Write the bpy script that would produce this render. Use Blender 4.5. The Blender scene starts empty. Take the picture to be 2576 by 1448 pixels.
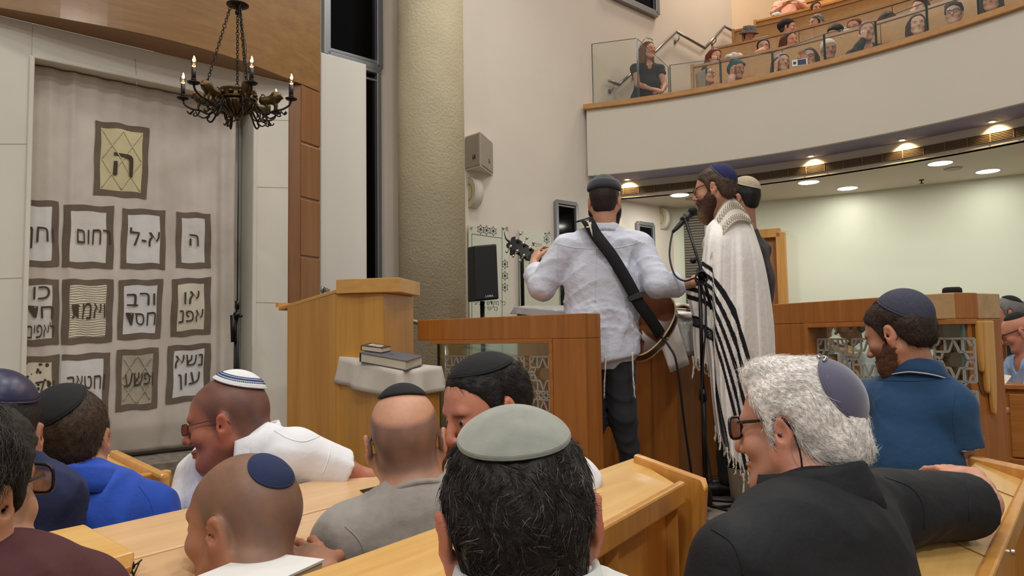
import bpy, bmesh, math, random
import numpy as np
from mathutils import Vector, Matrix

# ------------------------------------------------------------------ camera, sky, big lights, exposure
SC = bpy.context.scene
COL = SC.collection
IW, IH, F = 2576, 1448, 1860.0
CAMZ = 1.30
PITCH, ROLL = math.radians(3.82), 0.016
_f = Vector((0, math.cos(PITCH), math.sin(PITCH)))
_u0 = Vector((0, -math.sin(PITCH), math.cos(PITCH)))
_r0 = Vector((1, 0, 0))
_r = _r0 * math.cos(ROLL) - _u0 * math.sin(ROLL)
_u = _u0 * math.cos(ROLL) + _r0 * math.sin(ROLL)
CAMP = Vector((0, 0, CAMZ))
cam_data = bpy.data.cameras.new('camera')
cam = bpy.data.objects.new('camera', cam_data)
COL.objects.link(cam)
cam_data.sensor_width = 36.0
cam_data.lens = 36.0 * F / IW
cam_data.clip_start = 0.02
cam.matrix_world = Matrix(((_r.x, _u.x, -_f.x, 0), (_r.y, _u.y, -_f.y, 0), (_r.z, _u.z, -_f.z, CAMZ), (0, 0, 0, 1)))
SC.camera = cam
SC.view_settings.view_transform = 'Standard'
SC.view_settings.look = 'None'
SC.view_settings.gamma = 1.0
SC.view_settings.use_curve_mapping = False
SC.view_settings.exposure = 0.05

world = bpy.data.worlds.new('hall_world')
SC.world = world
world.use_nodes = True
wb = world.node_tree.nodes['Background']
wb.inputs[0].default_value = (1.0, 0.97, 0.93, 1)
wb.inputs[1].default_value = 0.30

def area_light(name, loc, size, energy, color, target=None, sizey=None, spread=None):
    d = bpy.data.lights.new(name, 'AREA')
    d.shape = 'RECTANGLE' if sizey else 'DISK'
    d.size = size
    if sizey:
        d.size_y = sizey
    d.energy = energy
    d.color = color
    if spread:
        d.spread = spread
    o = bpy.data.objects.new(name, d)
    COL.objects.link(o)
    o.location = loc
    if target is not None:
        v = Vector(target) - Vector(loc)
        o.rotation_euler = v.to_track_quat('-Z', 'Y').to_euler()
    return o

WARM = (1.0, 0.965, 0.91)
# unseen ceiling lamps of the high hall; the last two are added front fill
for i, (x, y, e) in enumerate([(-1.6, 1.0, 36), (1.7, 1.2, 36), (0.0, 3.4, 52), (-2.3, 4.3, 26), (2.4, 4.6, 40), (0.5, 6.3, 50), (-0.2, -1.4, 66), (-2.4, -3.4, 130), (2.4, -3.4, 150)]):
    area_light('ceiling_and_fill_light', (x, y, 6.9), 0.6, e, WARM)
# lamps over the raked balcony
for (x, y, e) in [(3.4, 10.6, 75), (5.2, 9.2, 60), (6.6, 7.4, 40)]:
    area_light('balcony_lamp_light', (x, y, 8.6), 0.6, e, (1.0, 0.80, 0.60))

# ------------------------------------------------------------------ pixel geometry
def ray(px, py):
    a = (px - IW / 2) / F
    b = (IH / 2 - py) / F
    v = _f + _r * a + _u * b
    return v / v.y

def P(px, py, d):
    return CAMP + ray(px, py) * d

def PZ(px, py, z):
    v = ray(px, py)
    return CAMP + v * ((z - CAMZ) / v.z)

def PL(px, py, c, m):          # on the vertical plane y = c + m x
    v = ray(px, py)
    return CAMP + v * (c / (1 - m * v.x))

def PC(px, py, R, cx=-0.76, cy=3.42):   # on the upright cylinder round the hall's middle
    v = ray(px, py)
    a = v.x * v.x + 1
    b = -2 * (v.x * cx + cy)
    c = cx * cx + cy * cy - R * R
    t = (-b + math.sqrt(b * b - 4 * a * c)) / (2 * a)
    return CAMP + v * t

def lin(r, g, b):
    f = lambda c: c / 12.92 if c <= 0.04045 else ((c + 0.055) / 1.055) ** 2.4
    return (f(r / 255), f(g / 255), f(b / 255))

# ------------------------------------------------------------------ materials
MATS = {}
def nodemat(name):
    m = bpy.data.materials.new(name)
    m.use_nodes = True
    nt = m.node_tree
    return m, nt, nt.nodes['Principled BSDF']

def _bump(nt, bs, scale, strength, dist=0.002, detail=6, vec=None, stretch=None):
    n = nt.nodes.new('ShaderNodeTexNoise')
    n.inputs['Scale'].default_value = scale
    n.inputs['Detail'].default_value = detail
    tc = nt.nodes.new('ShaderNodeTexCoord')
    if stretch:
        mp = nt.nodes.new('ShaderNodeMapping')
        mp.inputs['Scale'].default_value = stretch
        nt.links.new(tc.outputs['Object'], mp.inputs[0])
        nt.links.new(mp.outputs[0], n.inputs['Vector'])
    else:
        nt.links.new(tc.outputs['Object'], n.inputs['Vector'])
    b = nt.nodes.new('ShaderNodeBump')
    b.inputs['Strength'].default_value = strength
    b.inputs['Distance'].default_value = dist
    nt.links.new(n.outputs[0], b.inputs['Height'])
    nt.links.new(b.outputs[0], bs.inputs['Normal'])
    return n

def plain(name, rgb, rough=0.6, metal=0.0, bump=None, var=0.0, vscale=4.0, spec=0.5, alpha=None, sheen=0.0, vcolor=None):
    if name in MATS:
        return MATS[name]
    m, nt, bs = nodemat(name)
    c = lin(*rgb)
    bs.inputs['Base Color'].default_value = (*c, 1)
    bs.inputs['Roughness'].default_value = rough
    bs.inputs['Metallic'].default_value = metal
    bs.inputs['Specular IOR Level'].default_value = spec
    if sheen:
        bs.inputs['Sheen Weight'].default_value = sheen
    if var:
        n = nt.nodes.new('ShaderNodeTexNoise')
        n.inputs['Scale'].default_value = vscale
        n.inputs['Detail'].default_value = 5
        tc = nt.nodes.new('ShaderNodeTexCoord')
        nt.links.new(tc.outputs['Object'], n.inputs['Vector'])
        mx = nt.nodes.new('ShaderNodeMix')
        mx.data_type = 'RGBA'
        c2 = lin(*vcolor) if vcolor else tuple(x * (1 - var) for x in c)
        mx.inputs['A'].default_value = (*c2, 1)
        mx.inputs['B'].default_value = (*[min(1, x * (1 + var * .5)) for x in c], 1)
        cr = nt.nodes.new('ShaderNodeMapRange')
        cr.inputs[1].default_value = 0.3
        cr.inputs[2].default_value = 0.7
        nt.links.new(n.outputs[0], cr.inputs[0])
        nt.links.new(cr.outputs[0], mx.inputs['Factor'])
        nt.links.new(mx.outputs['Result'], bs.inputs['Base Color'])
    if bump:
        _bump(nt, bs, *bump)
    MATS[name] = m
    return m

def wood(name, rgb1, rgb2, rough=0.32, axis='z', rot=0.0, scale=1.0, coat=0.25):
    if name in MATS:
        return MATS[name]
    m, nt, bs = nodemat(name)
    tc = nt.nodes.new('ShaderNodeTexCoord')
    mp0 = nt.nodes.new('ShaderNodeMapping')
    mp0.inputs['Rotation'].default_value = (0, 0, rot)
    mp = nt.nodes.new('ShaderNodeMapping')
    s = {'x': (0.5, 9, 9), 'y': (9, 0.5, 9), 'z': (9, 9, 0.5)}[axis]
    mp.inputs['Scale'].default_value = [q * scale for q in s]
    nt.links.new(tc.outputs['Object'], mp0.inputs[0])
    nt.links.new(mp0.outputs[0], mp.inputs[0])
    n = nt.nodes.new('ShaderNodeTexNoise')
    n.inputs['Scale'].default_value = 3.0
    n.inputs['Detail'].default_value = 8
    n.inputs['Roughness'].default_value = 0.6
    n.inputs['Distortion'].default_value = 0.6
    nt.links.new(mp.outputs[0], n.inputs['Vector'])
    n2 = nt.nodes.new('ShaderNodeTexNoise')
    n2.inputs['Scale'].default_value = 14.0
    n2.inputs['Detail'].default_value = 3
    nt.links.new(mp.outputs[0], n2.inputs['Vector'])
    ad = nt.nodes.new('ShaderNodeMath')
    ad.operation = 'MULTIPLY_ADD'
    ad.inputs[1].default_value = 0.35
    nt.links.new(n2.outputs[0], ad.inputs[0])
    nt.links.new(n.outputs[0], ad.inputs[2])
    cr = nt.nodes.new('ShaderNodeValToRGB')
    cr.color_ramp.elements[0].position = 0.45
    cr.color_ramp.elements[1].position = 0.85
    cr.color_ramp.elements[0].color = (*lin(*rgb1), 1)
    cr.color_ramp.elements[1].color = (*lin(*rgb2), 1)
    nt.links.new(ad.outputs[0], cr.inputs[0])
    nt.links.new(cr.outputs[0], bs.inputs['Base Color'])
    bs.inputs['Roughness'].default_value = rough
    bs.inputs['Coat Weight'].default_value = coat
    bs.inputs['Coat Roughness'].default_value = 0.15
    MATS[name] = m
    return m

def vmat(name, rough=0.55, bump=None, sss=0.0, nvar=0.12, nscale=60, spec=0.4, sheen=0.0):
    """material whose base colour is the mesh's own 'Col' attribute with a fine mottling"""
    if name in MATS:
        return MATS[name]
    m, nt, bs = nodemat(name)
    at = nt.nodes.new('ShaderNodeAttribute')
    at.attribute_name = 'Col'
    tc = nt.nodes.new('ShaderNodeTexCoord')
    n = nt.nodes.new('ShaderNodeTexNoise')
    n.inputs['Scale'].default_value = nscale
    n.inputs['Detail'].default_value = 4
    nt.links.new(tc.outputs['Object'], n.inputs['Vector'])
    mr = nt.nodes.new('ShaderNodeMapRange')
    mr.inputs[1].default_value = .25
    mr.inputs[2].default_value = .75
    mr.inputs[3].default_value = 1 - nvar
    mr.inputs[4].default_value = 1 + nvar
    nt.links.new(n.outputs[0], mr.inputs[0])
    vm = nt.nodes.new('ShaderNodeVectorMath')
    vm.operation = 'SCALE'
    nt.links.new(at.outputs['Color'], vm.inputs[0])
    nt.links.new(mr.outputs[0], vm.inputs['Scale'])
    nt.links.new(vm.outputs[0], bs.inputs['Base Color'])
    bs.inputs['Roughness'].default_value = rough
    bs.inputs['Specular IOR Level'].default_value = spec
    if sss:
        bs.inputs['Subsurface Weight'].default_value = sss
        bs.inputs['Subsurface Radius'].default_value = (0.012, 0.005, 0.003)
        bs.inputs['Subsurface Scale'].default_value = 0.6
    if sheen:
        bs.inputs['Sheen Weight'].default_value = sheen
    if bump:
        _bump(nt, bs, *bump)
    MATS[name] = m
    return m

def glass(name, tint=(225, 238, 230), rough=0.02, opac=0.10, refl=1.0):
    if name in MATS:
        return MATS[name]
    m = bpy.data.materials.new(name)
    m.use_nodes = True
    nt = m.node_tree
    nt.nodes.clear()
    out = nt.nodes.new('ShaderNodeOutputMaterial')
    tr = nt.nodes.new('ShaderNodeBsdfTransparent')
    tr.inputs[0].default_value = (*lin(*tint), 1)
    gl = nt.nodes.new('ShaderNodeBsdfGlossy')
    gl.inputs['Roughness'].default_value = rough
    gl.inputs['Color'].default_value = (.9, .9, .9, 1)
    fr = nt.nodes.new('ShaderNodeFresnel')
    fr.inputs[0].default_value = 1.45
    ad = nt.nodes.new('ShaderNodeMath')
    ad.operation = 'MULTIPLY_ADD'
    ad.inputs[1].default_value = refl
    ad.inputs[2].default_value = opac
    nt.links.new(fr.outputs[0], ad.inputs[0])
    mx = nt.nodes.new('ShaderNodeMixShader')
    nt.links.new(ad.outputs[0], mx.inputs[0])
    nt.links.new(tr.outputs[0], mx.inputs[1])
    nt.links.new(gl.outputs[0], mx.inputs[2])
    nt.links.new(mx.outputs[0], out.inputs[0])
    MATS[name] = m
    return m

def glow(name, rgb, strength):
    if name in MATS:
        return MATS[name]
    m, nt, bs = nodemat(name)
    bs.inputs['Base Color'].default_value = (*lin(*rgb), 1)
    bs.inputs['Emission Color'].default_value = (*lin(*rgb), 1)
    bs.inputs['Emission Strength'].default_value = strength
    MATS[name] = m
    return m

# ------------------------------------------------------------------ objects
def wloc(o):
    v = Vector((0, 0, 0))
    while o is not None:
        v += o.location
        o = o.parent
    return v

def tag(o, label=None, cat=None, group=None, kind=None):
    if label:
        o['label'] = label
    if cat:
        o['category'] = cat
    if group:
        o['group'] = group
    if kind:
        o['kind'] = kind
    return o

def thing(name, label, cat, loc, group=None):
    o = bpy.data.objects.new(name, None)
    o.empty_display_size = 0.1
    COL.objects.link(o)
    o.location = Vector(loc)
    return tag(o, label, cat, group)

def copy_tree(o, parent=None, offset=None):
    c = o.copy()
    COL.objects.link(c)
    c.parent = parent
    if offset is not None:
        c.location = o.location + Vector(offset)
    for ch in list(o.children):
        copy_tree(ch, c)
    return c

class MB:
    """a mesh under construction, in world coordinates"""
    def __init__(self):
        self.v, self.f = [], []
    def add(self, vs, fs):
        k = len(self.v)
        self.v += [tuple(q) for q in vs]
        self.f += [tuple(i + k for i in q) for q in fs]
        return self
    def box(self, c, s, R=None):
        c = Vector(c)
        vs = []
        for x in (-.5, .5):
            for y in (-.5, .5):
                for z in (-.5, .5):
                    q = Vector((x * s[0], y * s[1], z * s[2]))
                    vs.append(c + (R @ q if R else q))
        return self.add(vs, [(0, 1, 3, 2), (4, 6, 7, 5), (0, 4, 5, 1), (2, 3, 7, 6), (0, 2, 6, 4), (1, 5, 7, 3)])
    def hexa(self, a):       # eight corners: bottom 4 then top 4, same winding
        return self.add(a, [(3, 2, 1, 0), (4, 5, 6, 7), (0, 1, 5, 4), (1, 2, 6, 5), (2, 3, 7, 6), (3, 0, 4, 7)])
    def prism(self, poly, z0, z1):
        n = len(poly)
        vs = [(p[0], p[1], z0) for p in poly] + [(p[0], p[1], z1) for p in poly]
        fs = [tuple(range(n))[::-1], tuple(range(n, 2 * n))]
        fs += [(i, (i + 1) % n, n + (i + 1) % n, n + i) for i in range(n)]
        return self.add(vs, fs)
    def slab(self, quad, t):   # a flat polygon thickened by vector t
        n = len(quad)
        t = Vector(t)
        vs = [Vector(q) for q in quad] + [Vector(q) + t for q in quad]
        fs = [tuple(range(n))[::-1], tuple(range(n, 2 * n))]
        fs += [(i, (i + 1) % n, n + (i + 1) % n, n + i) for i in range(n)]
        return self.add(vs, fs)
    def bar(self, a, b, w, h, up=(0, 0, 1)):
        a, b = Vector(a), Vector(b)
        d = (b - a)
        L = d.length
        d = d.normalized()
        up = Vector(up)
        s = d.cross(up)
        if s.length < 1e-5:
            s = d.cross(Vector((1, 0, 0)))
        s.normalize()
        u = s.cross(d)
        R = Matrix((s, d, u)).transposed()
        return self.box((a + b) / 2, (w, L, h), R)
    def tube(self, pts, r, n=8, cap=True):
        pts = [Vector(p) for p in pts]
        m = len(pts)
        rr = r if isinstance(r, (list, tuple)) else [r] * m
        rings = []
        prev = None
        for i, p in enumerate(pts):
            t = (pts[min(i + 1, m - 1)] - pts[max(i - 1, 0)])
            t = t.normalized() if t.length > 1e-9 else Vector((0, 0, 1))
            if prev is None:
                a = t.cross(Vector((0, 0, 1)))
                if a.length < 0.1:
                    a = t.cross(Vector((1, 0, 0)))
            else:
                a = prev - t * prev.dot(t)
            a.normalize()
            prev = a
            b = t.cross(a)
            rings.append([p + (a * math.cos(q) + b * math.sin(q)) * rr[i] for q in [2 * math.pi * j / n for j in range(n)]])
        vs = [q for ring in rings for q in ring]
        fs = []
        for i in range(m - 1):
            for j in range(n):
                fs.append((i * n + j, i * n + (j + 1) % n, (i + 1) * n + (j + 1) % n, (i + 1) * n + j))
        if cap:
            fs.append(tuple(range(n))[::-1])
            fs.append(tuple(range((m - 1) * n, m * n)))
        return self.add(vs, fs)
    def lathe(self, prof, c=(0, 0, 0), axis=(0, 0, 1), n=24, arc=None):
        c, ax = Vector(c), Vector(axis).normalized()
        a = ax.orthogonal().normalized()
        b = ax.cross(a)
        vs = []
        for (r, z) in prof:
            for j in range(n):
                q = 2 * math.pi * j / n
                vs.append(c + ax * z + (a * math.cos(q) + b * math.sin(q)) * r)
        fs = []
        for i in range(len(prof) - 1):
            for j in range(n):
                fs.append((i * n + j, i * n + (j + 1) % n, (i + 1) * n + (j + 1) % n, (i + 1) * n + j))
        if prof[0][0] > 1e-6:
            fs.append(tuple(range(n))[::-1])
        if prof[-1][0] > 1e-6:
            fs.append(tuple(range((len(prof) - 1) * n, len(prof) * n)))
        return self.add(vs, fs)
    def ball(self, c, r, n=12, R=None):
        c = Vector(c)
        rx = r if isinstance(r, (list, tuple)) else (r, r, r)
        vs, fs = [], []
        m = n // 2
        for i in range(m + 1):
            t = math.pi * i / m
            for j in range(n):
                q = 2 * math.pi * j / n
                w = Vector((rx[0] * math.sin(t) * math.cos(q), rx[1] * math.sin(t) * math.sin(q), rx[2] * math.cos(t)))
                vs.append(c + (R @ w if R else w))
        for i in range(m):
            for j in range(n):
                fs.append((i * n + j, (i + 1) * n + j, (i + 1) * n + (j + 1) % n, i * n + (j + 1) % n))
        return self.add(vs, fs)
    def grid(self, rows, close=False):
        m, n = len(rows), len(rows[0])
        vs = [q for r in rows for q in r]
        fs = []
        for i in range(m - 1):
            for j in range(n if close else n - 1):
                fs.append((i * n + j, i * n + (j + 1) % n, (i + 1) * n + (j + 1) % n, (i + 1) * n + j))
        return self.add(vs, fs)
    def arc_wall(self, cx, cy, R0, R1, a0, a1, z0, z1, n=48):
        """curved wall between radii R0 < R1"""
        rows = []
        vs = []
        for i in range(n + 1):
            a = a0 + (a1 - a0) * i / n
            c, s = math.cos(a), math.sin(a)
            vs += [(cx + R0 * c, cy + R0 * s, z0), (cx + R1 * c, cy + R1 * s, z0), (cx + R1 * c, cy + R1 * s, z1), (cx + R0 * c, cy + R0 * s, z1)]
        fs = []
        for i in range(n):
            for j in range(4):
                fs.append((i * 4 + j, i * 4 + (j + 1) % 4, (i + 1) * 4 + (j + 1) % 4, (i + 1) * 4 + j))
        fs += [(0, 3, 2, 1), (4 * n, 4 * n + 1, 4 * n + 2, 4 * n + 3)]
        return self.add(vs, fs)
    def build(self, name, mat, parent=None, smooth=False, bevel=0.0, solid=0.0, loc=None, col=None, sub=0):
        return mesh_obj(name, self.v, self.f, mat, parent, smooth, bevel, solid, loc, col, sub)

def fix_normals(me):
    bm = bmesh.new()
    bm.from_mesh(me)
    bmesh.ops.recalc_face_normals(bm, faces=bm.faces)
    bm.to_mesh(me)
    bm.free()

def mesh_obj(name, V, Fc, mat, parent=None, smooth=False, bevel=0.0, solid=0.0, loc=None, col=None, sub=0, fix=True):
    V = np.asarray([tuple(v) for v in V] if not isinstance(V, np.ndarray) else V, dtype=np.float64)
    if parent is not None:
        base = np.array(wloc(parent))
    else:
        if loc is None:
            lo, hi = V.min(0), V.max(0)
            loc = ((lo[0] + hi[0]) / 2, (lo[1] + hi[1]) / 2, lo[2])
        base = np.array(loc)
    me = bpy.data.meshes.new(name)
    L = V - base
    if isinstance(Fc, np.ndarray):
        nf, k = Fc.shape
        me.vertices.add(len(L))
        me.vertices.foreach_set('co', L.astype(np.float32).ravel())
        me.loops.add(nf * k)
        me.loops.foreach_set('vertex_index', Fc.astype(np.int32).ravel())
        me.polygons.add(nf)
        me.polygons.foreach_set('loop_start', np.arange(0, nf * k, k, dtype=np.int32))
        me.update(calc_edges=True)
    else:
        me.from_pydata([tuple(q) for q in L], [], [tuple(int(i) for i in q) for q in Fc])
        me.update()
        if fix:
            fix_normals(me)
    if col is not None:
        ca = me.color_attributes.new('Col', 'FLOAT_COLOR', 'POINT')
        c4 = np.ones((len(L), 4), np.float32)
        c4[:, :3] = np.asarray(col, np.float32)
        ca.data.foreach_set('color', c4.ravel())
    if smooth:
        me.polygons.foreach_set('use_smooth', np.ones(len(me.polygons), dtype=bool))
    for m in (mat if isinstance(mat, (list, tuple)) else [mat]):
        me.materials.append(m)
    o = bpy.data.objects.new(name, me)
    COL.objects.link(o)
    if parent is not None:
        o.parent = parent
    else:
        o.location = base
    if bevel:
        b = o.modifiers.new('bevel', 'BEVEL')
        b.width = bevel
        b.segments = 2
        b.limit_method = 'ANGLE'
    if solid:
        s = o.modifiers.new('solid', 'SOLIDIFY')
        s.thickness = solid
        s.offset = 0
    if sub:
        s = o.modifiers.new('sub', 'SUBSURF')
        s.levels = sub
        s.render_levels = sub
    return o

def struct(o):
    o['kind'] = 'structure'
    return o

# ------------------------------------------------------------------ lettering
def text_mesh(s, size=1.0, rtl=True, bold=0.0):
    cu = bpy.data.curves.new('lettering', 'FONT')
    cu.body = s[::-1] if rtl else s
    cu.size = size
    cu.offset = bold
    cu.align_x = 'CENTER'
    cu.align_y = 'CENTER'
    cu.resolution_u = 2
    o = bpy.data.objects.new('lettering', cu)
    COL.objects.link(o)
    dg = bpy.context.evaluated_depsgraph_get()
    me = o.evaluated_get(dg).to_mesh()
    V = [tuple(v.co) for v in me.vertices]
    Fs = [tuple(p.vertices) for p in me.polygons]
    o.evaluated_get(dg).to_mesh_clear()
    bpy.data.objects.remove(o)
    bpy.data.curves.remove(cu)
    return V, Fs

def smooth_interp(keys, n):
    """Catmull-Rom through key points"""
    k = [Vector(q) for q in keys]
    m = len(k)
    out = []
    for i in range(n):
        t = i / (n - 1) * (m - 1)
        a = min(int(t), m - 2)
        u = t - a
        p0, p1, p2, p3 = k[max(a - 1, 0)], k[a], k[a + 1], k[min(a + 2, m - 1)]
        out.append(0.5 * ((2 * p1) + (p2 - p0) * u + (2 * p0 - 5 * p1 + 4 * p2 - p3) * u * u + (3 * p1 - p0 - 3 * p2 + p3) * u ** 3))
    return out
# ================================================================== the hall itself
CX, CY, RF = -1.05, 2.9, 6.87       # middle and radius of the round balcony front
WALLC, WALLM = 8.64, 0.9            # back wall plane  y = c + m x
ARKC, ARKM = 7.489, 0.9177          # ark wall plane
wdir = Vector((1, WALLM, 0)).normalized()
wnor = Vector((wdir.y, -wdir.x, 0))          # into the room
adir = Vector((1, ARKM, 0)).normalized()
anor = Vector((adir.y, -adir.x, 0))
UPV = Vector((0, 0, 1))

M_pink = plain('pink_beige_plaster', (220, 211, 199), 0.85, bump=(30, .12, .004), var=.04, vscale=1.2)
M_white = plain('cream_white_plaster', (236, 232, 222), 0.85, bump=(30, .1, .004), var=.03, vscale=1.5)
M_green = plain('pale_green_white_paint', (222, 226, 206), 0.8, var=.02, vscale=1.0)
M_stone = plain('ark_stone', (219, 214, 201), 0.75, bump=(14, .15, .004), var=.05, vscale=2.5)
M_column = plain('stucco_column', (196, 184, 154), 0.95, bump=(42, .45, .02), var=.16, vscale=1.6)
M_fascia = plain('balcony_plaster', (213, 205, 190), 0.85, bump=(6, .10, .006), var=.03, vscale=.8)
M_blue = plain('slate_blue_soffit', (146, 147, 176), 0.8)
M_ceil = plain('low_ceiling_paint', (214, 206, 190), 0.85)
M_carpet = plain('brown_grey_carpet', (128, 112, 98), 0.95, bump=(260, .8, .004), var=.35, vscale=9)
M_grey_carpet = plain('grey_ribbed_carpet', (128, 118, 106), 0.95, bump=(40, .7, .004), var=.4, vscale=20)
M_arkwood = wood('ark_maple_veneer', (122, 84, 36), (146, 105, 52), .42, 'x', rot=-.74, scale=.45)
M_pillarwood = wood('ark_pillar_veneer', (122, 76, 36), (142, 94, 50), .45, 'z', scale=.5)
M_capwood = wood('balcony_cap_wood', (168, 116, 56), (190, 138, 74), .35, 'x', scale=.5)
M_frame = plain('grey_aluminium', (150, 152, 156), .4, .7)
M_night = plain('night_window_glass', (6, 6, 7), .08, spec=.12)
M_steel = plain('brushed_steel', (190, 188, 184), .22, 1.0)

# floor and platforms
mb = MB(); mb.box((0.5, 5.5, -0.05), (22, 19, .1)); struct(mb.build('floor', M_carpet))
PLAT = [(-.66, 4.50), (.36, 3.62), (.62, 3.66), (1.30, 3.60), (1.66, 2.78), (2.0, 2.93), (4.6, 4.1), (4.6, 6.4), (.9, 7.0), (-.7, 5.6)]
mb = MB(); mb.prism(PLAT, 0.0, 0.385); struct(mb.build('floor_platform', wood('riser_wood', (150, 88, 36), (172, 108, 50), .4, 'x')))
mb = MB(); mb.prism([(x, y) for x, y in PLAT], 0.386, 0.41); struct(mb.build('floor_platform_carpet', M_carpet))
mb = MB(); mb.prism([(-6.6, .9), (-6.3, .8), (-3.35, 4.05), (-1.75, 5.55), (-1.0, 5.6), (-1.0, 7.2), (-2.0, 6.2), (-4.2, 3.9)], 0.0, 0.5)
struct(mb.build('floor_ark_step', M_grey_carpet))

# back wall (one long plane behind everything)
mb = MB()
a = Vector((-2.9, WALLC + WALLM * -2.9, 0)); b = Vector((2.38, WALLC + WALLM * 2.38, 0)); c = Vector((3.742, 12.008, 0))
mb.hexa([a, b, b - wnor * .2, a - wnor * .2] + [q + UPV * 3.15 for q in (a, b, b - wnor * .2, a - wnor * .2)])
a2, b2 = a + UPV * 3.15, c + UPV * 3.15
mb.hexa([a2, b2, b2 - wnor * .2, a2 - wnor * .2] + [q + UPV * 6.2 for q in (a2, b2, b2 - wnor * .2, a2 - wnor * .2)])
struct(mb.build('wall_back', M_pink))

def on_wall(px, py, off=0.0, c=WALLC, m=WALLM, nor=None):
    nor = nor or wnor
    return PL(px, py, c, m) + nor * off

# tall dark window left of the column, and the white block in front of it
def window(name, corners, fw=.05, depth=.05, off=.0, nor=None, label=None):
    """four corner points on the wall, clockwise from top left"""
    nor = nor or wnor
    q = [Vector(k) for k in corners]
    root = mesh_obj(name, *(lambda m: (m.v, m.f))(MB().slab([k + nor * .012 for k in q], nor * .004)), M_night)
    struct(root)
    fr = MB()
    cen = sum(q, Vector()) / 4
    for i in range(4):
        p0, p1 = q[i], q[(i + 1) % 4]
        fr.bar(p0 + nor * depth / 2, p1 + nor * depth / 2, depth, fw, up=(cen - (p0 + p1) / 2))
        i0 = p0 + (cen - p0) * .06; i1 = p1 + (cen - p1) * .06
        fr.bar(i0 + nor * .02, i1 + nor * .02, .03, fw * .5, up=(cen - (p0 + p1) / 2))
    fr.build('window_frame', M_frame, root, bevel=.006)
    return root
def tall_rect(px0, py0, px1, zb, zt, **k):
    a = on_wall(px0, py0); b = on_wall(px1, py0)
    return [Vector((a.x, a.y, zt)), Vector((b.x, b.y, zt)), Vector((b.x, b.y, zb)), Vector((a.x, a.y, zb))]
window('window_1', tall_rect(816, 80, 948, 4.06, 6.3), fw=.07, depth=.07)
window('window_5', tall_rect(895, 400, 946, 1.2, 4.02), fw=.05, depth=.07)
a, b = on_wall(790, 300), on_wall(904, 300)
mb = MB(); mb.slab([Vector((a.x, a.y, 0)), Vector((b.x, b.y, 0)), Vector((b.x, b.y, 4.03)), Vector((a.x, a.y, 4.03))], wnor * .14)
struct(mb.build('wall_block', M_white, bevel=.01))
window('window_2', tall_rect(1396, 560, 1446, 1.55, 2.98), fw=.05)
window('window_3', tall_rect(1600, 560, 1638, 1.55, 2.86), fw=.05)
window('window_4', tall_rect(1530, 20, 1646, 5.98, 7.2), fw=.09, depth=.07)

# round column
mb = MB()
ccol = P(1088, 700, 7.3); CR = .332
mb.lathe([(CR, 0), (CR, 7.5)], (ccol.x, ccol.y, 0), n=64)
struct(mb.build('pillar', M_column, smooth=True)); bpy.data.objects['pillar'].data.polygons.foreach_set('use_smooth', [len(p.vertices) == 4 for p in bpy.data.objects['pillar'].data.polygons])

# ------------------------------------------------------------------ the ark wall, niche and canopy
def on_ark(px, py, off=0.0):
    return PL(px, py, ARKC, ARKM) + anor * off
nl, nr = on_ark(80, 150), on_ark(641, 250)
NTOP = (nl.z + nr.z) / 2
ar = on_ark(727, 209); al = nl - adir * 4.2
def ark_block(p, q, z0, z1, dep=.24):
    p, q = Vector((p.x, p.y, z0)), Vector((q.x, q.y, z0))
    h = UPV * (z1 - z0)
    return [p, q, q - anor * dep, p - anor * dep, p + h, q + h, q - anor * dep + h, p - anor * dep + h]
mb = MB()
mb.hexa(ark_block(al, nl, .5, 3.38)); mb.hexa(ark_block(nr, ar, .5, 3.38)); mb.hexa(ark_block(nl, nr, NTOP, 3.38))
wall_ark = struct(mb.build('wall_ark', M_stone, bevel=.006))
mb = MB(); mb.hexa(ark_block(al - anor * .30, ar - anor * .30, .5, 3.4, .1)); struct(mb.build('wall_niche', M_stone))
# thin raised moulding round the opening
mb = MB()
for (p, q) in [((nl.x, nl.y, .5), (nl.x, nl.y, NTOP)), ((nl.x, nl.y, NTOP), (nr.x, nr.y, NTOP)), ((nr.x, nr.y, NTOP), (nr.x, nr.y, .5))]:
    mb.bar(Vector(p) + anor * .004, Vector(q) + anor * .004, .03, .03, up=anor)
struct(mb.build('trim_1', M_stone, bevel=.008))
# canopy
zc = 3.38
front = [PZ(x, y, zc) for x, y in [(0, 19), (193, 53), (387, 91), (580, 143), (758, 211), (806, 232)]]
front = [Vector((-6.6, 1.12, zc)), Vector((-3.8, 3.78, zc))] + smooth_interp(front, 26)
back = [Vector((-1.72, 6.30, zc)), Vector((-1.778, 5.857, zc)), Vector((-6.6, ARKC + ARKM * -6.6, zc))]
mb = MB(); mb.prism([(q.x, q.y) for q in front + back], zc, 5.6)
struct(mb.build('wall_canopy', M_arkwood))
# right wooden pier made of stacked blocks
z_seam = [(.5, 1.62)]
ys = [648, 503, 366, 222]
zs = [.5] + [1.3 + ray(780, y).z * 6.0 for y in ys] + [3.38]
fl, frr, bl = PZ(758, 211, zc), PZ(806, 232, zc), Vector((-1.778, 5.857, 0))
mb = MB()
mb.prism([(bl.x, bl.y), (fl.x, fl.y + .015), (frr.x - .01, frr.y), (-1.72, 6.3), (-1.9, 6.2)], .5, 3.38)
for i in range(len(zs) - 1):
    if zs[i + 1] - zs[i] > .03:
        mb.prism([(fl.x, fl.y), (frr.x, frr.y), (frr.x - .05, frr.y + .06), (fl.x - .03, fl.y + .05)], zs[i] + .008, zs[i + 1] - .008)
struct(mb.build('wall_pier', M_pillarwood, bevel=.006))

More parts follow.
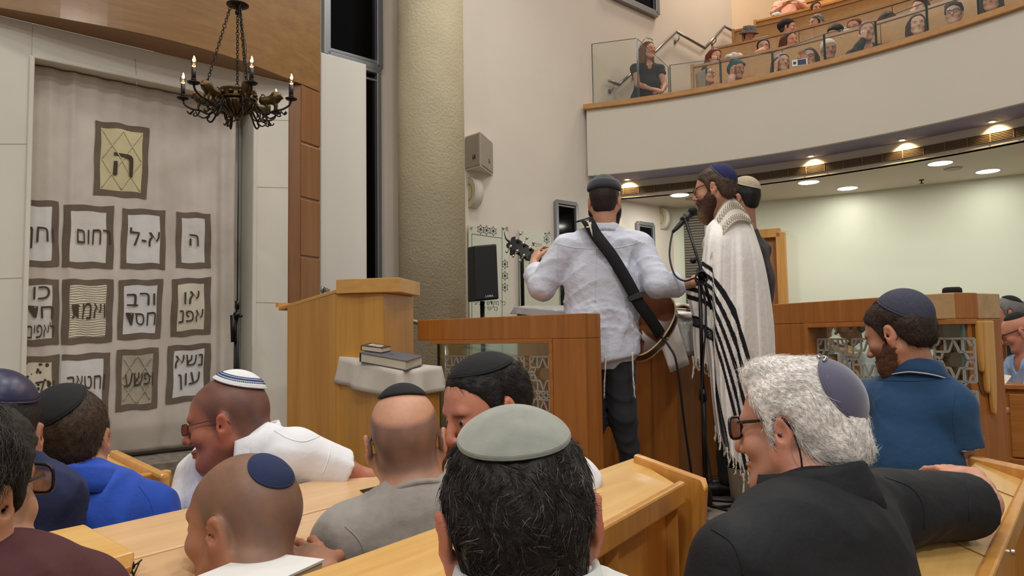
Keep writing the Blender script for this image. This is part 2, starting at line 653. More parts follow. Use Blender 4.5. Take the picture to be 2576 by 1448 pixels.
# ------------------------------------------------------------------ balcony
def arc_pts(R, a0, a1, n, z):
    return [Vector((CX + R * math.cos(a0 + (a1 - a0) * i / n), CY + R * math.sin(a0 + (a1 - a0) * i / n), z)) for i in range(n + 1)]
AL = math.atan2(9.50 - CY, 1.02 - CX)
AR = math.radians(12)
mb = MB(); mb.arc_wall(CX, CY, RF, RF + .05, AL, AR, 3.37, 4.235, 64); struct(mb.build('wall_balcony', M_fascia))
mb = MB(); mb.arc_wall(CX, CY, RF - .05, RF + .20, AL + .005, AR, 4.235, 4.305, 64); struct(mb.build('trim_2', M_capwood, bevel=.008))
mb = MB(); mb.arc_wall(CX, CY, RF + .05, 7.53, AL, AR, 3.375, 3.5, 64); struct(mb.build('ceiling_soffit', M_blue))
mb = MB(); mb.arc_wall(CX, CY, 7.42, 7.53, AL - .036, AR, 3.15, 3.374, 64); struct(mb.build('ceiling_bulkhead', M_ceil))
wallpts = [(2.38, WALLC + WALLM * 2.38), (3.26, 10.45), (4.8, 9.65), (6.14, 8.73), (7.4, 7.5), (8.4, 6.0), (9.0, 4.2)]
mb = MB()
for p, q in zip(wallpts[:-1], wallpts[1:]):
    p, q = Vector((*p, 0)), Vector((*q, 0))
    n = (q - p).cross(UPV).normalized() * .15
    mb.hexa([p, q, q - n, p - n] + [k + UPV * 3.15 for k in (p, q, q - n, p - n)])
struct(mb.build('wall_far', M_green))
inner = arc_pts(7.45, AL - .03, AR, 40, 3.15)
outer = [Vector((x + .1, y + .1, 3.15)) for x, y in wallpts]
poly = [(q.x, q.y) for q in inner] + [(q.x, q.y) for q in outer[::-1]]
mb = MB(); mb.prism(poly, 3.15, 3.2); struct(mb.build('ceiling_low', M_ceil))
# upper rear wall of the balcony
M_peach = plain('peach_plaster', (226, 203, 172), .85)
mb = MB()
up = [(3.742, 12.008), (6.2, 12.9), (9.2, 12.0), (12, 8.5)]
for p, q in zip(up[:-1], up[1:]):
    p, q = Vector((*p, 3.2)), Vector((*q, 3.2))
    n = (q - p).cross(UPV).normalized() * .15
    mb.hexa([p, q, q - n, p - n] + [k + UPV * 6.2 for k in (p, q, q - n, p - n)])
struct(mb.build('wall_upper', M_peach))

# tiers
M_bench = wood('balcony_bench_wood', (196, 138, 66), (214, 158, 84), .4, 'x', scale=.3)
ROWPX = [(1745, 165), (1797, 120), (1848, 76), (1903, 52), (1953, 22)]
RB = [7.75 + .70 * k for k in range(5)]
ROWS = []
M_tier = plain('balcony_carpet', (120, 96, 78), .95)
for k, (px, py) in enumerate(ROWPX):
    q = PC(px, py, RB[k], CX, CY)
    ROWS.append((RB[k], math.atan2(q.y - CY, q.x - CX), q.z))
for k, (R, a0, zt) in enumerate(ROWS):
    fz = zt - 1.22
    r0 = RF + .16 if k == 0 else RB[k - 1] + .03
    mb = MB(); mb.arc_wall(CX, CY, r0, R + .03, a0 + (.16 if k else .26), AR, 3.5 if k < 1 else 3.6, max(fz, 3.52), 40)
    struct(mb.build('floor_tier', M_tier))
    root = MB().arc_wall(CX, CY, R, R + .035, a0, AR, max(fz, 3.53) + .002, zt - .03, 44).build('balcony_bench', M_bench)
    where = ['lowest', 'second', 'third', 'fourth', 'topmost'][k]
    tag(root, f'curved wooden bench front on the raked balcony, {where} row above the rail', 'bench', 'curved bench fronts of the balcony')
    MB().arc_wall(CX, CY, R - .02, R + .26, a0 + .004, AR, zt - .03, zt, 44).build('ledge', M_capwood, root)
    e = MB()
    c_, s_ = math.cos(a0), math.sin(a0)
    pp = Vector((CX + R * c_, CY + R * s_, 0)); tg = Vector((-s_, c_, 0)); rd = Vector((c_, s_, 0))
    e.hexa([pp - rd * .03, pp + rd * .27, pp + rd * .27 + tg * .04, pp - rd * .03 + tg * .04] + [0] * 0 +
           [] if False else [Vector((*(q.xy), max(fz, 3.53) + .002)) for q in (pp - rd * .03, pp + rd * .27, pp + rd * .27 + tg * .04, pp - rd * .03 + tg * .04)] +
           [Vector((*(q.xy), zt + .015)) for q in (pp - rd * .03, pp + rd * .27, pp + rd * .27 + tg * .04, pp - rd * .03 + tg * .04)])
    e.build('end_panel', M_capwood, root, bevel=.004)
    sm = MB()
    for j in range(1, 12):
        a = a0 - j * 1.15 / R
        if a > AR:
            p = Vector((CX + (R - .002) * math.cos(a), CY + (R - .002) * math.sin(a), 0))
            sm.box((p.x, p.y, (max(fz, 3.53) + zt) / 2), (.006, .006, zt - max(fz, 3.53) - .08), Matrix.Rotation(a, 3, 'Z'))
    sm.build('panel_seam', plain('seam_dark', (96, 62, 30), .6), root)

# glass panes on the balcony rail
M_pane = glass('balcony_glass', (246, 247, 243), .38, .015, .06)
M_edge = plain('glass_edge', (60, 72, 66), .2)
def rail_hit(px, py):
    return PC(px, py, RF + .07, CX, CY)
def pane(px0, px1, yt0, yt1, yb0, yb1, label, dark=True):
    q = [rail_hit(px0, yb0), rail_hit(px1, yb1)]
    for k in q:
        k.z = 4.306
    t = [rail_hit(px0, yt0), rail_hit(px1, yt1)]
    for i in (0, 1):
        t[i].x, t[i].y = q[i].x, q[i].y
    n = (q[1] - q[0]).cross(UPV).normalized() * .010
    o = MB().hexa([q[0], q[1], q[1] - n, q[0] - n, t[0], t[1], t[1] - n, t[0] - n]).build('glass_screen', M_pane)
    tag(o, label, 'glass pane', 'glass panes on the balcony rail')
    e = MB()
    e.bar(q[1] - n * .5, t[1] - n * .5, .008, .010)
    e.bar(q[0] - n * .5, t[0] - n * .5, .006, .012)
    e.bar(t[0] - n * .5, t[1] - n * .5, .008, .006)
    e.build('edge', M_edge, o)
pane(1492, 1605, 110, 95, 262, 248, 'tall clear glass pane on balcony rail beside the wall, left of the standing woman')
pane(1608, 1683, 97, 168, 247, 236, 'clear glass pane with sloping top edge in front of the standing woman')
pane(1687, 1812, 163, 147, 235, 213, 'low clear glass pane on balcony rail in front of the basket bag')
pane(1815, 1943, 152, 132, 212, 188, 'low clear glass pane in front of the woman in the teal turban')
pane(1946, 2074, 131, 86, 187, 157, 'low clear glass pane in front of the woman holding up a phone')
pane(2077, 2203, 84, 52, 156, 120, 'low clear glass pane in front of the woman covering her mouth')
pane(2206, 2332, 52, 4, 119, 82, 'low clear glass pane before the long haired woman resting at the rail')
pane(2335, 2460, 3, -42, 81, 32, 'low clear glass pane before the woman in black scarf and glasses')
pane(2463, 2590, -44, -92, 31, -18, 'clear glass pane at the right end of the balcony rail')

# wall handrail of the balcony stairs
root = thing('handrail', 'grey steel zigzag handrail fixed to the wall beside balcony stairs', 'handrail', on_wall(1520, 207, .07))
pts = [on_wall(x, y, .08) for x, y in [(1521, 207), (1545, 217), (1598, 170), (1690, 84), (1762, 125), (1812, 70), (1850, 92)]]
m = MB()
for p, q in zip(pts[:-1], pts[1:]):
    m.tube([p, q], .021, 10)
for p in pts:
    m.ball(p, .021, 10)
m.build('rail', plain('satin_steel', (150, 148, 146), .35, .8), root, smooth=True)
for (x, y) in [(1532, 212), (1592, 178), (1697, 90), (1790, 96)]:
    p = on_wall(x, y, .08)
    b_ = MB(); b_.tube([p, p - UPV * .07, p - UPV * .10 - wnor * .04, p - UPV * .10 - wnor * .08], .009, 8)
    b_.lathe([(.03, 0), (.03, .01)], p - UPV * .10 - wnor * .079, wnor, 14)
    b_.build('bracket', MATS['satin_steel'], root, smooth=False)

# ventilation grille, spot lights, down lights under the balcony
root = MB().arc_wall(CX, CY, 7.412, 7.421, AL - .045, AR, 3.19, 3.285, 64).build('vent_grille', plain('grille_dark', (96, 82, 62), .7))
tag(root, 'long curved brown air grille on the bulkhead under the balcony', 'vent')
m = MB()
for i in range(6):
    z = 3.195 + i * .016
    m.arc_wall(CX, CY, 7.402, 7.414, AL - .045, AR, z, z + .005, 64)
m.build('slat', plain('grille_slat', (140, 116, 84), .6), root)
m = MB()
for i in range(44):
    a = AL - .05 - i * .0285
    if a > AR:
        m.box((CX + 7.404 * math.cos(a), CY + 7.404 * math.sin(a), 3.238), (.016, .008, .095), Matrix.Rotation(a, 3, 'Z'))
m.build('mullion', MATS['grille_slat'], root)

M_lamp = glow('downlight_diffuser', (255, 250, 240), 9.0)
M_spot = glow('spot_bulb', (255, 236, 200), 14.0)
M_ring = plain('white_lamp_ring', (226, 222, 214), .4)
SPOTS = [(1585, 459, 'nearest the wall corner'), (2058, 404, 'second along the grille'), (2295, 365, 'third along the grille'), (2520, 316, 'last along the grille at the right')]
def spotlight(name, loc, energy, color, angle, blend=.6, tgt=None, r=.03):
    d = bpy.data.lights.new(name, 'SPOT')
    d.energy = energy; d.color = color; d.spot_size = angle; d.spot_blend = blend; d.shadow_soft_size = r
    o = bpy.data.objects.new(name, d); COL.objects.link(o); o.location = loc
    if tgt is not None:
        o.rotation_euler = (Vector(tgt) - Vector(loc)).to_track_quat('-Z', 'Y').to_euler()
    return o
SPOTANG = []
for px, py, w_ in SPOTS:
    q = PZ(px, py, 3.37)
    a = math.atan2(q.y - CY, q.x - CX)
    SPOTANG.append(a)
SPOTANG += [AL - .03 + 0 * 1]
for i, (px, py, w_) in enumerate(SPOTS):
    a = SPOTANG[i]
    p = Vector((CX + 7.32 * math.cos(a), CY + 7.32 * math.sin(a), 3.374))
    root = thing('spot_light', f'small recessed spot lamp under balcony edge, {w_}', 'light', p, 'small spots along the balcony soffit')
    MB().lathe([(.03, -.004), (.052, -.006), (.055, 0), (.03, 0)], p, (0, 0, 1), 20).build('ring', M_ring, root, smooth=True)
    MB().lathe([(0, -.008), (.02, -.006), (.03, -.003)], p, (0, 0, 1), 16).build('bulb', M_spot, root, smooth=True)
    spotlight('spot_lamp', p - UPV * .015, 9, (1.0, .74, .40), 2.0, .5, p + Vector((math.cos(a) * .10, math.sin(a) * .10, -.17)), .02)
DOWN = [(1710, 490, 'beside the singer with the microphone'), (2034, 458, 'second from the guitarist'), (2132, 473, 'third from the guitarist, over the far wall'), (2365, 410, 'large one beside the smoke detector'), (2485, 430, 'closest to the right end')]
for px, py, w_ in DOWN:
    p = PZ(px, py, 3.15)
    root = thing('ceiling_light', f'round white recessed lamp in the low ceiling, {w_}', 'light', p, 'round lamps in the low ceiling')
    MB().lathe([(.118, -.004), (.135, -.006), (.138, 0)], p, (0, 0, 1), 32).build('ring', M_ring, root, smooth=True)
    MB().lathe([(0, -.006), (.118, -.006), (.118, -.001)], p, (0, 0, 1), 32).build('diffuser', M_lamp, root)
    area_light('ceiling_and_extra_lamp', p - UPV * .02, .24, 2.6 if px in (2132, 2485) else 11, (1.0, .98, .90))
for (x, y) in [(6.6, 6.0), (5.7, 7.4), (7.6, 4.8)]:  # extra unseen lamps out of view, added without fittings
    area_light('ceiling_and_extra_lamp', (x, y, 3.1), .24, 10, (1.0, .98, .90))
p = PZ(2318, 452, 3.15)
o = tag(MB().lathe([(.03, 0), (.03, -.008), (.01, -.012), (.008, -.04), (.022, -.045), (.022, -.05)], p, (0, 0, 1), 12).build('sprinkler_head', plain('sprinkler_metal', (70, 60, 50), .4, .6)), 'small dark sprinkler head hanging from the low ceiling', 'sprinkler')
for (px, py, l_) in [(2398, 423, 'flat grey round detector between two lamps on the low ceiling'), (1742, 499, 'flat grey round vent on the low ceiling near the singer')]:
    p = PZ(px, py, 3.15)
    tag(MB().lathe([(.10, 0), (.09, -.012), (0, -.014)], p, (0, 0, 1), 24).build('smoke_detector', plain('detector_grey', (168, 158, 142), .6)), l_, 'detector')
# louvred shutter beside the far corner, and the door
c0 = Vector((2.38, WALLC + WALLM * 2.38, 0)); c1 = Vector((3.26, 10.45, 0))
fd = (c1 - c0).normalized(); fn = Vector((fd.y, -fd.x, 0))
def on_far(px, py, off=0.0):
    m_ = fd.y / fd.x
    return PL(px, py, c0.y - m_ * c0.x, m_) + fn * (off + .012)
p, q = on_far(1722, 600), on_far(1772, 600)
root = MB().slab([Vector((*p.xy, .9)), Vector((*q.xy, .9)), Vector((*q.xy, 3.05)), Vector((*p.xy, 3.05))], fn * .03).build('louvre_shutter', plain('louvre_back', (70, 66, 58), .7))
tag(root, 'tall grey louvred shutter on the far wall behind the microphone', 'shutter')
m = MB()
for i in range(54):
    z = .95 + i * .0385
    m.slab([Vector((*p.xy, z)) + fn * .03, Vector((*q.xy, z)) + fn * .03, Vector((*q.xy, z + .02)) + fn * .045, Vector((*p.xy, z + .02)) + fn * .045], fn * .004)
m.build('slat', plain('louvre_slat', (166, 160, 146), .5), root)
m_ = (9.65 - 10.45) / (4.8 - 3.26)
s2 = Vector((4.8 - 3.26, 9.65 - 10.45, 0)).normalized(); n2 = Vector((s2.y, -s2.x, 0))
def on_far2(px, py, off=0.0):
    return PL(px, py, 10.45 - m_ * 3.26, m_) + n2 * off
p, q = on_far2(1880, 600), on_far2(1966, 600)
zt = on_far2(1950, 588).z
M_doorw = wood('door_frame_wood', (176, 124, 58), (198, 146, 76), .4, 'z', scale=.5)
root = MB().slab([Vector((*p.xy, 0)), Vector((*q.xy, 0)), Vector((*q.xy, zt)), Vector((*p.xy, zt))], n2 * .03).build('door_1', wood('door_wood', (140, 86, 36), (160, 104, 50), .4, 'z', scale=.5))
struct(root)
m = MB()
for (u, v) in [((p, 0), (p, zt)), ((p, zt), (q, zt)), ((q, zt), (q, 0))]:
    m.bar(Vector((*u[0].xy, u[1])) + n2 * .06, Vector((*v[0].xy, v[1])) + n2 * .06, .12, .14, up=n2)
m.build('door_frame', M_doorw, root, bevel=.006)
# ================================================================== implicit surfaces for people and cloth
def _n(v):
    v = np.asarray(v, float)
    return v / np.linalg.norm(v)

class Field:
    """smooth union of tapered capsules and ellipsoids on a regular grid, turned into one mesh"""
    def __init__(self, h):
        self.h = h
        self.prims = []
    def ell(self, c, r, R=None, k=.02, op='+', clip=None):
        self.prims.append(('e', np.asarray(c, float), np.asarray(r, float), np.eye(3) if R is None else np.asarray(R, float), k, op, clip)); return self
    def cap(self, a, b, ra, rb=None, k=.02, op='+', clip=None, lat=None, sq=1.0):
        self.prims.append(('c', np.asarray(a, float), np.asarray(b, float), ra, ra if rb is None else rb, k, op, clip, None if lat is None else _n(lat), sq)); return self
    def chain(self, pts, rs, k=.01, **q):
        for i in range(len(pts) - 1):
            self.cap(pts[i], pts[i + 1], rs[i], rs[i + 1], k=k, **q)
        return self
    def bounds(self):
        lo, hi = np.full(3, 1e9), np.full(3, -1e9)
        for p in self.prims:
            if p[5 if p[0] == 'e' else 6] != '+':
                continue
            l, u = self.pb(p)
            lo, hi = np.minimum(lo, l), np.maximum(hi, u)
        return lo, hi
    def pb(self, p):
        if p[0] == 'e':
            e = np.sqrt(((p[3] * p[2]) ** 2).sum(1))
            return p[1] - e, p[1] + e
        r = max(p[3], p[4]) * max(1.0, 1.0 / p[9])
        return np.minimum(p[1], p[2]) - r, np.maximum(p[1], p[2]) + r
    def ev(self, p, X, Y, Z):
        if p[0] == 'e':
            D = np.stack([X - p[1][0], Y - p[1][1], Z - p[1][2]], -1) @ p[3]
            q = D / p[2]
            k0 = np.sqrt((q * q).sum(-1)) + 1e-9
            q2 = D / (p[2] * p[2])
            k1 = np.sqrt((q2 * q2).sum(-1)) + 1e-9
            d = k0 * (k0 - 1) / k1
            return np.where(k0 < 1e-3, -p[2].min(), d)
        a, b, ra, rb, lat, sq = p[1], p[2], p[3], p[4], p[8], p[9]
        D = np.stack([X - a[0], Y - a[1], Z - a[2]], -1)
        ab = b - a
        if lat is not None:
            D = D + (D @ lat)[..., None] * (sq - 1) * lat
            ab = ab + (ab @ lat) * (sq - 1) * lat
        t = np.clip((D @ ab) / max(ab @ ab, 1e-9), 0, 1)
        d = np.sqrt(((D - t[..., None] * ab) ** 2).sum(-1)) - (ra + (rb - ra) * t)
        return d / max(1.0, sq) if lat is not None else d
    def mesh(self, disp=None, lo=None, hi=None, smooth=1):
        h = self.h
        if lo is None:
            lo, hi = self.bounds()
        lo = np.floor((np.asarray(lo) - 4 * h) / h) * h
        n = np.ceil((np.asarray(hi) + 4 * h - lo) / h).astype(int) + 1
        BIG = .08
        f = np.full(n, BIG, np.float64)
        ax = [lo[i] + h * np.arange(n[i]) for i in range(3)]
        for p in self.prims:
            k, op, clip = (p[4], p[5], p[6]) if p[0] == 'e' else (p[5], p[6], p[7])
            l, u = self.pb(p)
            pad = k + 3 * h + .012
            i0 = np.clip(np.floor((l - pad - lo) / h).astype(int), 0, n)
            i1 = np.clip(np.ceil((u + pad - lo) / h).astype(int) + 1, 0, n)
            if (i1 <= i0).any():
                continue
            sl = tuple(slice(i0[j], i1[j]) for j in range(3))
            X, Y, Z = np.meshgrid(ax[0][sl[0]], ax[1][sl[1]], ax[2][sl[2]], indexing='ij')
            d = self.ev(p, X, Y, Z)
            if clip is not None:
                for (c, nn) in clip:
                    d = np.maximum(d, (X - c[0]) * nn[0] + (Y - c[1]) * nn[1] + (Z - c[2]) * nn[2])
            g = f[sl]
            if op == '+':
                hh = np.clip(.5 + .5 * (g - d) / k, 0, 1)
                r = g + (d - g) * hh - k * hh * (1 - hh)
                f[sl] = np.where(d > k + g, g, r)
            elif op == '-':
                hh = np.clip(.5 - .5 * (g + d) / k, 0, 1)
                f[sl] = g + (-d - g) * hh + k * hh * (1 - hh)
            else:
                f[sl] = np.maximum(g, d)
        if disp is not None:
            m = np.abs(f) < .06
            idx = np.nonzero(m)
            pts = np.stack([ax[j][idx[j]] for j in range(3)], -1)
            f[m] += disp(pts, f[m])
        f[0], f[-1] = BIG, BIG
        f[:, 0], f[:, -1] = BIG, BIG
        f[:, :, 0], f[:, :, -1] = BIG, BIG
        V, Q = surface_nets(f)
        V = V * h + lo
        for _ in range(smooth):
            V = relax(V, Q, .5)
        return V, Q

def surface_nets(f):
    s = f < 0
    n = f.shape
    c = [s[i:n[0] - 1 + i, j:n[1] - 1 + j, k:n[2] - 1 + k] for i in (0, 1) for j in (0, 1) for k in (0, 1)]
    tot = sum(x.astype(np.int8) for x in c)
    act = (tot > 0) & (tot < 8)
    ids = np.full(act.shape, -1, np.int64)
    I = np.nonzero(act)
    N = len(I[0])
    ids[I] = np.arange(N)
    acc = np.zeros((N, 3)); cnt = np.zeros(N)
    corner = lambda o: f[I[0] + o[0], I[1] + o[1], I[2] + o[2]]
    cs = [(i, j, k) for i in (0, 1) for j in (0, 1) for k in (0, 1)]
    for a in cs:
        for d in range(3):
            if a[d] == 0:
                b = list(a); b[d] = 1
                fa, fb = corner(a), corner(b)
                m = (fa < 0) != (fb < 0)
                t = np.where(m, fa / np.where(m, fa - fb, 1), 0)
                q = np.array(a, float)[None, :] + t[:, None] * (np.array(b) - np.array(a))[None, :]
                acc[m] += q[m]; cnt[m] += 1
    V = acc / np.maximum(cnt, 1)[:, None] + np.stack(I, -1)
    quads = []
    for d in range(3):
        o = [(d + 1) % 3, (d + 2) % 3]
        A = [slice(1, n[q] - 1) for q in range(3)]; B = list(A)
        A[d] = slice(0, n[d] - 1); B[d] = slice(1, n[d])
        sa, sb = s[tuple(A)], s[tuple(B)]
        E = np.nonzero(sa != sb)
        base = [E[0].copy(), E[1].copy(), E[2].copy()]
        for q in range(3):
            if q != d:
                base[q] = base[q] + 1
        def cell(du, dv):
            i = [base[0].copy(), base[1].copy(), base[2].copy()]
            i[o[0]] = i[o[0]] - du
            i[o[1]] = i[o[1]] - dv
            return ids[i[0], i[1], i[2]]
        Q = np.stack([cell(1, 1), cell(0, 1), cell(0, 0), cell(1, 0)], -1)
        flip = ~sa[E]
        Q[flip] = Q[flip][:, ::-1]
        quads.append(Q)
    Q = np.concatenate(quads)
    return V, Q[(Q >= 0).all(1)]

def relax(V, Q, w):
    E = np.concatenate([Q[:, [0, 1]], Q[:, [1, 2]], Q[:, [2, 3]], Q[:, [3, 0]]])
    E = np.concatenate([E, E[:, ::-1]])
    n = len(V)
    c = np.bincount(E[:, 0], minlength=n).astype(float)
    S = np.stack([np.bincount(E[:, 0], weights=V[E[:, 1], i], minlength=n) for i in range(3)], -1)
    return V + w * (S / np.maximum(c, 1)[:, None] - V)

def vnormals(V, Q):
    a = np.cross(V[Q[:, 2]] - V[Q[:, 0]], V[Q[:, 3]] - V[Q[:, 1]])
    N = np.stack([sum(np.bincount(Q[:, j], weights=a[:, i], minlength=len(V)) for j in range(4)) for i in range(3)], -1)
    return N / (np.linalg.norm(N, axis=1, keepdims=True) + 1e-12)

def folds(seed, amp=.006, f=9.0, dirv=None):
    """soft cloth creases: warped ridges running along dirv"""
    rs = np.random.RandomState(seed)
    K = [(rs.normal(size=3) * f, rs.uniform(0, 6.28)) for _ in range(5)]
    def fn(p, d):
        w = np.sin(p @ (rs0[0]) + 1.3) * .5
        s = np.zeros(len(p))
        for i, (k, ph) in enumerate(K):
            s += np.sin(p @ k + ph + 1.7 * np.sin(p @ K[(i + 1) % 5][0] * .6 + ph) + w)
        s = s / 3.2
        s2 = np.roll(s, 0) * 0
        for i, (k, ph) in enumerate(K[:3]):
            s2 += np.sin(p @ (k * 2.3) + ph * 2 + 2.0 * s)
        s2 = s2 / 2.2
        return -amp * (np.clip(1 - np.abs(s), 0, 1) ** 3 + .45 * np.clip(1 - np.abs(s2), 0, 1) ** 3) * 1.5 + amp * .5
    rs0 = [rs.normal(size=3) * f * .5]
    return fn

def sfield(seed, f):
    rs = np.random.RandomState(seed)
    K = [(rs.normal(size=3) * f * (1 + .6 * i), rs.uniform(0, 6.28)) for i in range(5)]
    def fn(p):
        s = np.zeros(len(p))
        for i, (k, ph) in enumerate(K):
            s += np.sin(p @ k + ph + 1.4 * np.sin(p @ K[(i + 2) % 5][0] * .7)) / (1 + .4 * i)
        return s / 3
    return fn

# ------------------------------------------------------------------ heads
CR0 = np.array([0, -.010, .045])               # middle of the cranium in head space
CRR = np.array([.0775, .099, .087])            # its radii
def frame(face, up):
    f = _n(face); u = np.asarray(up, float); u = _n(u - f * (u @ f)); r = np.cross(f, u)
    return np.stack([r, f, u], 1)               # columns: right, face, up

class Head:
    """x right, y face, z up; origin between the ears"""
    def __init__(self, c, face, up=(0, 0, 1), s=1.0):
        self.c, self.s, self.R = np.asarray(c, float), s, frame(face, up)
    def w(self, p):
        return self.c + self.R @ (np.asarray(p, float) * self.s)
    def ws(self, p):
        return self.c + (np.asarray(p, float) * self.s) @ self.R.T
    def l(self, V):
        return (V - self.c) @ self.R / self.s
    def prims(self, F_, nose=1.0, jaw=1.0, ears=True, detail=True, fat=0.0, earx=0.0):
        s, R = self.s, self.R
        e = lambda c, r, k=.02, op='+', Rl=None: F_.ell(self.w(c), np.array(r) * s, R if Rl is None else R @ Rl, k * s, op)
        cp = lambda a, b, ra, rb, k=.015, op='+': F_.cap(self.w(a), self.w(b), ra * s, rb * s, k * s, op)
        e(CR0, CRR)
        e((0, -.062, .020), (.058, .040, .052), .03)                 # occiput
        e((0, .050, .030), (.058, .045, .062), .03)                  # forehead
        e((0, .036, -.030), (.057 + fat * .5, .058, .080), .03)      # face
        e((0, .060, -.088), (.034 * jaw + fat, .030, .026), .03)     # chin mass
        e((0, .085, -.103), (.017, .014, .013), .018)
        for q in (-1, 1):
            cp((q * .058, .004, -.045), (q * .026, .068, -.097), .020 * jaw + fat, .016 + fat, .03)
            e((q * .044, .064, -.022), (.022 + fat, .024, .022), .025)         # cheekbone
        cp((-.036, .086, .030), (.036, .086, .030), .011, .011, .018)  # brow ridge
        for q in (-1, 1):
            e((q * .033, .104, .008), (.018, .015, .011), .014, '-')
            e((q * .032, .083, .006), (.0165, .0145, .0135), .004)
        cp((0, .097, .018), (0, .113 + .006 * nose, -.022), .008, .0115, .012)
        e((0, .114 + .006 * nose, -.027), (.0125, .012, .0105), .008)
        if detail:
            for q in (-1, 1):
                e((q * .0135, .106, -.031), (.008, .010, .008), .006)
                e((q * .008, .111, -.0385), (.004, .005, .004), .003, '-')
            e((0, .098, -.058), (.024, .014, .0065), .007)           # upper lip
            e((0, .097, -.071), (.021, .0145, .008), .006)           # lower lip
            cp((-.022, .109, -.0645), (.022, .109, -.0645), .0018, .0018, .005, '-')
            e((0, .104, -.084), (.020, .010, .007), .01, '-')
        if ears:
            for q in (-1, 1):
                a = math.radians(24) * q
                Rz = np.array([[math.cos(a), math.sin(a), 0], [-math.sin(a), math.cos(a), 0], [0, 0, 1]])
                b = math.radians(12)
                Rx = np.array([[1, 0, 0], [0, math.cos(b), math.sin(b)], [0, -math.sin(b), math.cos(b)]])
                Re = Rz @ Rx
                e((q * (.083 + earx), -.012, .006), (.0085, .0195, .030), .006, '+', Re)
                e((q * (.081 + earx * .6), -.004, -.024), (.0075, .0125, .016), .010, '+', Re)
                if detail:
                    e((q * (.0935 + earx), -.007, .006), (.0085, .0115, .0185), .005, '-', Re)
                    e((q * .086, -.002, -.004), (.005, .006, .007), .004, '-', Re)
                    e((q * .0865, .005, -.006), (.004, .005, .008), .005, '+', Re)
    def neck(self, F_, base, r=.056, k=.03):
        F_.cap(self.w((0, -.022, -.035)), base, r * self.s * .98, r * 1.08, k)
        F_.cap(self.w((0, .02, -.085)), np.asarray(base) + self.R @ np.array([0, .03, 0]), r * .55 * self.s, r * .8, k)

def piece(x, xs, ys):
    return np.interp(x, xs, ys)
HL_MEN = ([-.13, -.09, -.065, -.045, -.032, -.024, -.010, .006, .012, .020, .026, .036, .05, .075, .1, .13],
          [-.062, -.064, -.064, -.050, -.020, .020, .036, .022, -.022, -.024, .000, .030, .050, .072, .092, .11])
HL_BALD = ([-.13, -.09, -.06, -.035, -.02, .0, .016, .03, .13], [-.075, -.075, -.068, -.055, -.025, -.02, -.028, .0, .15])
def hairline(L, hl=HL_MEN, rec=0.0):
    return L[:, 2] - (piece(L[:, 1], *hl) + rec * np.clip((L[:, 1] - .02) / .08, 0, 1)) - .012 * np.sin(L[:, 0] * 90) * 0

def skin_colors(V, head, tone, ear=.5, stub=None, stub_hl=HL_BALD, stub_amt=.6, beard=None, beard_amt=0.0, brow=(50, 36, 28), blush=.35, lips=True, seed=1, top=None):
    base = np.array(lin(*tone))
    C = np.tile(base, (len(V), 1))
    L = head.l(V)
    x, y, z = np.abs(L[:, 0]), L[:, 1], L[:, 2]
    on = (z > -.13) & (np.linalg.norm(L, axis=1) < .2)
    red = np.array([1.10, .74, .66])
    def mixc(m, col):
        m = np.clip(m, 0, 1)[:, None]
        return C * (1 - m) + col * m
    nf = sfield(seed, 22)(L * 1.0)
    C = C * (1 + .05 * nf[:, None])
    C = mixc(on * ear * (x > .082) * np.clip((x - .080) / .01, 0, 1), base * red)
    g = lambda c, r: np.exp(-(((L - np.array(c)) / np.array(r)) ** 2).sum(1))
    for q in (-1, 1):
        C = mixc(blush * g((q * .045, .08, -.03), (.024, .03, .022)), base * red)
        eb = np.exp(-((np.abs(L[:, 0] - q * .034) / .019) ** 4)) * np.exp(-(((z - (.0245 + .25 * (.03 - np.abs(L[:, 0])) * .2)) / .0048) ** 2)) * (y > .06)
        C = mixc(.85 * eb, np.array(lin(*brow)))
    C = mixc(blush * 1.2 * g((0, .122, -.03), (.016, .02, .016)), base * red)
    if lips:
        C = mixc(.7 * g((0, .108, -.064), (.021, .02, .0085)), base * np.array([.95, .52, .50]))
    if stub is not None:
        m = np.clip((hairline(L, stub_hl) + .020) / .040, 0, 1) * (x < .086) * np.clip((z + .095) / .05, 0, 1)
        if top is not None:        # bald crown: no stubble near the top
            m = m * np.clip(1 - (z - top[0] - .35 * y) / top[1], 0, 1)
        C = mixc(stub_amt * m * (.9 + .25 * nf), np.array(lin(*stub)))
    if beard is not None:
        m = np.clip((-.025 - z - .0 * y + .35 * (y - .02)) / .02, 0, 1) * np.clip((y - .0) / .015, 0, 1) * (z > -.14) * (1 - g((0, .11, -.063), (.02, .02, .009)))
        m = m * np.clip(1 - (y > .085) * (z > -.045), 0, 1)
        C = mixc(beard_amt * m, np.array(lin(*beard)))
    return np.clip(C, 0, 1)

def dome(head, axis, half, off=.006, crown=.0, n=40, m=14, rim=.0, lift=0.0, squash=1.0):
    """a skull cap: rows from the crown out to the rim, following the cranium"""
    ax = _n(head.R.T @ np.asarray(axis, float))
    a = np.cross(ax, [0, 0, 1.0]); a = _n(a) if np.linalg.norm(a) > .05 else np.array([1., 0, 0])
    b = np.cross(ax, a)
    rows = []
    for i in range(m + 1):
        t = half * i / m
        row = []
        for j in range(n):
            q = 2 * math.pi * j / n
            d = ax * math.cos(t) + (a * math.cos(q) * squash + b * math.sin(q)) * math.sin(t)
            d = _n(d)
            r = 1 / math.sqrt(((d / CRR) ** 2).sum())
            u = i / m
            rr = r + off + crown * (1 - u * u) + rim * max(0, u - .9) * 10 + lift * (1 - u)
            row.append(head.w(CR0 + d * rr))
        rows.append(row)
    return rows

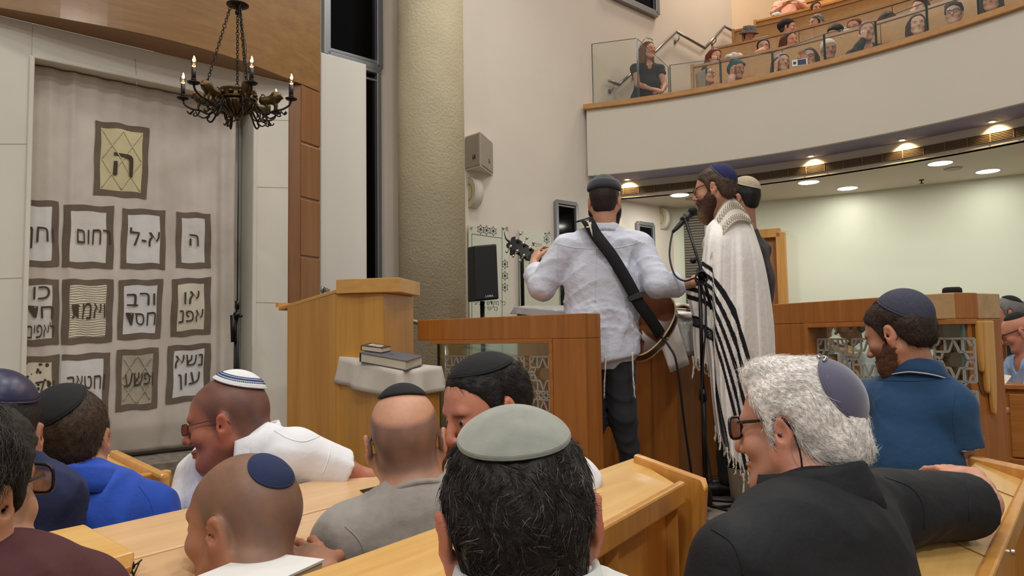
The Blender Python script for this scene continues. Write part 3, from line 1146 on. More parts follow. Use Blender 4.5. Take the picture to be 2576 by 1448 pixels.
def kippah(root, head, axis, half, mat, off=.006, crown=.008, thick=.004, seam=True, name='kippah', rim_mat=None, squash=1.0, rimw=.0028):
    rows = dome(head, axis, half, off, crown, squash=squash)
    mb = MB(); mb.grid([list(map(Vector, r)) for r in rows], close=True)
    o = mb.build(name, mat, root, smooth=True, solid=thick)
    e = MB()
    ring = [Vector(q) for q in rows[-1]]
    e.tube(ring + ring[:2], rimw, 6, cap=False)
    e.build('rim', rim_mat or mat, o, smooth=True)
    return o, rows

def hair_mesh(head, h, t=.010, hl=HL_MEN, rec=0.0, seed=3, rough=.003, rf=70, extra=None, length=0.0, nape=True, back=0.0):
    F_ = Field(h)
    s, R = head.s, head.R
    F_.ell(head.w(CR0 + np.array([0, -.002, 0])), (CRR + t) * s, R, .02)
    F_.ell(head.w((0, -.062, .018)), np.array([.058 + t, .042 + t, .060 + t]) * s, R, .03)
    F_.ell(head.w((0, -.045, -.035)), np.array([.056 + t * .6, .042 + t * .8, .040]) * s, R, .03)
    F_.ell(head.w((0, .045, .035)), np.array([.059 + t, .046 + t, .060 + t]) * s, R, .03)
    for q in (-1, 1):
        F_.ell(head.w((q * .067, .010, .0)), np.array([.0125 + t * .3, .018, .040]) * s, R, .02)
    if extra:
        extra(F_, head)
    n1, n2 = sfield(seed, rf), sfield(seed + 9, rf * 2.4)
    def disp(p, d):
        L = head.l(p)
        g = (piece(L[:, 1], *hl) + rec * np.clip((L[:, 1] - .02) / .08, 0, 1) + .004 * n2(L * .6)) - L[:, 2]
        d2 = d - rough * (n1(L * np.array([1, .7, .45])) * .9 + .5 * n2(L))
        # fade to the scalp at the hairline and nape
        d2 = d2 + np.clip((g + .02) / .02, 0, 1) * t * .7 * s
        return np.maximum(d2, g * .8 * s) - d
    return F_.mesh(disp, smooth=1)

def strands(head, V, Q, count, length, seed, flow, cols, r=.0006, lift=.25, segs=4, keep=None, curl=0.0, noise=.35, cap=None):
    """short hairs as thin three sided tapers rooted on the hair mass"""
    rs = np.random.RandomState(seed)
    N = vnormals(V, Q)
    if cap is not None:
        D = head.l(V) - CR0; D = D / np.linalg.norm(D, axis=1, keepdims=True)
        ck = (D @ _n(cap[0])) < math.cos(cap[1])
        keep = ck if keep is None else keep & ck
    pick = np.arange(len(V)) if keep is None else np.nonzero(keep)[0]
    i = pick[rs.randint(0, len(pick), count)]
    p = V[i] + rs.normal(size=(count, 3)) * .0015
    nn = N[i]
    fl = flow(head.l(p)) @ head.R.T + rs.normal(size=(count, 3)) * noise
    fl = fl - nn * (fl * nn).sum(1, keepdims=True)
    fl /= np.linalg.norm(fl, axis=1, keepdims=True) + 1e-9
    L = length * (0.6 + .8 * rs.rand(count))[:, None]
    side = np.cross(fl, nn)
    ph = rs.rand(count)[:, None] * 6.28
    cent = []
    for k in range(segs + 1):
        u = k / segs
        bend = lift * (u - .8 * u * u)
        cent.append(p - nn * .002 + fl * L * u + nn * L * bend + side * L * curl * np.sin(ph + u * 3.2) * u)
    VV, CC = [], []
    cc = np.array(cols)[rs.randint(0, len(cols), count)] * (.75 + .5 * rs.rand(count))[:, None]
    for k in range(segs + 1):
        rad = r * (1 - .85 * k / segs)
        for j in range(3):
            a = 2 * math.pi * j / 3
            VV.append(cent[k] + side * rad * math.cos(a) + nn * rad * math.sin(a))
            CC.append(cc)
    m = 3 * (segs + 1)
    VV = np.stack(VV, 1).reshape(-1, 3); CC = np.stack(CC, 1).reshape(-1, 3)
    tri = []
    for k in range(segs):
        for j in range(3):
            tri.append([k * 3 + j, k * 3 + (j + 1) % 3, (k + 1) * 3 + (j + 1) % 3, (k + 1) * 3 + j])
    tri = np.array(tri)
    QQ = (np.arange(count)[:, None, None] * m + tri[None]).reshape(-1, 4)
    return VV, QQ, CC

M_skin = vmat('skin', .48, (110, .22, .0012), sss=.06, nvar=.06, nscale=90)
M_hair = vmat('hair', .5, None, nvar=.22, nscale=180, spec=.35)
M_hairb = vmat('hair_coarse', .55, (150, .7, .003, 4), nvar=.3, nscale=130, spec=.3)

def put_hair(root, head, V, Q, col, st=None, name='hair', colf=None):
    C = np.tile(np.array(lin(*col)), (len(V), 1))
    if colf is not None:
        C = colf(head.l(V), C)
    if st is not None:
        a, b, c = st
        Q = np.concatenate([Q, b + len(V)]); V = np.concatenate([V, a]); C = np.concatenate([C, c])
    return mesh_obj(name, V, Q, M_hairb, root, smooth=True, col=C)

# ------------------------------------------------------------------ hands and limbs
def hand(F_, wrist, fdir, back, side, curl=.6, s=1.0, spread=.16, thumb=.8, curls=None):
    """fdir: wrist to knuckles; back: out of the back of the hand; side=+1 thumb on back x fdir side"""
    f = _n(fdir); b = np.asarray(back, float); b = _n(b - f * (b @ f)); l = np.cross(f, b) * side   # l towards thumb
    w = np.asarray(wrist, float)
    F_.cap(w, w + f * .03 * s, .027 * s, .026 * s, .015, lat=b, sq=1.35)
    R = np.stack([l, f, b], 1)
    F_.ell(w + f * .058 * s, np.array([.041, .050, .0155]) * s, R, .015)
    for i in range(4):
        off = (.030 - .0195 * i) * s
        base = w + f * (.093 - (.004 if i == 0 else 0) - (.010 if i == 3 else 0)) * s + l * off + b * .002
        F_.ell(base, np.array([.0095, .011, .0095]) * s, R, .008)
        ang = -.1
        c = curl if curls is None else curls[i]
        d = _n(f + l * (spread * (1.5 - i) * .6))
        p = base
        for j, (ln, r0, r1) in enumerate([(.042, .0090, .0082), (.026, .0082, .0074), (.020, .0074, .0062)]):
            ang += c * (1.0 if j == 0 else 1.1 if j == 1 else .8)
            dd = d * math.cos(ang) - b * math.sin(ang)
            q = p + dd * ln * s * [1.0, 1.08, 1.0, .8][i]
            F_.cap(p, q, r0 * s, r1 * s, .0035)
            p = q
    tb = w + f * .030 * s + l * .028 * s - b * .004
    d1 = _n(l * .75 + f * .75 - b * .35 * thumb)
    d2 = _n(l * .35 + f * .95 - b * .55 * thumb)
    q1 = tb + d1 * .036 * s
    q2 = q1 + d2 * .032 * s
    q3 = q2 + _n(d2 - b * .3 * thumb) * .025 * s
    F_.cap(w + f * .02 * s + l * .012 * s, q1, .016 * s, .0125 * s, .012)
    F_.cap(q1, q2, .0110 * s, .0100 * s, .004)
    F_.cap(q2, q3, .0100 * s, .0078 * s, .004)
    return p

def A(v):
    return np.array([v[0], v[1], v[2]], float)

class Body:
    """joints in world space; builds one body mesh and clothing meshes"""
    def __init__(self, head, nb, pv, shL, shR, depth=.11):
        self.head, self.nb, self.pv, self.shL, self.shR = head, A(nb), A(pv), A(shL), A(shR)
        self.lat = _n(self.shR - self.shL)
        self.up = _n(self.nb - self.pv)
        self.front = _n(np.cross(self.up, self.lat))
        self.W = np.linalg.norm(self.shR - self.shL) / 2
        self.depth = depth
    def torso(self, F_, g=0.0, belly=0.0, low=True):
        mid = (self.shL + self.shR) / 2
        W, D = self.W, self.depth
        sq = D / (W * .92)
        lat, up, fr = self.lat, self.up, self.front
        ch = mid - up * .10
        R = np.stack([lat, fr, up], 1)
        F_.ell(ch - up * .06 - fr * .005, (W * .88 + g, D + g, .20 + g), R, .06)
        F_.ell(mid - up * .005 - fr * .012, (W * .72 + g, D * .72 + g, .075 + g), R, .05)
        if low:
            sqv = sq * 1.0
            F_.cap(ch - up * .10, self.pv, D * .98 + g + belly * .5, D * 1.0 + g + belly, .06, lat=lat, sq=min(.85, sq * 1.12))
        for sh in (self.shL, self.shR):
            F_.cap(self.nb - up * .015, sh, .05 + g, .054 + g, .05)
    def arm(self, F_, sh, el, wr, g=0.0, r=(.054, .044, .036, .027), k=.02, to=None, upto='wrist', clip=None):
        sh, el, wr = A(sh), A(el), A(wr)
        F_.cap(sh, el, r[0] + g, r[1] + g, k, clip=clip)
        if upto == 'wrist':
            m = el + (wr - el) * .45
            F_.cap(el, m, r[1] + g, r[2] * 1.08 + g, k, clip=clip)
            F_.cap(m, wr, r[2] * 1.08 + g, r[3] + g, k, clip=clip)

def cloth(root, name, F_, mat, seed=1, amp=.005, f=10, smooth=1, disp=None, col=None):
    V, Q = F_.mesh(disp or folds(seed, amp, f), smooth=smooth)
    return mesh_obj(name, V, Q, mat, root, smooth=True, col=None if col is None else col(V))

def collar(root, head, nb, front, lat, mat, r=.062, h=.035, fall=.045, open_=.35, tilt=.35, name='collar', trim=None, thick=.003, up=(0, 0, 1), flare=.012):
    """a folded shirt collar: rises from nb round the neck and turns down"""
    nb, fr, la, up = A(nb), _n(front), _n(lat), np.asarray(up, float)
    rows = []
    n = 41
    prof = [(0.0, 0.0), (-.003, h * .6), (0.002, h), (.008, h + .004), (.013, h - .004), (.013 + flare * .6, h - fall * .55), (.013 + flare, h - fall)]
    for (dr, dz) in prof:
        row = []
        for j in range(n):
            a = -math.pi * (1 - open_ * .5) + 2 * math.pi * (1 - open_ * .5) * j / (n - 1)
            ca, sa = math.cos(a), math.sin(a)          # a=0 at the nape
            rr = r + dr
            z = dz - tilt * rr * (1 - ca) * .5 - (.02 * abs(a) / math.pi if dr > .01 else 0)
            row.append(Vector(nb + (-fr * ca * rr * 1.0 + la * sa * rr) + up * z + fr * .012))
        rows.append(row)
    o = MB().grid(rows).build(name, mat, root, smooth=True, solid=thick)
    if trim is not None:
        MB().tube([q + Vector((0, 0, .004)) for q in rows[-1]], .0022, 6).build('piping', trim, o, smooth=True)
    return o

def glasses(root, head, frame_mat, lens=True, w=.026, hgt=.019, r=.0016, y=.109, z=.012, temple=True, name='glasses', square=.6):
    m = MB()
    rim = []
    for q in (-1, 1):
        pts = []
        for j in range(25):
            a = 2 * math.pi * j / 24
            c, s_ = math.cos(a), math.sin(a)
            e = square
            cx = math.copysign(abs(c) ** e, c) * w; cz = math.copysign(abs(s_) ** e, s_) * hgt
            pts.append(head.w((q * .034 + cx, y - .10 * abs(cx + q * .034) * abs(cx + q * .034) * 6, z + cz)))
        m.tube([Vector(k) for k in pts], r * head.s, 6, cap=False)
        rim.append(pts)
    m.tube([Vector(head.w((-.009, y, z + .006))), Vector(head.w((0, y + .003, z + .008))), Vector(head.w((.009, y, z + .006)))], r * head.s, 6)
    o = m.build(name, frame_mat, root, smooth=True)
    t = MB()
    for q in (-1, 1):
        t.tube([Vector(head.w(k)) for k in [(q * .0605, y - .021, z + .010), (q * .072, y - .040, z + .012), (q * .083, .02, z + .014), (q * .086, -.012, z + .016), (q * .085, -.030, z - .004)]], r * 1.15 * head.s, 6)
    t.build('temple', frame_mat, o, smooth=True)
    if lens:
        l = MB()
        for pts in rim:
            l.add([Vector(k) for k in pts[:-1]], [tuple(range(24))])
        l.build('lens', glass('lens_glass', (235, 238, 235), .02, .05), o)
    return o

def eyes(root, head, gaze=(0, 1, 0), iris=(60, 40, 26)):
    for q in (-1, 1):
        c = np.array([q * .032, .0855, .0065])
        m = MB().ball(Vector(head.w(c)), .0128 * head.s, 16)
        V = np.array([tuple(v) for v in m.v])
        d = (head.l(V) - c) / .0128
        gz = _n(gaze)
        dot = d @ gz
        C = np.where((dot > .93)[:, None], np.array([.004, .004, .004]), np.where((dot > .80)[:, None], np.array(lin(*iris)), np.array(lin(206, 196, 188))))
        mesh_obj('eye', V, m.f, vmat('eye_surface', .12, nvar=0), root, smooth=True, col=C)

def beard_mesh(head, h, t=.008, drop=.02, seed=5, rough=.0025, fwd=.008, tache=True):
    F_ = Field(h)
    s, R = head.s, head.R
    F_.ell(head.w((0, .036, -.034)), np.array([.058 + t, .060 + t, .078 + t]) * s, R, .02)
    F_.ell(head.w((0, .062 + fwd, -.092 - drop * .5)), np.array([.036 + t, .032 + t, .028 + t + drop * .5]) * s, R, .03)
    for q in (-1, 1):
        F_.cap(head.w((q * .058, .006, -.040)), head.w((q * .028, .066 + fwd * .5, -.100 - drop * .6)), (.020 + t) * s, (.018 + t) * s, .03)
        if tache:
            F_.cap(head.w((0, .112, -.049)), head.w((q * .026, .102, -.062)), .007 * s, .006 * s, .01)
    n1, n2 = sfield(seed, 60), sfield(seed + 3, 150)
    def disp(p, d):
        L = head.l(p)
        g = L[:, 2] - piece(L[:, 1], [-.03, -.005, .006, .018, .03, .06, .08, .092, .105, .14], [-.09, -.03, .005, .008, -.012, -.040, -.046, -.040, -.036, -.040])
        d2 = d - rough * (n1(L) + .6 * n2(L))
        mouth = np.linalg.norm((L - np.array([0, .112, -.0635])) / np.array([.019, .03, .006]), axis=1) - 1
        d2 = np.maximum(d2, -mouth * .006)
        return np.maximum(d2, g * .8 * s) - d
    return F_.mesh(disp)
# ================================================================== people
def upper(name_label, cat, head, nb, pv, shL, shR, armL=None, armR=None, shirt='shirt', mat=None, sleeve=('short', 'short'), h=.005, hs=.007,
          tone=(196, 146, 118), skin_kw=None, head_kw=None, neck_r=.056, belly=0.0, depth=.115, seed=1, fold=.006, ff=10, hole=.064, loc=None, hands=(None, None),
          group=None, ease=.012, low=True, cut_low=None, lowbody=None, body_disp=None, sleeve_at=.62, shirt_extra=None, eyes_on=False, gaze=(0, 1, 0)):
    B = Body(head, nb, pv, shL, shR, depth)
    root = thing('person', name_label, cat, loc if loc is not None else (B.pv[0], B.pv[1], 0), group)
    F_ = Field(h)
    head.prims(F_, **(head_kw or {}))
    head.neck(F_, B.nb, neck_r)
    B.torso(F_, -.006, belly, low)
    arms = [('L', armL, B.shL), ('R', armR, B.shR)]
    for i, (sd, arm, sh) in enumerate(arms):
        if arm is None:
            continue
        el, wr = A(arm[0]), A(arm[1])
        B.arm(F_, sh, el, wr, -.004)
        if hands[i] is not None:
            hand(F_, wr, **hands[i])
    if lowbody:
        lowbody(F_, B)
    V, Q = F_.mesh(body_disp)
    mesh_obj('body', V, Q, M_skin, root, smooth=True, col=skin_colors(V, head, tone, **(skin_kw or {})))
    if eyes_on:
        eyes(root, head, gaze)
    o = None
    if mat is not None:
        S = Field(hs)
        B.torso(S, ease, belly, low)
        for i, (sd, arm, sh) in enumerate(arms):
            if arm is None:
                el = A(sh) + np.array([0, 0, -.28]) + B.front * .05
                wr = el + B.front * .2
            else:
                el, wr = A(arm[0]), A(arm[1])
            sv = sleeve[i]
            if sv == 'none':
                continue
            if sv == 'short':
                d = _n(el - A(sh)); cpt = A(sh) + (el - A(sh)) * sleeve_at
                B.arm(S, sh, el, wr, ease + .006, upto='elbow', clip=[(cpt, d)])
            elif sv == 'long':
                d = _n(wr - el)
                B.arm(S, sh, el, wr, ease, clip=[(wr - d * .01, d)])
            elif sv == 'rolled':
                d = _n(wr - el); cpt = el + (wr - el) * .42
                B.arm(S, sh, el, wr, ease + .006, clip=[(cpt, d)])
        if shirt_extra:
            shirt_extra(S, B)
        S.cap(B.nb - B.up * .045 + B.front * .035, head.w((0, .01, .0)), hole, hole * .95, .006, '-')
        if cut_low is not None:
            S.ell(*cut_low)
        o = cloth(root, shirt, S, mat, seed, fold, ff)
    return root, B, o

FAB = lambda n, c, **k: plain(n, c, .9, bump=(30, .45, .006, 5), sheen=.0 if sum(c) < 200 else .15, **k)
def look(ax, ay, az=0.0):
    return np.array([ax, ay, az])

# ------------------------------------------------------------------ nearest man, grey kippah, seen from behind
hd = Head(P(1310, 1332, .87), look(-.06, 1, -.02), (-.085, -.06, 1), .97)
root, B, sh = upper('man with short dark greying hair under a large pale grey kippah, seen from behind', 'person', hd,
    P(1330, 1500, .84), P(1330, 2300, .86), P(930, 1730, .85), P(1730, 1690, .88), shirt='shirt',
    mat=plain('white_check_shirt', (226, 228, 224), .85, bump=(300, .2, .001)), h=.004, tone=(190, 132, 108), neck_r=.060, head_kw=dict(earx=.009),
    skin_kw=dict(ear=.75, stub=(70, 50, 42), stub_amt=.35), sleeve=('short', 'short'))
collar(root, hd, P(1330, 1488, .835), B.front, B.lat, MATS['white_check_shirt'], r=.072, h=.030, fall=.05, tilt=.2)
V, Q = hair_mesh(hd, .0032, t=.009, seed=11, rough=.0035, rf=55)
L = hd.l(V)
nf = sfield(4, 40)
def flow_short(L):
    return np.stack([L[:, 0] * 4 + .9 * np.sin(L[:, 2] * 85 + L[:, 0] * 60), -.35 + 0 * L[:, 0], -.9 + .7 * np.sin(L[:, 0] * 95 + L[:, 2] * 30)], -1)
cols = [lin(44, 39, 36)] * 6 + [lin(32, 28, 27)] * 5 + [lin(70, 63, 58)] * 3 + [lin(112, 106, 101)] * 2
st = strands(hd, V, Q, 24000, .015, 7, flow_short, cols, .00055, .16, 4, keep=(L[:, 1] < .06), curl=.14, noise=.2, cap=((.02, -.34, .94), .76))
put_hair(root, hd, V, Q, (33, 29, 27), st, colf=lambda L, C: C * (1 + .5 * sfield(21, 90)(L)[:, None]))
M_suede = plain('grey_suede', (150, 152, 140), .95, bump=(90, .35, .002), var=.18, vscale=22, sheen=.4, vcolor=(134, 136, 128))
k, rows = kippah(root, hd, hd.R @ np.array([.02, -.34, .94]), .72, M_suede, off=.0145, crown=.001, thick=.004, rimw=.0016)
band = MB(); r1, r2 = rows[-2], rows[-1]
band.tube([Vector(a) * .35 + Vector(b) * .65 + Vector(hd.R @ np.array([0, 0, .0018])) for a, b in zip(rows[-2], rows[-1])] + [Vector(rows[-2][0]) * .35 + Vector(rows[-1][0]) * .65 + Vector(hd.R @ np.array([0, 0, .0018]))], .0013, 6, cap=False)
band.build('stitched_band', M_suede, k, smooth=True)
sm = MB()
for j in (3, 13, 23, 33):
    sm.tube([Vector(rows[i][j]) + Vector(hd.R @ np.array([0, 0, .0012])) for i in range(0, 14)], .0011, 5)
sm.build('panel_seam', M_suede, k, smooth=True)

# ------------------------------------------------------------------ shaven man with the small navy kippah
hd = Head(P(616, 1325, 1.38), look(-.93, .36, -.10), (.06, .02, 1), 1.0)
root, B, sh = upper('shaven headed man with small round navy kippah, one hand on the desk', 'person', hd,
    P(650, 1560, 1.28), P(680, 2100, 1.20), P(420, 1720, 1.15), P(860, 1690, 1.38), armR=(P(860, 1790, 1.25), P(815, 1440, 1.35)),
    mat=FAB('charcoal_tshirt', (60, 60, 66)), h=.004, tone=(174, 120, 92), neck_r=.064, hands=(None, dict(fdir=P(750, 1375, 1.44) - P(815, 1440, 1.35), back=(0, -.3, 1), side=1, curl=.25)),
    head_kw=dict(fat=.004), skin_kw=dict(ear=.35, stub=(106, 88, 76), stub_amt=.75, stub_hl=HL_MEN, blush=.3))
M_navyk = FAB('navy_felt', (38, 48, 84))
kippah(root, hd, P(712, 1172, 1.36) - P(622, 1290, 1.38) + Vector((0, -.02, 0)), .46, M_navyk, off=.002, crown=.007, thick=.003)

# ------------------------------------------------------------------ grey T-shirt man
hd = Head(P(1021, 1120, 1.64), look(-.12, 1, -.08), (-.07, 0, 1), .95)
root, B, sh = upper('man with cropped hair in grey T-shirt holding a pen at the desk', 'person', hd,
    P(1046, 1248, 1.60), P(1060, 1800, 1.52), P(880, 1352, 1.56), P(1262, 1305, 1.70), armL=(P(890, 1520, 1.72), P(962, 1282, 1.86)),
    armR=(P(1330, 1500, 1.8), P(1200, 1420, 2.0)),
    mat=FAB('grey_marl_tshirt', (158, 152, 145), var=.08, vscale=60), tone=(204, 152, 124), neck_r=.062, head_kw=dict(earx=.004), seed=8, fold=.004, hole=.068, ease=.014,
    hands=(dict(fdir=P(915, 1262, 1.93) - P(962, 1282, 1.86), back=(0, -.55, .8), side=1, curl=.7), None),
    skin_kw=dict(ear=.7, stub=(84, 68, 66), stub_amt=.78, top=(.080, .014)), h=.004)
M_blackk = FAB('black_kippah_cloth', (27, 26, 28))
kippah(root, hd, hd.R @ np.array([.0, -.02, 1]), .66, M_blackk, off=.004, crown=.006)
nr = MB(); ring = []
for j in range(33):
    a = 2 * math.pi * j / 32
    ring.append(Vector(B.nb) + Vector(B.lat) * .071 * math.cos(a) + Vector(B.front) * (.070 * math.sin(a) + .012) + Vector((0, 0, -.004 - .034 * math.sin(a))))
nr.tube(ring, .007, 8, cap=False); nr.build('neckband', MATS['grey_marl_tshirt'], root, smooth=True)
tag(MB().tube([P(905, 1236, 1.93), P(965, 1222, 1.86)], .004, 8).build('pen', plain('pen_dark', (40, 36, 34), .4)), 'dark pen held in the hand of the grey T-shirt man', 'pen')

# ------------------------------------------------------------------ man with the black kippah turning round
hd = Head(P(1230, 1036, 1.80), look(-.76, -.50, -.26), (-.10, 0, 1), 1.02)
root, B, sh = upper('dark haired man in large black kippah leaning and looking round, eyes visible', 'person', hd,
    P(1310, 1120, 1.90), P(1330, 1700, 1.95), P(1432, 1215, 1.84), P(1180, 1190, 2.10), shirt='shirt', mat=FAB('white_cotton', (232, 232, 236)), tone=(206, 140, 116), h=.004,
    skin_kw=dict(ear=.6, brow=(44, 32, 26), blush=.5), eyes_on=True, gaze=(-.1, 1, .05))
V, Q = hair_mesh(hd, .004, t=.006, seed=31, rec=.016)
L = hd.l(V)
st = strands(hd, V, Q, 5000, .025, 17, lambda L: np.stack([L[:, 0] * 2, -.9 + 0 * L[:, 0], -.5 + 0 * L[:, 0]], -1), [lin(30, 25, 23), lin(44, 38, 34), lin(22, 18, 17)], .0005, .12, 4, noise=.2, cap=((.03, -.02, 1), .95))
put_hair(root, hd, V, Q, (30, 25, 23), st)
kippah(root, hd, hd.R @ np.array([.03, -.02, 1]), .92, M_blackk, off=.008, crown=.0)

# ------------------------------------------------------------------ white shirt man with the crocheted kippah
hd = Head(P(578, 1066, 2.05), look(-.99, -.06, -.16), (.03, .03, 1), 1.0)
M_wshirt = plain('white_shirt', (236, 236, 240), .85, bump=(18, .5, .010, 5))
root, B, sh = upper('man in white shirt and glasses with white and blue crocheted kippah, smiling to the left', 'person', hd,
    P(640, 1120, 2.08), P(640, 1560, 2.15), P(740, 1150, 1.98), P(520, 1200, 2.22), armL=(P(868, 1195, 2.04), P(985, 1235, 2.1)), armR=(P(470, 1330, 2.1), P(420, 1420, 2.0)),
    shirt='shirt', mat=M_wshirt, tone=(178, 112, 88), neck_r=.066, h=.0045, sleeve=('short', 'short'), sleeve_at=.98, seed=14, fold=.006, ff=8, depth=.13, belly=.02, ease=.02,
    head_kw=dict(fat=.006), skin_kw=dict(ear=.6, stub=(72, 60, 58), stub_hl=HL_MEN, stub_amt=.78, blush=.4))
collar(root, hd, P(634, 1112, 2.07), B.front, B.lat, M_wshirt, r=.074, h=.040, fall=.055, tilt=.4)
M_croch = plain('white_crochet', (232, 232, 232), .9, bump=(220, .9, .002))
kp, rows = kippah(root, hd, hd.R @ np.array([.06, -.42, .90]), .80, M_croch, off=.007, crown=.008)
M_blueth = plain('blue_thread', (52, 72, 128), .9)
for nm, i, rr in (('blue_stripe', 10.6, .0035),):
    b = MB(); f = i - int(i)
    ring = [Vector(a) * (1 - f) + Vector(c) * f + (Vector(c) - Vector(hd.w(CR0))).normalized() * .0012 for a, c in zip(rows[int(i)], rows[int(i) + 1])]
    b.tube(ring + ring[:2], rr, 6, cap=False)
    b.build(nm, M_blueth, kp, smooth=True)
b = MB()
for ii in (9.4, 11.9):
    i0, f = int(ii), ii - int(ii)
    for j in range(40):
        for e in (0, .5):
            a = Vector(rows[i0][j]) * (1 - f) + Vector(rows[i0 + 1][j]) * f
            c = Vector(rows[i0][(j + 1) % 40]) * (1 - f) + Vector(rows[i0 + 1][(j + 1) % 40]) * f
            q = a * (1 - e) + c * e
            b.ball(q + (q - Vector(hd.w(CR0))).normalized() * .0015, .0026, 6)
b.build('blue_pattern', M_blueth, kp, smooth=True)['kind'] = 'stuff'
glasses(root, hd, plain('silver_frame', (120, 112, 104), .3, .8), r=.0012, hgt=.015, z=.006)

# ------------------------------------------------------------------ blue polo man
hd = Head(P(174, 1118, 1.88), look(-.38, .92, -.24), (-.08, .1, 1), 1.0)
M_blue_polo = plain('royal_blue_pique', (30, 78, 186), .8, bump=(26, .4, .008, 4), sheen=.1)
root, B, sh = upper('man with brown hair and black kippah in a royal blue polo shirt', 'person', hd,
    P(205, 1212, 1.85), P(240, 1700, 1.85), P(45, 1310, 1.76), P(372, 1288, 1.94), armL=(P(0, 1480, 1.9), P(60, 1500, 2.2)), armR=(P(415, 1470, 1.9), P(330, 1500, 2.2)),
    shirt='polo_shirt', mat=M_blue_polo, tone=(200, 146, 116), seed=3, fold=.004, ff=7, ease=.018, skin_kw=dict(ear=.8), h=.0045)
collar(root, hd, P(206, 1203, 1.84), B.front, B.lat, M_blue_polo, r=.070, h=.034, fall=.06, tilt=.25, flare=.02)
V, Q = hair_mesh(hd, .004, t=.010, seed=41)
L = hd.l(V)
st = strands(hd, V, Q, 7000, .018, 19, lambda L: np.stack([L[:, 0] * 4, -.3 + 0 * L[:, 0], -1 + 0 * L[:, 0]], -1), [lin(74, 56, 40), lin(58, 44, 34), lin(96, 76, 56)], .0005, .14, 4, noise=.22, cap=((-.42, -.62, .66), .88))
put_hair(root, hd, V, Q, (64, 48, 36), st)
kippah(root, hd, hd.R @ np.array([-.42, -.62, .66]), .86, M_blackk, off=.018, crown=.004)

# ------------------------------------------------------------------ far left, man with the shiny navy kippah
hd = Head(P(-14, 1108, 1.62), look(-.42, .9, -.1), (0, 0, 1), 1.0)
root, B, sh = upper('man in shiny dark navy kippah half cut off at the left edge', 'person', hd,
    P(-10, 1180, 1.6), P(0, 1700, 1.6), P(-190, 1260, 1.6), P(120, 1250, 1.66), mat=FAB('navy_shirt', (40, 48, 84)), tone=(186, 134, 108))
V, Q = hair_mesh(hd, .005, t=.009, seed=43)
put_hair(root, hd, V, Q, (34, 28, 26))
kippah(root, hd, hd.R @ np.array([.1, -.25, .95]), 1.0, plain('navy_satin', (34, 34, 70), .35, bump=(200, .2, .001)), off=.012, crown=.010)

# ------------------------------------------------------------------ left foreground, maroon T-shirt
hd = Head(P(-128, 1272, 1.0), look(.13, .99, .04), (.02, -.05, 1), 1.0)
root, B, sh = upper('dark haired man in glasses and maroon T-shirt, cut off by the left edge', 'person', hd,
    P(-70, 1450, 1.0), P(-60, 2200, 1.0), P(-440, 1540, .88), P(195, 1520, 1.10), mat=FAB('maroon_tshirt', (82, 42, 46)), tone=(190, 142, 112), h=.004, seed=6, fold=.004,
    head_kw=dict(fat=.003), skin_kw=dict(ear=.3, stub=(60, 48, 42), stub_amt=.2))
V, Q = hair_mesh(hd, .0035, t=.020, seed=47, rough=.004)
L = hd.l(V)
st = strands(hd, V, Q, 9000, .030, 23, lambda L: np.stack([L[:, 0] * 2, -.5 + .4 * np.sin(L[:, 2] * 50), -.9 + 0 * L[:, 0]], -1), [lin(34, 29, 27), lin(52, 46, 42), lin(84, 78, 72), lin(26, 22, 20)], .0005, .3, 4, curl=.25, keep=(L[:, 1] < .025) & ((L[:, 2] > .035) | (L[:, 1] < -.035)))
put_hair(root, hd, V, Q, (36, 31, 28), st)
glasses(root, hd, plain('black_acetate', (18, 18, 20), .25), r=.0026, hgt=.021, w=.027, y=.114)

# ------------------------------------------------------------------ white haired man, arm along the pew
hd = Head(P(2008, 1088, 1.42), look(-.72, .69, -.10), (.02, .05, 1), .99)
M_blkpolo = plain('black_pique', (17, 18, 23), .8, bump=(22, .5, .010, 4))
root, B, sh = upper('white haired man in black polo and dark glasses with arm along the pew back', 'person', hd,
    P(2062, 1262, 1.36), P(2040, 1900, 1.28), P(1858, 1420, 1.18), P(2236, 1282, 1.50), armL=(P(1790, 1650, 1.15), P(1700, 1700, 1.3)), armR=(P(2466, 1266, 1.66), P(2448, 1200, 1.86)),
    shirt='polo_shirt', mat=M_blkpolo, tone=(206, 150, 126), neck_r=.064, h=.004, hs=.006, seed=22, fold=.005, ff=9, ease=.016, depth=.13, belly=.02, sleeve_at=.84, hole=.072,
    hands=(None, dict(fdir=P(2385, 1180, 1.95) - P(2448, 1200, 1.86), back=(.1, -.35, .9), side=-1, curl=.35)),
    head_kw=dict(nose=1.3, jaw=1.25, fat=.006), skin_kw=dict(ear=.5, brow=(170, 165, 160), blush=.5))
collar(root, hd, P(2056, 1236, 1.36), B.front, B.lat, M_blkpolo, r=.082, h=.055, fall=.075, tilt=.35, flare=.028)
V, Q = hair_mesh(hd, .0035, t=.012, seed=51, rough=.003, rf=45, rec=.012,
    extra=lambda F_, H_: (F_.ell(H_.w((0, .050, .118)), np.array([.055, .045, .028]), H_.R, .03), F_.ell(H_.w((0, -.085, -.030)), np.array([.060, .040, .045]), H_.R, .03)))
L = hd.l(V)
def flow_white(L):
    return np.stack([L[:, 0] * 3 + .3 * np.sin(L[:, 1] * 60), -.9 + .4 * np.sin(L[:, 2] * 50), -.5 - .5 * (L[:, 1] < -.05) + .5 * np.sin(L[:, 1] * 45 + L[:, 2] * 30)], -1)
cols = [lin(246, 243, 240), lin(238, 233, 228), lin(252, 251, 250), lin(222, 214, 206)]
st = strands(hd, V, Q, 14000, .026, 29, flow_white, cols, .0005, .22, 4, curl=.2, noise=.28, cap=((-.02, -.95, .36), .66))
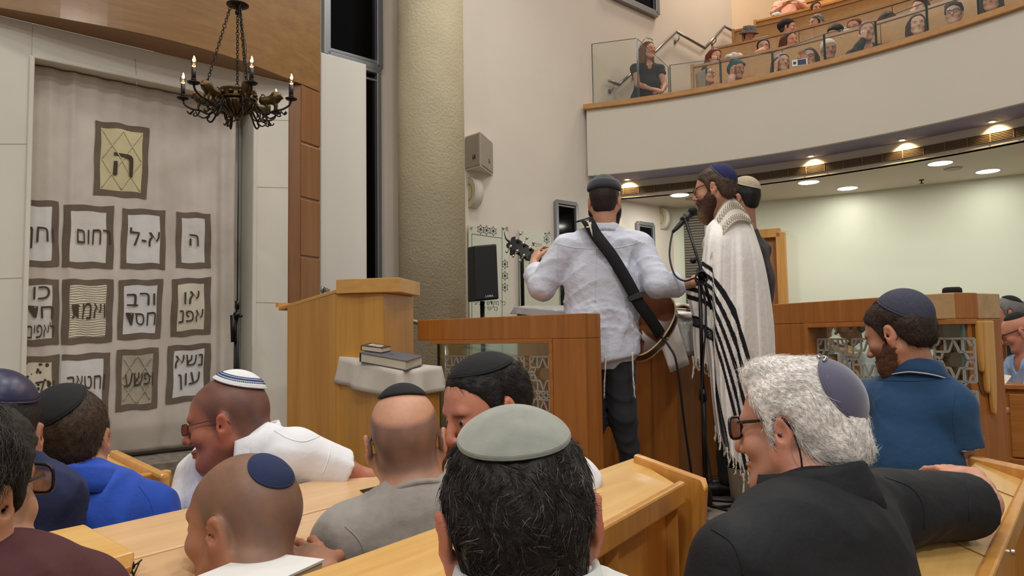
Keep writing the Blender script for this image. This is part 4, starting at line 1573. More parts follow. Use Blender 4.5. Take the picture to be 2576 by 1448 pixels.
put_hair(root, hd, V, Q, (244, 238, 232), st, colf=lambda L, C: C * (1 + .12 * sfield(25, 60)(L)[:, None]))
M_velvet = plain('slate_velvet', (84, 82, 104), .9, bump=(200, .3, .001), sheen=.6)
kp, rows = kippah(root, hd, hd.R @ np.array([-.02, -.95, .36]), .64, M_velvet, off=.018, crown=.006)
cl = MB(); q = Vector(rows[-1][0])
best = max(range(40), key=lambda j: rows[-1][j][2])
q = Vector(rows[-1][best]); q2 = Vector(rows[-1][(best + 3) % 40])
cl.tube([q + Vector((-.012, -.004, .002)), q + Vector((.0, -.006, .004)), q + (q2 - q) * .5 + Vector((.004, -.008, .004)), q2 + Vector((.004, -.006, .002))], .0022, 6)
cl.ball(q + Vector((-.013, -.005, .002)), .0045, 8)
cl.build('hair_clip', M_steel, root, smooth=True)
glasses(root, hd, plain('black_acetate', (18, 18, 20), .25), r=.0030, hgt=.021, w=.027, y=.112, z=.014)
c = MB()
c.tube(smooth_interp([hd.w(k) for k in [(-.088, -.030, .0), (-.090, -.038, -.03), (-.080, -.034, -.07), (-.070, -.026, -.11), (-.068, -.03, -.15)]], 16), .0016, 6)
c.build('glasses_cord', plain('cord_black', (20, 20, 22), .6), root, smooth=True)

# ------------------------------------------------------------------ teal polo man
hd = Head(P(2264, 846, 2.52), look(-.58, .79, -.34), (.05, .02, 1), 1.0)
M_teal = plain('teal_jersey', (20, 66, 104), .8, bump=(20, .45, .010, 4), sheen=.1)
root, B, sh = upper('bearded man in teal polo with pale piping and slate kippah, head bowed', 'person', hd,
    P(2306, 944, 2.52), P(2290, 1420, 2.50), P(2192, 1020, 2.62), P(2392, 1025, 2.46), armL=(P(2160, 1180, 2.60), P(2150, 1330, 2.75)), armR=(P(2420, 1190, 2.46), P(2400, 1330, 2.6)),
    shirt='polo_shirt', mat=M_teal, tone=(196, 142, 116), seed=33, fold=.005, ff=8, ease=.020, depth=.13, sleeve_at=.60, hole=.068,
    skin_kw=dict(ear=.6, beard=(96, 66, 50), beard_amt=.75))
M_pip = plain('pale_piping', (212, 204, 214), .8)
collar(root, hd, P(2304, 934, 2.51), B.front, B.lat, M_teal, r=.072, h=.036, fall=.045, tilt=.35, trim=M_pip)
V, Q = hair_mesh(hd, .0045, t=.012, seed=61)
L = hd.l(V)
st = strands(hd, V, Q, 5000, .022, 37, lambda L: np.stack([L[:, 0] * 2, -.8 + 0 * L[:, 0], -.7 + 0 * L[:, 0]], -1), [lin(58, 44, 36), lin(78, 60, 48), lin(44, 34, 28)], .0007, .12, 4, cap=((-.03, -.74, .68), 1.10))
put_hair(root, hd, V, Q, (56, 43, 36), st)
V, Q = beard_mesh(hd, .004, .0035, .004, fwd=.002, tache=False)
put_hair(root, hd, V, Q, (92, 62, 46), name='beard')
kippah(root, hd, hd.R @ np.array([-.03, -.74, .68]), 1.08, plain('slate_cotton', (64, 66, 84), .9, bump=(200, .3, .001), var=.15, vscale=90), off=.014, crown=.016, rimw=.004)
for sd, sh_, el in (('L', B.shL, A(P(2160, 1180, 2.60))), ('R', B.shR, A(P(2420, 1190, 2.46)))):
    m = MB(); d = _n(el - sh_); c = sh_ + (el - sh_) * .60
    u = _n(np.cross(d, [0, 1, 0])); v = np.cross(d, u)
    for off in (0, .008):
        ring = [Vector(c - d * off + (u * math.cos(a) + v * math.sin(a)) * (.0715 if off == 0 else .0722)) for a in np.linspace(0, 2 * math.pi, 33)]
        m.tube(ring, .002, 5, cap=False)
    m.build('sleeve_piping', M_pip, root, smooth=True)
# ================================================================== pews and desks of the hall
ROT = math.atan2(.83, .56)
M_pew = wood('pew_beech', (208, 158, 82), (228, 184, 112), .30, 'x', rot=-ROT, scale=.5, coat=.35)
M_pew2 = wood('pew_beech_pale', (206, 164, 116), (222, 184, 138), .24, 'x', rot=-ROT, scale=.5, coat=.5)
M_pewend = wood('pew_end_wood', (188, 128, 50), (212, 154, 76), .32, 'z', scale=.5, coat=.35)
M_seam = plain('joint_dark', (138, 96, 50), .7)

def lerp(a, b, t):
    return Vector(a) + (Vector(b) - Vector(a)) * t

def pew(label, far0, far1, near0, near1, top_mat, front=True, end=None, seams=(), back_t=.03, ledge=True, group='pews of the hall'):
    """far0..far1 the top back edge, near0..near1 the ledge edge (towards the viewer)"""
    root = thing('pew', label, 'pew', Vector((far0.x, far0.y, 0)), group)
    th = Vector((0, 0, -.028))
    MB().slab([far0, far1, near1, near0], th).build('desk_top', top_mat, root, bevel=.005)
    n = ((near1 + near0) - (far1 + far0)); n.z = 0; n.normalize()
    if ledge:
        m = MB(); m.slab([near0 + UPV * .014 + n * .0, near1 + UPV * .014 + n * .0, near1 + UPV * .014 + n * .028, near0 + UPV * .014 + n * .028], (0, 0, -.055))
        m.build('ledge', M_pewend, root, bevel=.006)
    m = MB()
    i0, i1 = near0 - n * .03, near1 - n * .03
    m.slab([Vector((i0.x, i0.y, .02)), Vector((i1.x, i1.y, .02)), Vector((i1.x, i1.y, i1.z - .03)), Vector((i0.x, i0.y, i0.z - .03))], -n * .03)
    m.build('front_panel', M_pewend, root)
    m = MB()
    f0, f1 = far0 + n * .01, far1 + n * .01
    m.slab([Vector((f0.x, f0.y, .02)), Vector((f1.x, f1.y, .02)), Vector((f1.x, f1.y, f1.z - .03)), Vector((f0.x, f0.y, f0.z - .03))], n * .03)
    m.build('back_panel', M_pewend, root)
    s0, s1 = far0 - n * .40, far1 - n * .40
    MB().slab([Vector((s0.x, s0.y, .42)), Vector((s1.x, s1.y, .42)), Vector((f1.x, f1.y, .42)), Vector((f0.x, f0.y, .42))], (0, 0, .03)).build('seat', M_pewend, root, bevel=.004)
    d = (far1 - far0).normalized()
    for t in seams:
        a, b = lerp(far0, far1, t) + UPV * .0008, lerp(near0, near1, t) + UPV * .0008
        MB().bar(a, b, .004, .003).build('joint', M_seam, root)
    if end is not None:
        MB().slab(end, d * .032).build('end_board', M_pewend, root, bevel=.010)
    return root, n, d

# the pew right in front of the nearest man
zA, zB = .95, .915
fa, fb = PZ(810, 1425, zA), PZ(1592, 1150, zA)
dd = (fb - fa).normalized()
fa = fa - dd * .9
na_, nb_ = PZ(1490, 1342, zB), PZ(1708, 1220, zB)
nd = (nb_ - na_).normalized()
na0 = nb_ - nd * (fb - fa).length
pn = Vector((dd.y, -dd.x, 0))
e0 = PZ(1592, 1142, .968)
e1 = PZ(1768, 1207, .925)
e2 = PZ(1772, 1228, .915)
root, n_, d_ = pew('beech pew with sloping desk top in front of the grey kippah man', fa, fb, na0, nb_, M_pew,
    end=[e0, e1, e2, Vector((e2.x - .03, e2.y + .03, .45)), Vector((e2.x - .06, e2.y + .06, .0)), Vector((e0.x, e0.y, 0))], seams=(.36, .62))
hd0 = P(1690, 1250, (PZ(1690, 1250, .9)).y)
MB().bar(lerp(na0, nb_, .985) - n_ * .02 + Vector((0, 0, -.05)), lerp(na0, nb_, .985) - n_ * .02 + Vector((0, 0, -.8)), .02, .03).build('batten', M_pewend, root)
MB().bar(lerp(na0, nb_, .80) - n_ * .02 + Vector((0, 0, -.05)), lerp(na0, nb_, .80) - n_ * .02 + Vector((0, 0, -.8)), .02, .03).build('batten', M_pewend, root)
MB().lathe([(.006, 0), (.006, .006), (0, .008)], lerp(na0, nb_, .985) + n_ * .002 + Vector((0, 0, -.045)), n_, 12).build('screw', M_steel, root)

# the long desk in front of the shaven man and the grey T-shirt man
zA, zH, zN = .94, .905, .875
fa, fb = PZ(150, 1345, zA), PZ(958, 1170, zA)
dd = (fb - fa).normalized(); pn = Vector((dd.y, -dd.x, 0))
fa0 = fa - dd * .5
h0 = PZ(330, 1412, zH); hd_ = (PZ(1000, 1236, zH) - h0).normalized()
q0 = fa0 + pn * .155; q1 = fb + pn * .155; q0.z = q1.z = zH
w0, w1 = fa0 + pn * .36, fb + pn * .36; w0.z = w1.z = zN
root, n_, d_ = pew('long pale beech desk in front of the shaven man, hinged reading flap along it', fa0, fb, q0, q1, M_pew2, ledge=False)
tt = [0, .28, .62, 1.0]
for i in range(3):
    a = .004
    MB().slab([lerp(q0, q1, tt[i]) + pn * .006 + d_ * a, lerp(q0, q1, tt[i + 1]) + pn * .006 - d_ * a, lerp(w0, w1, tt[i + 1]) - d_ * a, lerp(w0, w1, tt[i]) + d_ * a], (0, 0, -.024)).build('flap', M_pew2, root, bevel=.004)
MB().bar(lerp(q0, q1, 0) + pn * .003 - UPV * .012, q1 + pn * .003 - UPV * .012, .01, .01).build('hinge', plain('hinge_dark', (60, 44, 30), .5, .5), root)
MB().slab([w0 - pn * .02 - UPV * .03, w1 - pn * .02 - UPV * .03, Vector((w1.x, w1.y, .02)) - pn * .02, Vector((w0.x, w0.y, .02)) - pn * .02], -pn * .025).build('front_panel', M_pewend, root)
ea = fb + d_ * .004
MB().slab([ea + UPV * .012 - pn * .02, ea + pn * .37 + UPV * -.05, Vector((*(ea + pn * .34).xy, 0)), Vector((*ea.xy, 0)) - pn * .02], d_ * .03).build('end_board', M_pewend, root, bevel=.01)
# raised lid at the left end
za = .965
root = MB().slab([PZ(-60, 1372, za), PZ(212, 1316, za), PZ(340, 1387, za - .03), PZ(60, 1470, za - .03)], (0, 0, -.022)).build('desk_lid', M_pew, bevel=.004, loc=(PZ(140, 1390, za).x, PZ(140, 1390, za).y, za - .05))
tag(root, 'yellow beech desk lid lying over the long desk at the left edge', 'desk lid')
MB().slab([PZ(92, 1458, za - .024), PZ(338, 1388, za - .024), PZ(330, 1424, za - .034), PZ(92, 1496, za - .034)], (0, 0, -.012)).build('front_edge', M_pewend, root, bevel=.003)
for (px, py, l_) in [(332, 1424, 'small dark wire knot at the corner of the desk lid'), (740, 1302, 'small dark wire knot on the desk joint by the shaven man')]:
    p = PZ(px, py, .915)
    m = MB(); rnd = random.Random(px)
    for i in range(9):
        m.tube([p, p + Vector((rnd.uniform(-.012, .012), rnd.uniform(-.012, .012), rnd.uniform(.0, .012))), p + Vector((rnd.uniform(-.018, .018), rnd.uniform(-.018, .018), rnd.uniform(-.02, .006)))], .0016, 5)
    m.ball(p, .006, 8)
    tag(m.build('wire_knot', plain('wire_dark', (44, 38, 32), .4, .5), smooth=True), l_, 'wire')
# white book beside the shaven man
p = lerp(q0, q1, .55) + pn * .10
R = Matrix.Rotation(math.atan2(dd.y, dd.x) + .2, 3, 'Z')
p = PZ(632, 1432, .93)
bk = thing('book', 'thick book with white cover on the desk beside the shaven man', 'book', (p.x, p.y, .893))
MB().box((p.x, p.y, .924), (.20, .14, .004), R).build('cover', plain('white_card', (232, 230, 226), .6), bk)
MB().box((p.x, p.y, .908), (.194, .134, .028), R).build('pages', plain('page_block', (216, 196, 158), .8), bk)
MB().box((p.x, p.y, .892), (.20, .14, .004), R).build('cover', MATS['white_card'], bk)

# pew under the black polo man's arm
zA, zB = .88, .835
fa, fb = PZ(2190, 1448, zA), PZ(2452, 1160, zA)
dd = (fb - fa).normalized(); fa = fa - dd * .8
n0, n1 = PZ(2460, 1448, zB), PZ(2576, 1285, zB)
pn = Vector((dd.y, -dd.x, 0))
wdt = (n0 - fb).dot(pn)
q0, q1 = fa + pn * wdt, fb + pn * wdt; q0.z = q1.z = zB
e0, e1 = fb + UPV * .02 - pn * .02, fb + pn * (wdt + .06); e1.z = zB + .03
root, n_, d_ = pew('beech pew at lower right with the black polo arm resting on it', fa, fb, q0, q1, M_pew, seams=(.55, .86),
    end=[e0, e1, e1 - UPV * .03, Vector((*(e1 - pn * .05).xy, 0)), Vector((*e0.xy, 0))])
MB().lathe([(.006, 0), (.006, .006), (0, .008)], lerp(q0, q1, .62) + n_ * .03 + Vector((0, 0, -.02)), n_, 12).build('screw', M_steel, root)

# pew end behind the blue polo man
zA, zB = .95, .915
fb = PZ(275, 1140, zA); dd = Vector((.56, .83, 0)).normalized(); pn = Vector((dd.y, -dd.x, 0))
wdt = (PZ(400, 1200, zB) - fb).dot(pn) * .9
fa = fb - dd * 1.6
q0, q1 = fa + pn * wdt, fb + pn * wdt; q0.z = q1.z = zB
e0, e1 = PZ(272, 1132, .965), PZ(403, 1194, .93)
e1 = e0 + (e1 - e0)
root, n_, d_ = pew('beech pew end with thick sloping board beside the blue polo man', fa, fb, q0, q1, M_pew,
    end=[e0, e1, e1 - UPV * .05, Vector((*(e1 - pn * .05).xy, 0)), Vector((*e0.xy, 0))])

# ================================================================== lectern with the draped shelf
M_oak = wood('bima_oak', (152, 88, 30), (178, 112, 46), .42, 'z', scale=.8, coat=.1)
M_oakh = wood('bima_oak_flat', (156, 92, 32), (182, 116, 50), .42, 'x', rot=.6, scale=.7, coat=.2)
M_lect = wood('lectern_maple', (184, 124, 44), (206, 150, 66), .36, 'z', scale=.35, coat=.3)
M_lectl = wood('lectern_maple_pale', (196, 142, 66), (212, 160, 84), .36, 'x', rot=.6, scale=.35, coat=.3)
L0, L1, L2 = P(722, 900, 4.62), P(845, 900, 4.32), P(965, 900, 4.26)
L3 = P(850, 900, 4.72)
root = thing('lectern', 'tall maple lectern with stepped top and sloping book rest, left of the column', 'lectern', ((L0.x + L2.x) / 2, (L0.y + L2.y) / 2, 0))
zt0, zt1 = P(722, 772, 4.62).z, P(845, 733, 4.32).z
m = MB()
m.hexa([Vector((*L0.xy, 0)), Vector((*L1.xy, 0)), Vector((*L3.xy, 0)), Vector((L0.x + .2, L0.y + .35, 0)), Vector((*L0.xy, zt0)), Vector((*L1.xy, zt1)), Vector((*L3.xy, zt1)), Vector((L0.x + .2, L0.y + .35, zt0))])
m.build('body', M_lect, root, bevel=.004)
tl, tr = P(700, 772, 4.68), P(846, 727, 4.31)
m = MB(); m.slab([tl, tr, tr + Vector((.02, .45, 0)), tl + Vector((.22, .40, 0))], (0, 0, -.022)); m.build('book_rest', M_lectl, root, bevel=.004)
m = MB(); m.slab([tl, tl + Vector((.22, .40, 0)), tl + Vector((.20, .41, .0)), tl + Vector((-.02, .01, 0))], (0, 0, .028)); m.build('lip', M_lectl, root)
zc0, zc1 = P(905, 737, 4.27).z, P(905, 700, 4.25).z
back2 = Vector((L2.x + .12, L2.y + .40, 0))
m = MB(); m.prism([L1.xy, L2.xy, back2.xy, L3.xy], 0, zc0); m.build('column', M_lectl if False else M_lect, root, bevel=.004)
h1, h2 = P(845, 700, 4.30), P(1007, 700, 4.22)
m = MB(); m.prism([h1.xy, (h1.x + .115, h1.y - .045), h2.xy, (h2.x + .06, h2.y + .42), (h1.x + .1, h1.y + .45)], zc0, zc1); m.build('head_block', M_lectl, root, bevel=.004)
# lower wing under the cloth
T0, T1, T2, T3 = P(850, 897, 4.34), P(1005, 936, 3.92), P(1106, 924, 4.12), P(972, 888, 4.52)
m = MB(); m.hexa([Vector((*k.xy, 0)) for k in (T0, T1, T2, T3)] + [k - UPV * .012 for k in (T0, T1, T2, T3)]); m.build('wing', M_lect, root, bevel=.004)
# cloth: top plus three falling sides with soft folds
M_cloth = plain('ivory_velvet_cloth', (206, 198, 186), .95, bump=(180, .3, .002, 3), var=.07, vscale=9, sheen=.4)
corners = [T3, T0, T1, T2]
drop = [.02, .15, .15, .13]
rows = []
path = []
for i in range(3):
    a, b = corners[i], corners[i + 1]
    for j in range(14 if i < 2 else 15):
        path.append((lerp(a, b, j / 14), drop[i] + (drop[i + 1] - drop[i]) * j / 14))
cen = (T0 + T1 + T2 + T3) / 4
rows = []
for k in range(11):
    t = k / 10
    row = []
    for i, (p, dz) in enumerate(path):
        if t < .4:
            u = t / .4
            q = lerp(cen, p, u) + UPV * .006
        else:
            u = (t - .4) / .6
            o = (p - cen); o.z = 0; o.normalize()
            q = p + UPV * .006 + o * (.012 + .020 * u + .016 * u * math.sin(i * .95 + 1.2 * math.sin(i * .4))) - UPV * (dz * u)
        row.append(q)
    rows.append(row)
o = MB().grid(rows).build('tablecloth', M_cloth, smooth=True, solid=.004, loc=(cen.x, cen.y, cen.z - .15))
tag(o, 'ivory cloth draped over the lectern wing under two books', 'cloth')

def book(label, quad, th, cov, pages, name='book', group=None, text=None, tcol=None):
    """quad: four corners of the bottom; th: thickness; spine along quad[0]-quad[3]"""
    q = [Vector(k) for k in quad]
    cen = sum(q, Vector()) / 4
    nrm = (q[1] - q[0]).cross(q[3] - q[0]).normalized()
    if nrm.z < 0: nrm = -nrm
    r = thing(name, label, 'book', (cen.x, cen.y, min(k.z for k in q)), group)
    MB().slab(q, nrm * .004).build('cover', cov, r, bevel=.001)
    ins = [lerp(k, cen, .04) + nrm * .004 for k in q]
    MB().slab(ins, nrm * (th - .008)).build('pages', pages, r)
    MB().slab([k + nrm * (th - .004) for k in q], nrm * .004).build('cover', cov, r, bevel=.001)
    MB().slab([q[0], q[3], q[3] + nrm * th, q[0] + nrm * th], (q[0] - q[1]).normalized() * .003).build('spine', cov, r)
    return r, nrm, q
M_pages = plain('paper_block', (222, 212, 190), .8, bump=(8, .5, .002, 2, None, (1, 1, 90)))
M_greyc = plain('grey_blue_cover', (92, 94, 104), .5, var=.2, vscale=12)
M_brownc = plain('brown_cover', (92, 66, 50), .45)
up2 = UPV * .011
bq = [P(904, 908, 4.12) , P(1020, 931, 3.95), P(1064, 914, 4.08), P(958, 892, 4.30)]
zb = [k.z for k in bq]
pl_n = (T1 - T0).cross(T3 - T0).normalized()
def on_top(px, py, off=.012):
    v = ray(px, py); o_ = T0 + UPV * off
    nn = (T1 - T0).cross(T3 - T0)
    return CAMP + v * ((o_ - CAMP).dot(nn) / v.dot(nn))
bq = [on_top(905, 910), on_top(1022, 932), on_top(1064, 918), on_top(952, 897)]
r, nn, q = book('thick grey blue book lying on the ivory cloth, lower of two', bq, .052, M_greyc, M_pages)
top = [k + nn * .053 for k in q]
m = MB()
V_, F_t = text_mesh('תורה', .034)
ux, uy = (top[1] - top[0]).normalized(), (top[3] - top[0]).normalized()
ctr = lerp(lerp(top[0], top[1], .45), lerp(top[3], top[2], .45), .5)
m.add([ctr + ux * v[0] + uy * v[1] + nn * .0006 for v in V_], F_t)
m.build('cover_lettering', plain('dull_red', (120, 62, 52), .6), r)
s0 = lerp(top[0], top[3], .35) - ux * .03
q2 = [s0 - uy * .02, s0 + ux * .15 - uy * .0, s0 + ux * .16 + uy * .09, s0 + uy * .085 - ux * .0]
r2, nn2, q = book('small brown book with pale lettering on top of the grey book', [k + nn * .001 for k in q2], .030, M_brownc, M_pages)
m = MB(); V_, F_t = text_mesh('סידור', .034)
ctr = sum(q, Vector()) / 4 + nn2 * .0312
m.box(ctr - nn2 * .0006, (.10, .05, .0008), Matrix((ux, uy, nn2)).transposed())
m.build('title_plate', plain('pale_plate', (214, 206, 192), .6), r2)
m = MB(); m.add([ctr + ux * v[0] + uy * v[1] + nn2 * .0004 for v in V_], F_t); m.build('title_lettering', M_brownc, r2)

# ================================================================== bima fronts
def lattice(o0, du, nz, nrm, cols, rows_, size, gap, mat, parent, bw=.0085, bd=.006, zskip=None):
    """o0: lower left corner, du: along direction"""
    m = MB()
    SEG = []
    h = .5
    SEG += [((-h, -h), (h, -h)), ((h, -h), (h, h)), ((h, h), (-h, h)), ((-h, h), (-h, -h))]
    for sx in (-1, 1):
        for sy in (-1, 1):
            f = lambda a, b: ((a[0] * sx, a[1] * sy), (b[0] * sx, b[1] * sy))
            SEG += [f((0, .47), (.13, .19)), f((.13, .19), (.5, .19)), f((.27, .19), (.34, .02)), f((.22, .19), (.22, .5)),
                    f((.5, .34), (.40, .36)), f((.40, .36), (.34, .5)), f((.36, .0), (.43, .07)), f((.43, .07), (.5, .0))]
    def pt(u, v):
        return o0 + du * u + UPV * v
    P_ = size + gap
    for i in range(cols):
        for j in range(rows_):
            cx_, cy_ = size / 2 + i * P_, size / 2 + j * P_
            for a, b in SEG:
                m.bar(pt(cx_ + a[0] * size, cy_ + a[1] * size), pt(cx_ + b[0] * size, cy_ + b[1] * size), bd, bw, up=UPV if abs(a[1] - b[1]) < 1e-6 else du.cross(nrm) if False else (pt(0, 0) - pt(b[1] - a[1], -(b[0] - a[0]))))
            if gap > .02:
                g0 = size / 2
                if i < cols - 1:
                    for (a, b) in [((g0, .1), (g0 + gap, -.1)), ((g0, -.1), (g0 + gap, .1)), ((g0, 0.02), (g0 + gap, .02))]:
                        m.bar(pt(cx_ + a[0], cy_ + a[1] * size), pt(cx_ + b[0], cy_ + b[1] * size), bd, bw)
                if j < rows_ - 1:
                    for (a, b) in [((.3, g0), (.1, g0 + gap)), ((.1, g0), (.3, g0 + gap)), ((-.3, g0), (-.1, g0 + gap)), ((-.1, g0), (-.3, g0 + gap)), ((.1, g0), (-.1, g0 + gap)), ((-.1, g0), (.1, g0 + gap))]:
                        m.bar(pt(cx_ + a[0] * size, cy_ + a[1]), pt(cx_ + b[0] * size, cy_ + b[1]), bd, bw)
    return m.build('lattice', mat, parent)
M_latt = plain('pale_grey_metal', (176, 172, 162), .45, .25)
M_bglass = glass('bima_glass', (232, 242, 237), .02, .02, .5)

def flat_panel(root, name, A_, du, nrm, u0, u1, z0, z1, t, mat, bevel=.004, off=0.0):
    p, q = A_ + du * u0 + nrm * off, A_ + du * u1 + nrm * off
    return MB().slab([Vector((*p.xy, z0)), Vector((*q.xy, z0)), Vector((*q.xy, z1)), Vector((*p.xy, z1))], -nrm * t).build(name, mat, root, bevel=bevel)

A_, B_ = PZ(1050, 805, 1.412), PZ(1470, 787, 1.412)
A_.z = B_.z = 0
du = (B_ - A_).normalized(); nr_ = Vector((du.y, -du.x, 0))
if nr_.y > 0: nr_ = -nr_
ln = (B_ - A_).length
def u_at(px, A0, d0, n0):
    v = ray(px, 900)
    t = (A0 - CAMP).dot(n0) / v.dot(n0)
    return (CAMP + v * t - A0).dot(d0)
ug, up_, = u_at(1083, A_, du, nr_), u_at(1390, A_, du, nr_)
root = thing('platform_railing', 'oak front of the raised platform with glass and star lattice, behind the black kippah man', 'railing', (A_ + B_) / 2, 'oak fronts of the raised platform')
flat_panel(root, 'top_rail', A_, du, nr_, 0, ln, 1.29, 1.412, .13, M_oak)
flat_panel(root, 'post', A_, du, nr_, up_, ln, 0, 1.29, .13, M_oak)
flat_panel(root, 'lower_panel', A_, du, nr_, ug, up_, 0, .77, .13, M_oak)
flat_panel(root, 'pane', A_, du, nr_, ug, up_, .77, 1.29, .008, M_bglass, 0, -.06)
flat_panel(root, 'frame_trim', A_, du, nr_, up_ - .022, up_, .77, 1.29, .13, M_oakh, .002, .004)
flat_panel(root, 'frame_trim', A_, du, nr_, ug, up_ - .022, 1.268, 1.29, .12, M_oakh, .002, .003)
flat_panel(root, 'glass_edge', A_, du, nr_, ug - .006, ug + .003, .77, 1.29, .012, plain('dark_glass_edge', (40, 48, 44), .2), 0, -.058)
o0 = A_ + du * (u_at(1106, A_, du, nr_)) + nr_ * -.05; o0.z = .80
lattice(o0, du, None, nr_, 4, 2, .178, .042, M_latt, root)

A2, B2, C2 = PZ(1945, 765, 1.44), PZ(2400, 735, 1.44), PZ(2515, 738, 1.44)
for k in (A2, B2, C2): k.z = 0
du = (B2 - A2).normalized(); n2_ = Vector((du.y, -du.x, 0))
if n2_.x > 0 and n2_.y > 0: n2_ = -n2_
if n2_.dot(CAMP - A2) < 0: n2_ = -n2_
ln = (B2 - A2).length
ua = u_at(2026, A2, du, n2_)
root = thing('platform_railing', 'oak front of the raised platform with white star lattice, behind the teal polo man', 'railing', (A2 + B2) / 2, 'oak fronts of the raised platform')
flat_panel(root, 'top_rail', A2, du, n2_, 0, ln, 1.342, 1.44, .13, M_oak)
flat_panel(root, 'post', A2, du, n2_, 0, ua, 0, 1.342, .13, M_oak)
flat_panel(root, 'lower_panel', A2, du, n2_, ua, ln, 0, .90, .13, M_oak)
flat_panel(root, 'pane', A2, du, n2_, ua, ln - .02, .90, 1.342, .008, M_bglass, 0, -.06)
flat_panel(root, 'frame_trim', A2, du, n2_, ua, ua + .022, .90, 1.342, .12, M_oakh, .002, .004)
flat_panel(root, 'frame_trim', A2, du, n2_, ua + .022, ln, 1.322, 1.342, .12, M_oakh, .002, .003)
flat_panel(root, 'glass_edge', A2, du, n2_, ln - .024, ln - .014, .90, 1.342, .014, plain('green_glass_edge', (86, 108, 100), .2), 0, -.055)
o0 = A2 + du * (ua + .03) - n2_ * .05; o0.z = .915
lattice(o0, du, None, n2_, 4, 2, .160, .034, M_latt, root)
# its side with the carved drops
d3 = (C2 - B2).normalized(); n3 = Vector((d3.y, -d3.x, 0))
if n3.dot(CAMP - B2) < 0: n3 = -n3
l3 = (C2 - B2).length
root = thing('carved_railing', 'oak platform side with carved hanging drop shapes, right of the teal polo man', 'railing', (B2 + C2) / 2)
M_oakp = wood('bima_oak_pale', (176, 136, 88), (198, 160, 112), .4, 'x', rot=.5, scale=.6, coat=.15)
flat_panel(root, 'top_rail', B2, d3, n3, .0, l3, 1.342, 1.4395, .13, M_oakp)
u4 = u_at(2440, B2, d3, n3)
flat_panel(root, 'side_panel', B2, d3, n3, u4, l3, 0, 1.342, .13, M_oak)
flat_panel(root, 'sill', B2, d3, n3, 0, u4, .96, .975, .13, M_oakp)
flat_panel(root, 'lower_panel', B2, d3, n3, 0, u4, 0, .96, .13, M_oak)
us, ue = u_at(2450, B2, d3, n3), u_at(2492, B2, d3, n3)
m = MB()
n_s = 24
def drop_shape(uc, w, zt, zb, t, y0):
    pts = []
    for i in range(n_s + 1):
        a = i / n_s
        z = zt + (zb - zt) * a
        hw = w * (1 if a < .3 else math.sqrt(max(0, 1 - ((a - .3) / .7) ** 2)) ** .9)
        pts.append((hw, z))
    poly = [B2 + d3 * (uc - hw) + UPV * z + n3 * y0 for hw, z in pts] + [B2 + d3 * (uc + hw) + UPV * z + n3 * y0 for hw, z in pts[::-1][1:]]
    return MB().slab(poly, n3 * t)
wd = (ue - us)
drop_shape((us + ue) / 2, wd * .52, 1.335, 1.05, .002, .001).build('recess_shade', plain('recess_shadow_wood', (112, 66, 26), .5), root)  # flat dark sheet; the hollow's shade is put into its colour
for i, (f, w_, zb) in enumerate([(.20, .13, 1.14), (.48, .15, 1.06), (.80, .19, .975)]):
    drop_shape(us + wd * f, wd * w_, 1.335, zb, .020, .002).build('carved_drop', wood('drop_wood', (196, 140, 62), (222, 172, 96), .3, 'z', scale=.6), root, bevel=.006)
# rear rail of the platform and the cap lying on it
a, b = P(2216, 747, 3.5), P(2470, 738, 3.3)
b.z = a.z
root = MB().slab([a, b, b - UPV * .09, a - UPV * .09], (.05, .1, 0)).build('rear_rail', M_oakh, bevel=.004, loc=((a.x + b.x) / 2, (a.y + b.y) / 2, a.z - .09))
tag(root, 'oak top rail at the back of the platform behind the slate kippah', 'railing')
MB().slab([Vector((*a.xy, .41)), Vector((*lerp(a, b, .12).xy, .41)), lerp(a, b, .12) - UPV * .09, a - UPV * .09], (.05, .1, 0)).build('rail_post', M_oak, root)
MB().slab([Vector((*lerp(a, b, .88).xy, .41)), Vector((*b.xy, .41)), b - UPV * .09, lerp(a, b, .88) - UPV * .09], (.05, .1, 0)).build('rail_post', M_oak, root)
c_ = lerp(B2, C2, .30) - n3 * .06; c_.z = 1.4405
m = MB(); m.lathe([(.030, 0), (.034, .004), (.033, .018), (.026, .024), (0, .022)], c_, (0, 0, 1), 20)
o = tag(m.build('skullcap', plain('black_felt', (24, 24, 26), .95), smooth=True), 'small black cap lying on the pale oak rail', 'cap')

# right hand benches beyond the platform
b0, b1 = P(2503, 966, 4.75), P(2660, 966, 4.55)
zt = b0.z
b0.z = b1.z = 0
dv = (b1 - b0).normalized(); nv = Vector((dv.y, -dv.x, 0))
if nv.y > 0: nv = -nv
root = thing('bench_desk', 'oak bench front with tall panels at the right edge under the light blue shirt man', 'bench', b0 + UPV * .41)
flat_panel(root, 'desk_top', b0, dv, nv, 0, 1.2, zt - .03, zt, .34, M_oak)
flat_panel(root, 'lower_panel', b0, dv, nv, 0, 1.2, .42, zt - .03, .03, M_oak, off=-.03)
flat_panel(root, 'raised_panel', b0, dv, nv, .07, .6, .50, zt - .06, .02, M_oakh, off=-.008)
flat_panel(root, 'skirting', b0, dv, nv, 0, 1.2, .412, .49, .03, M_oak, off=-.005)

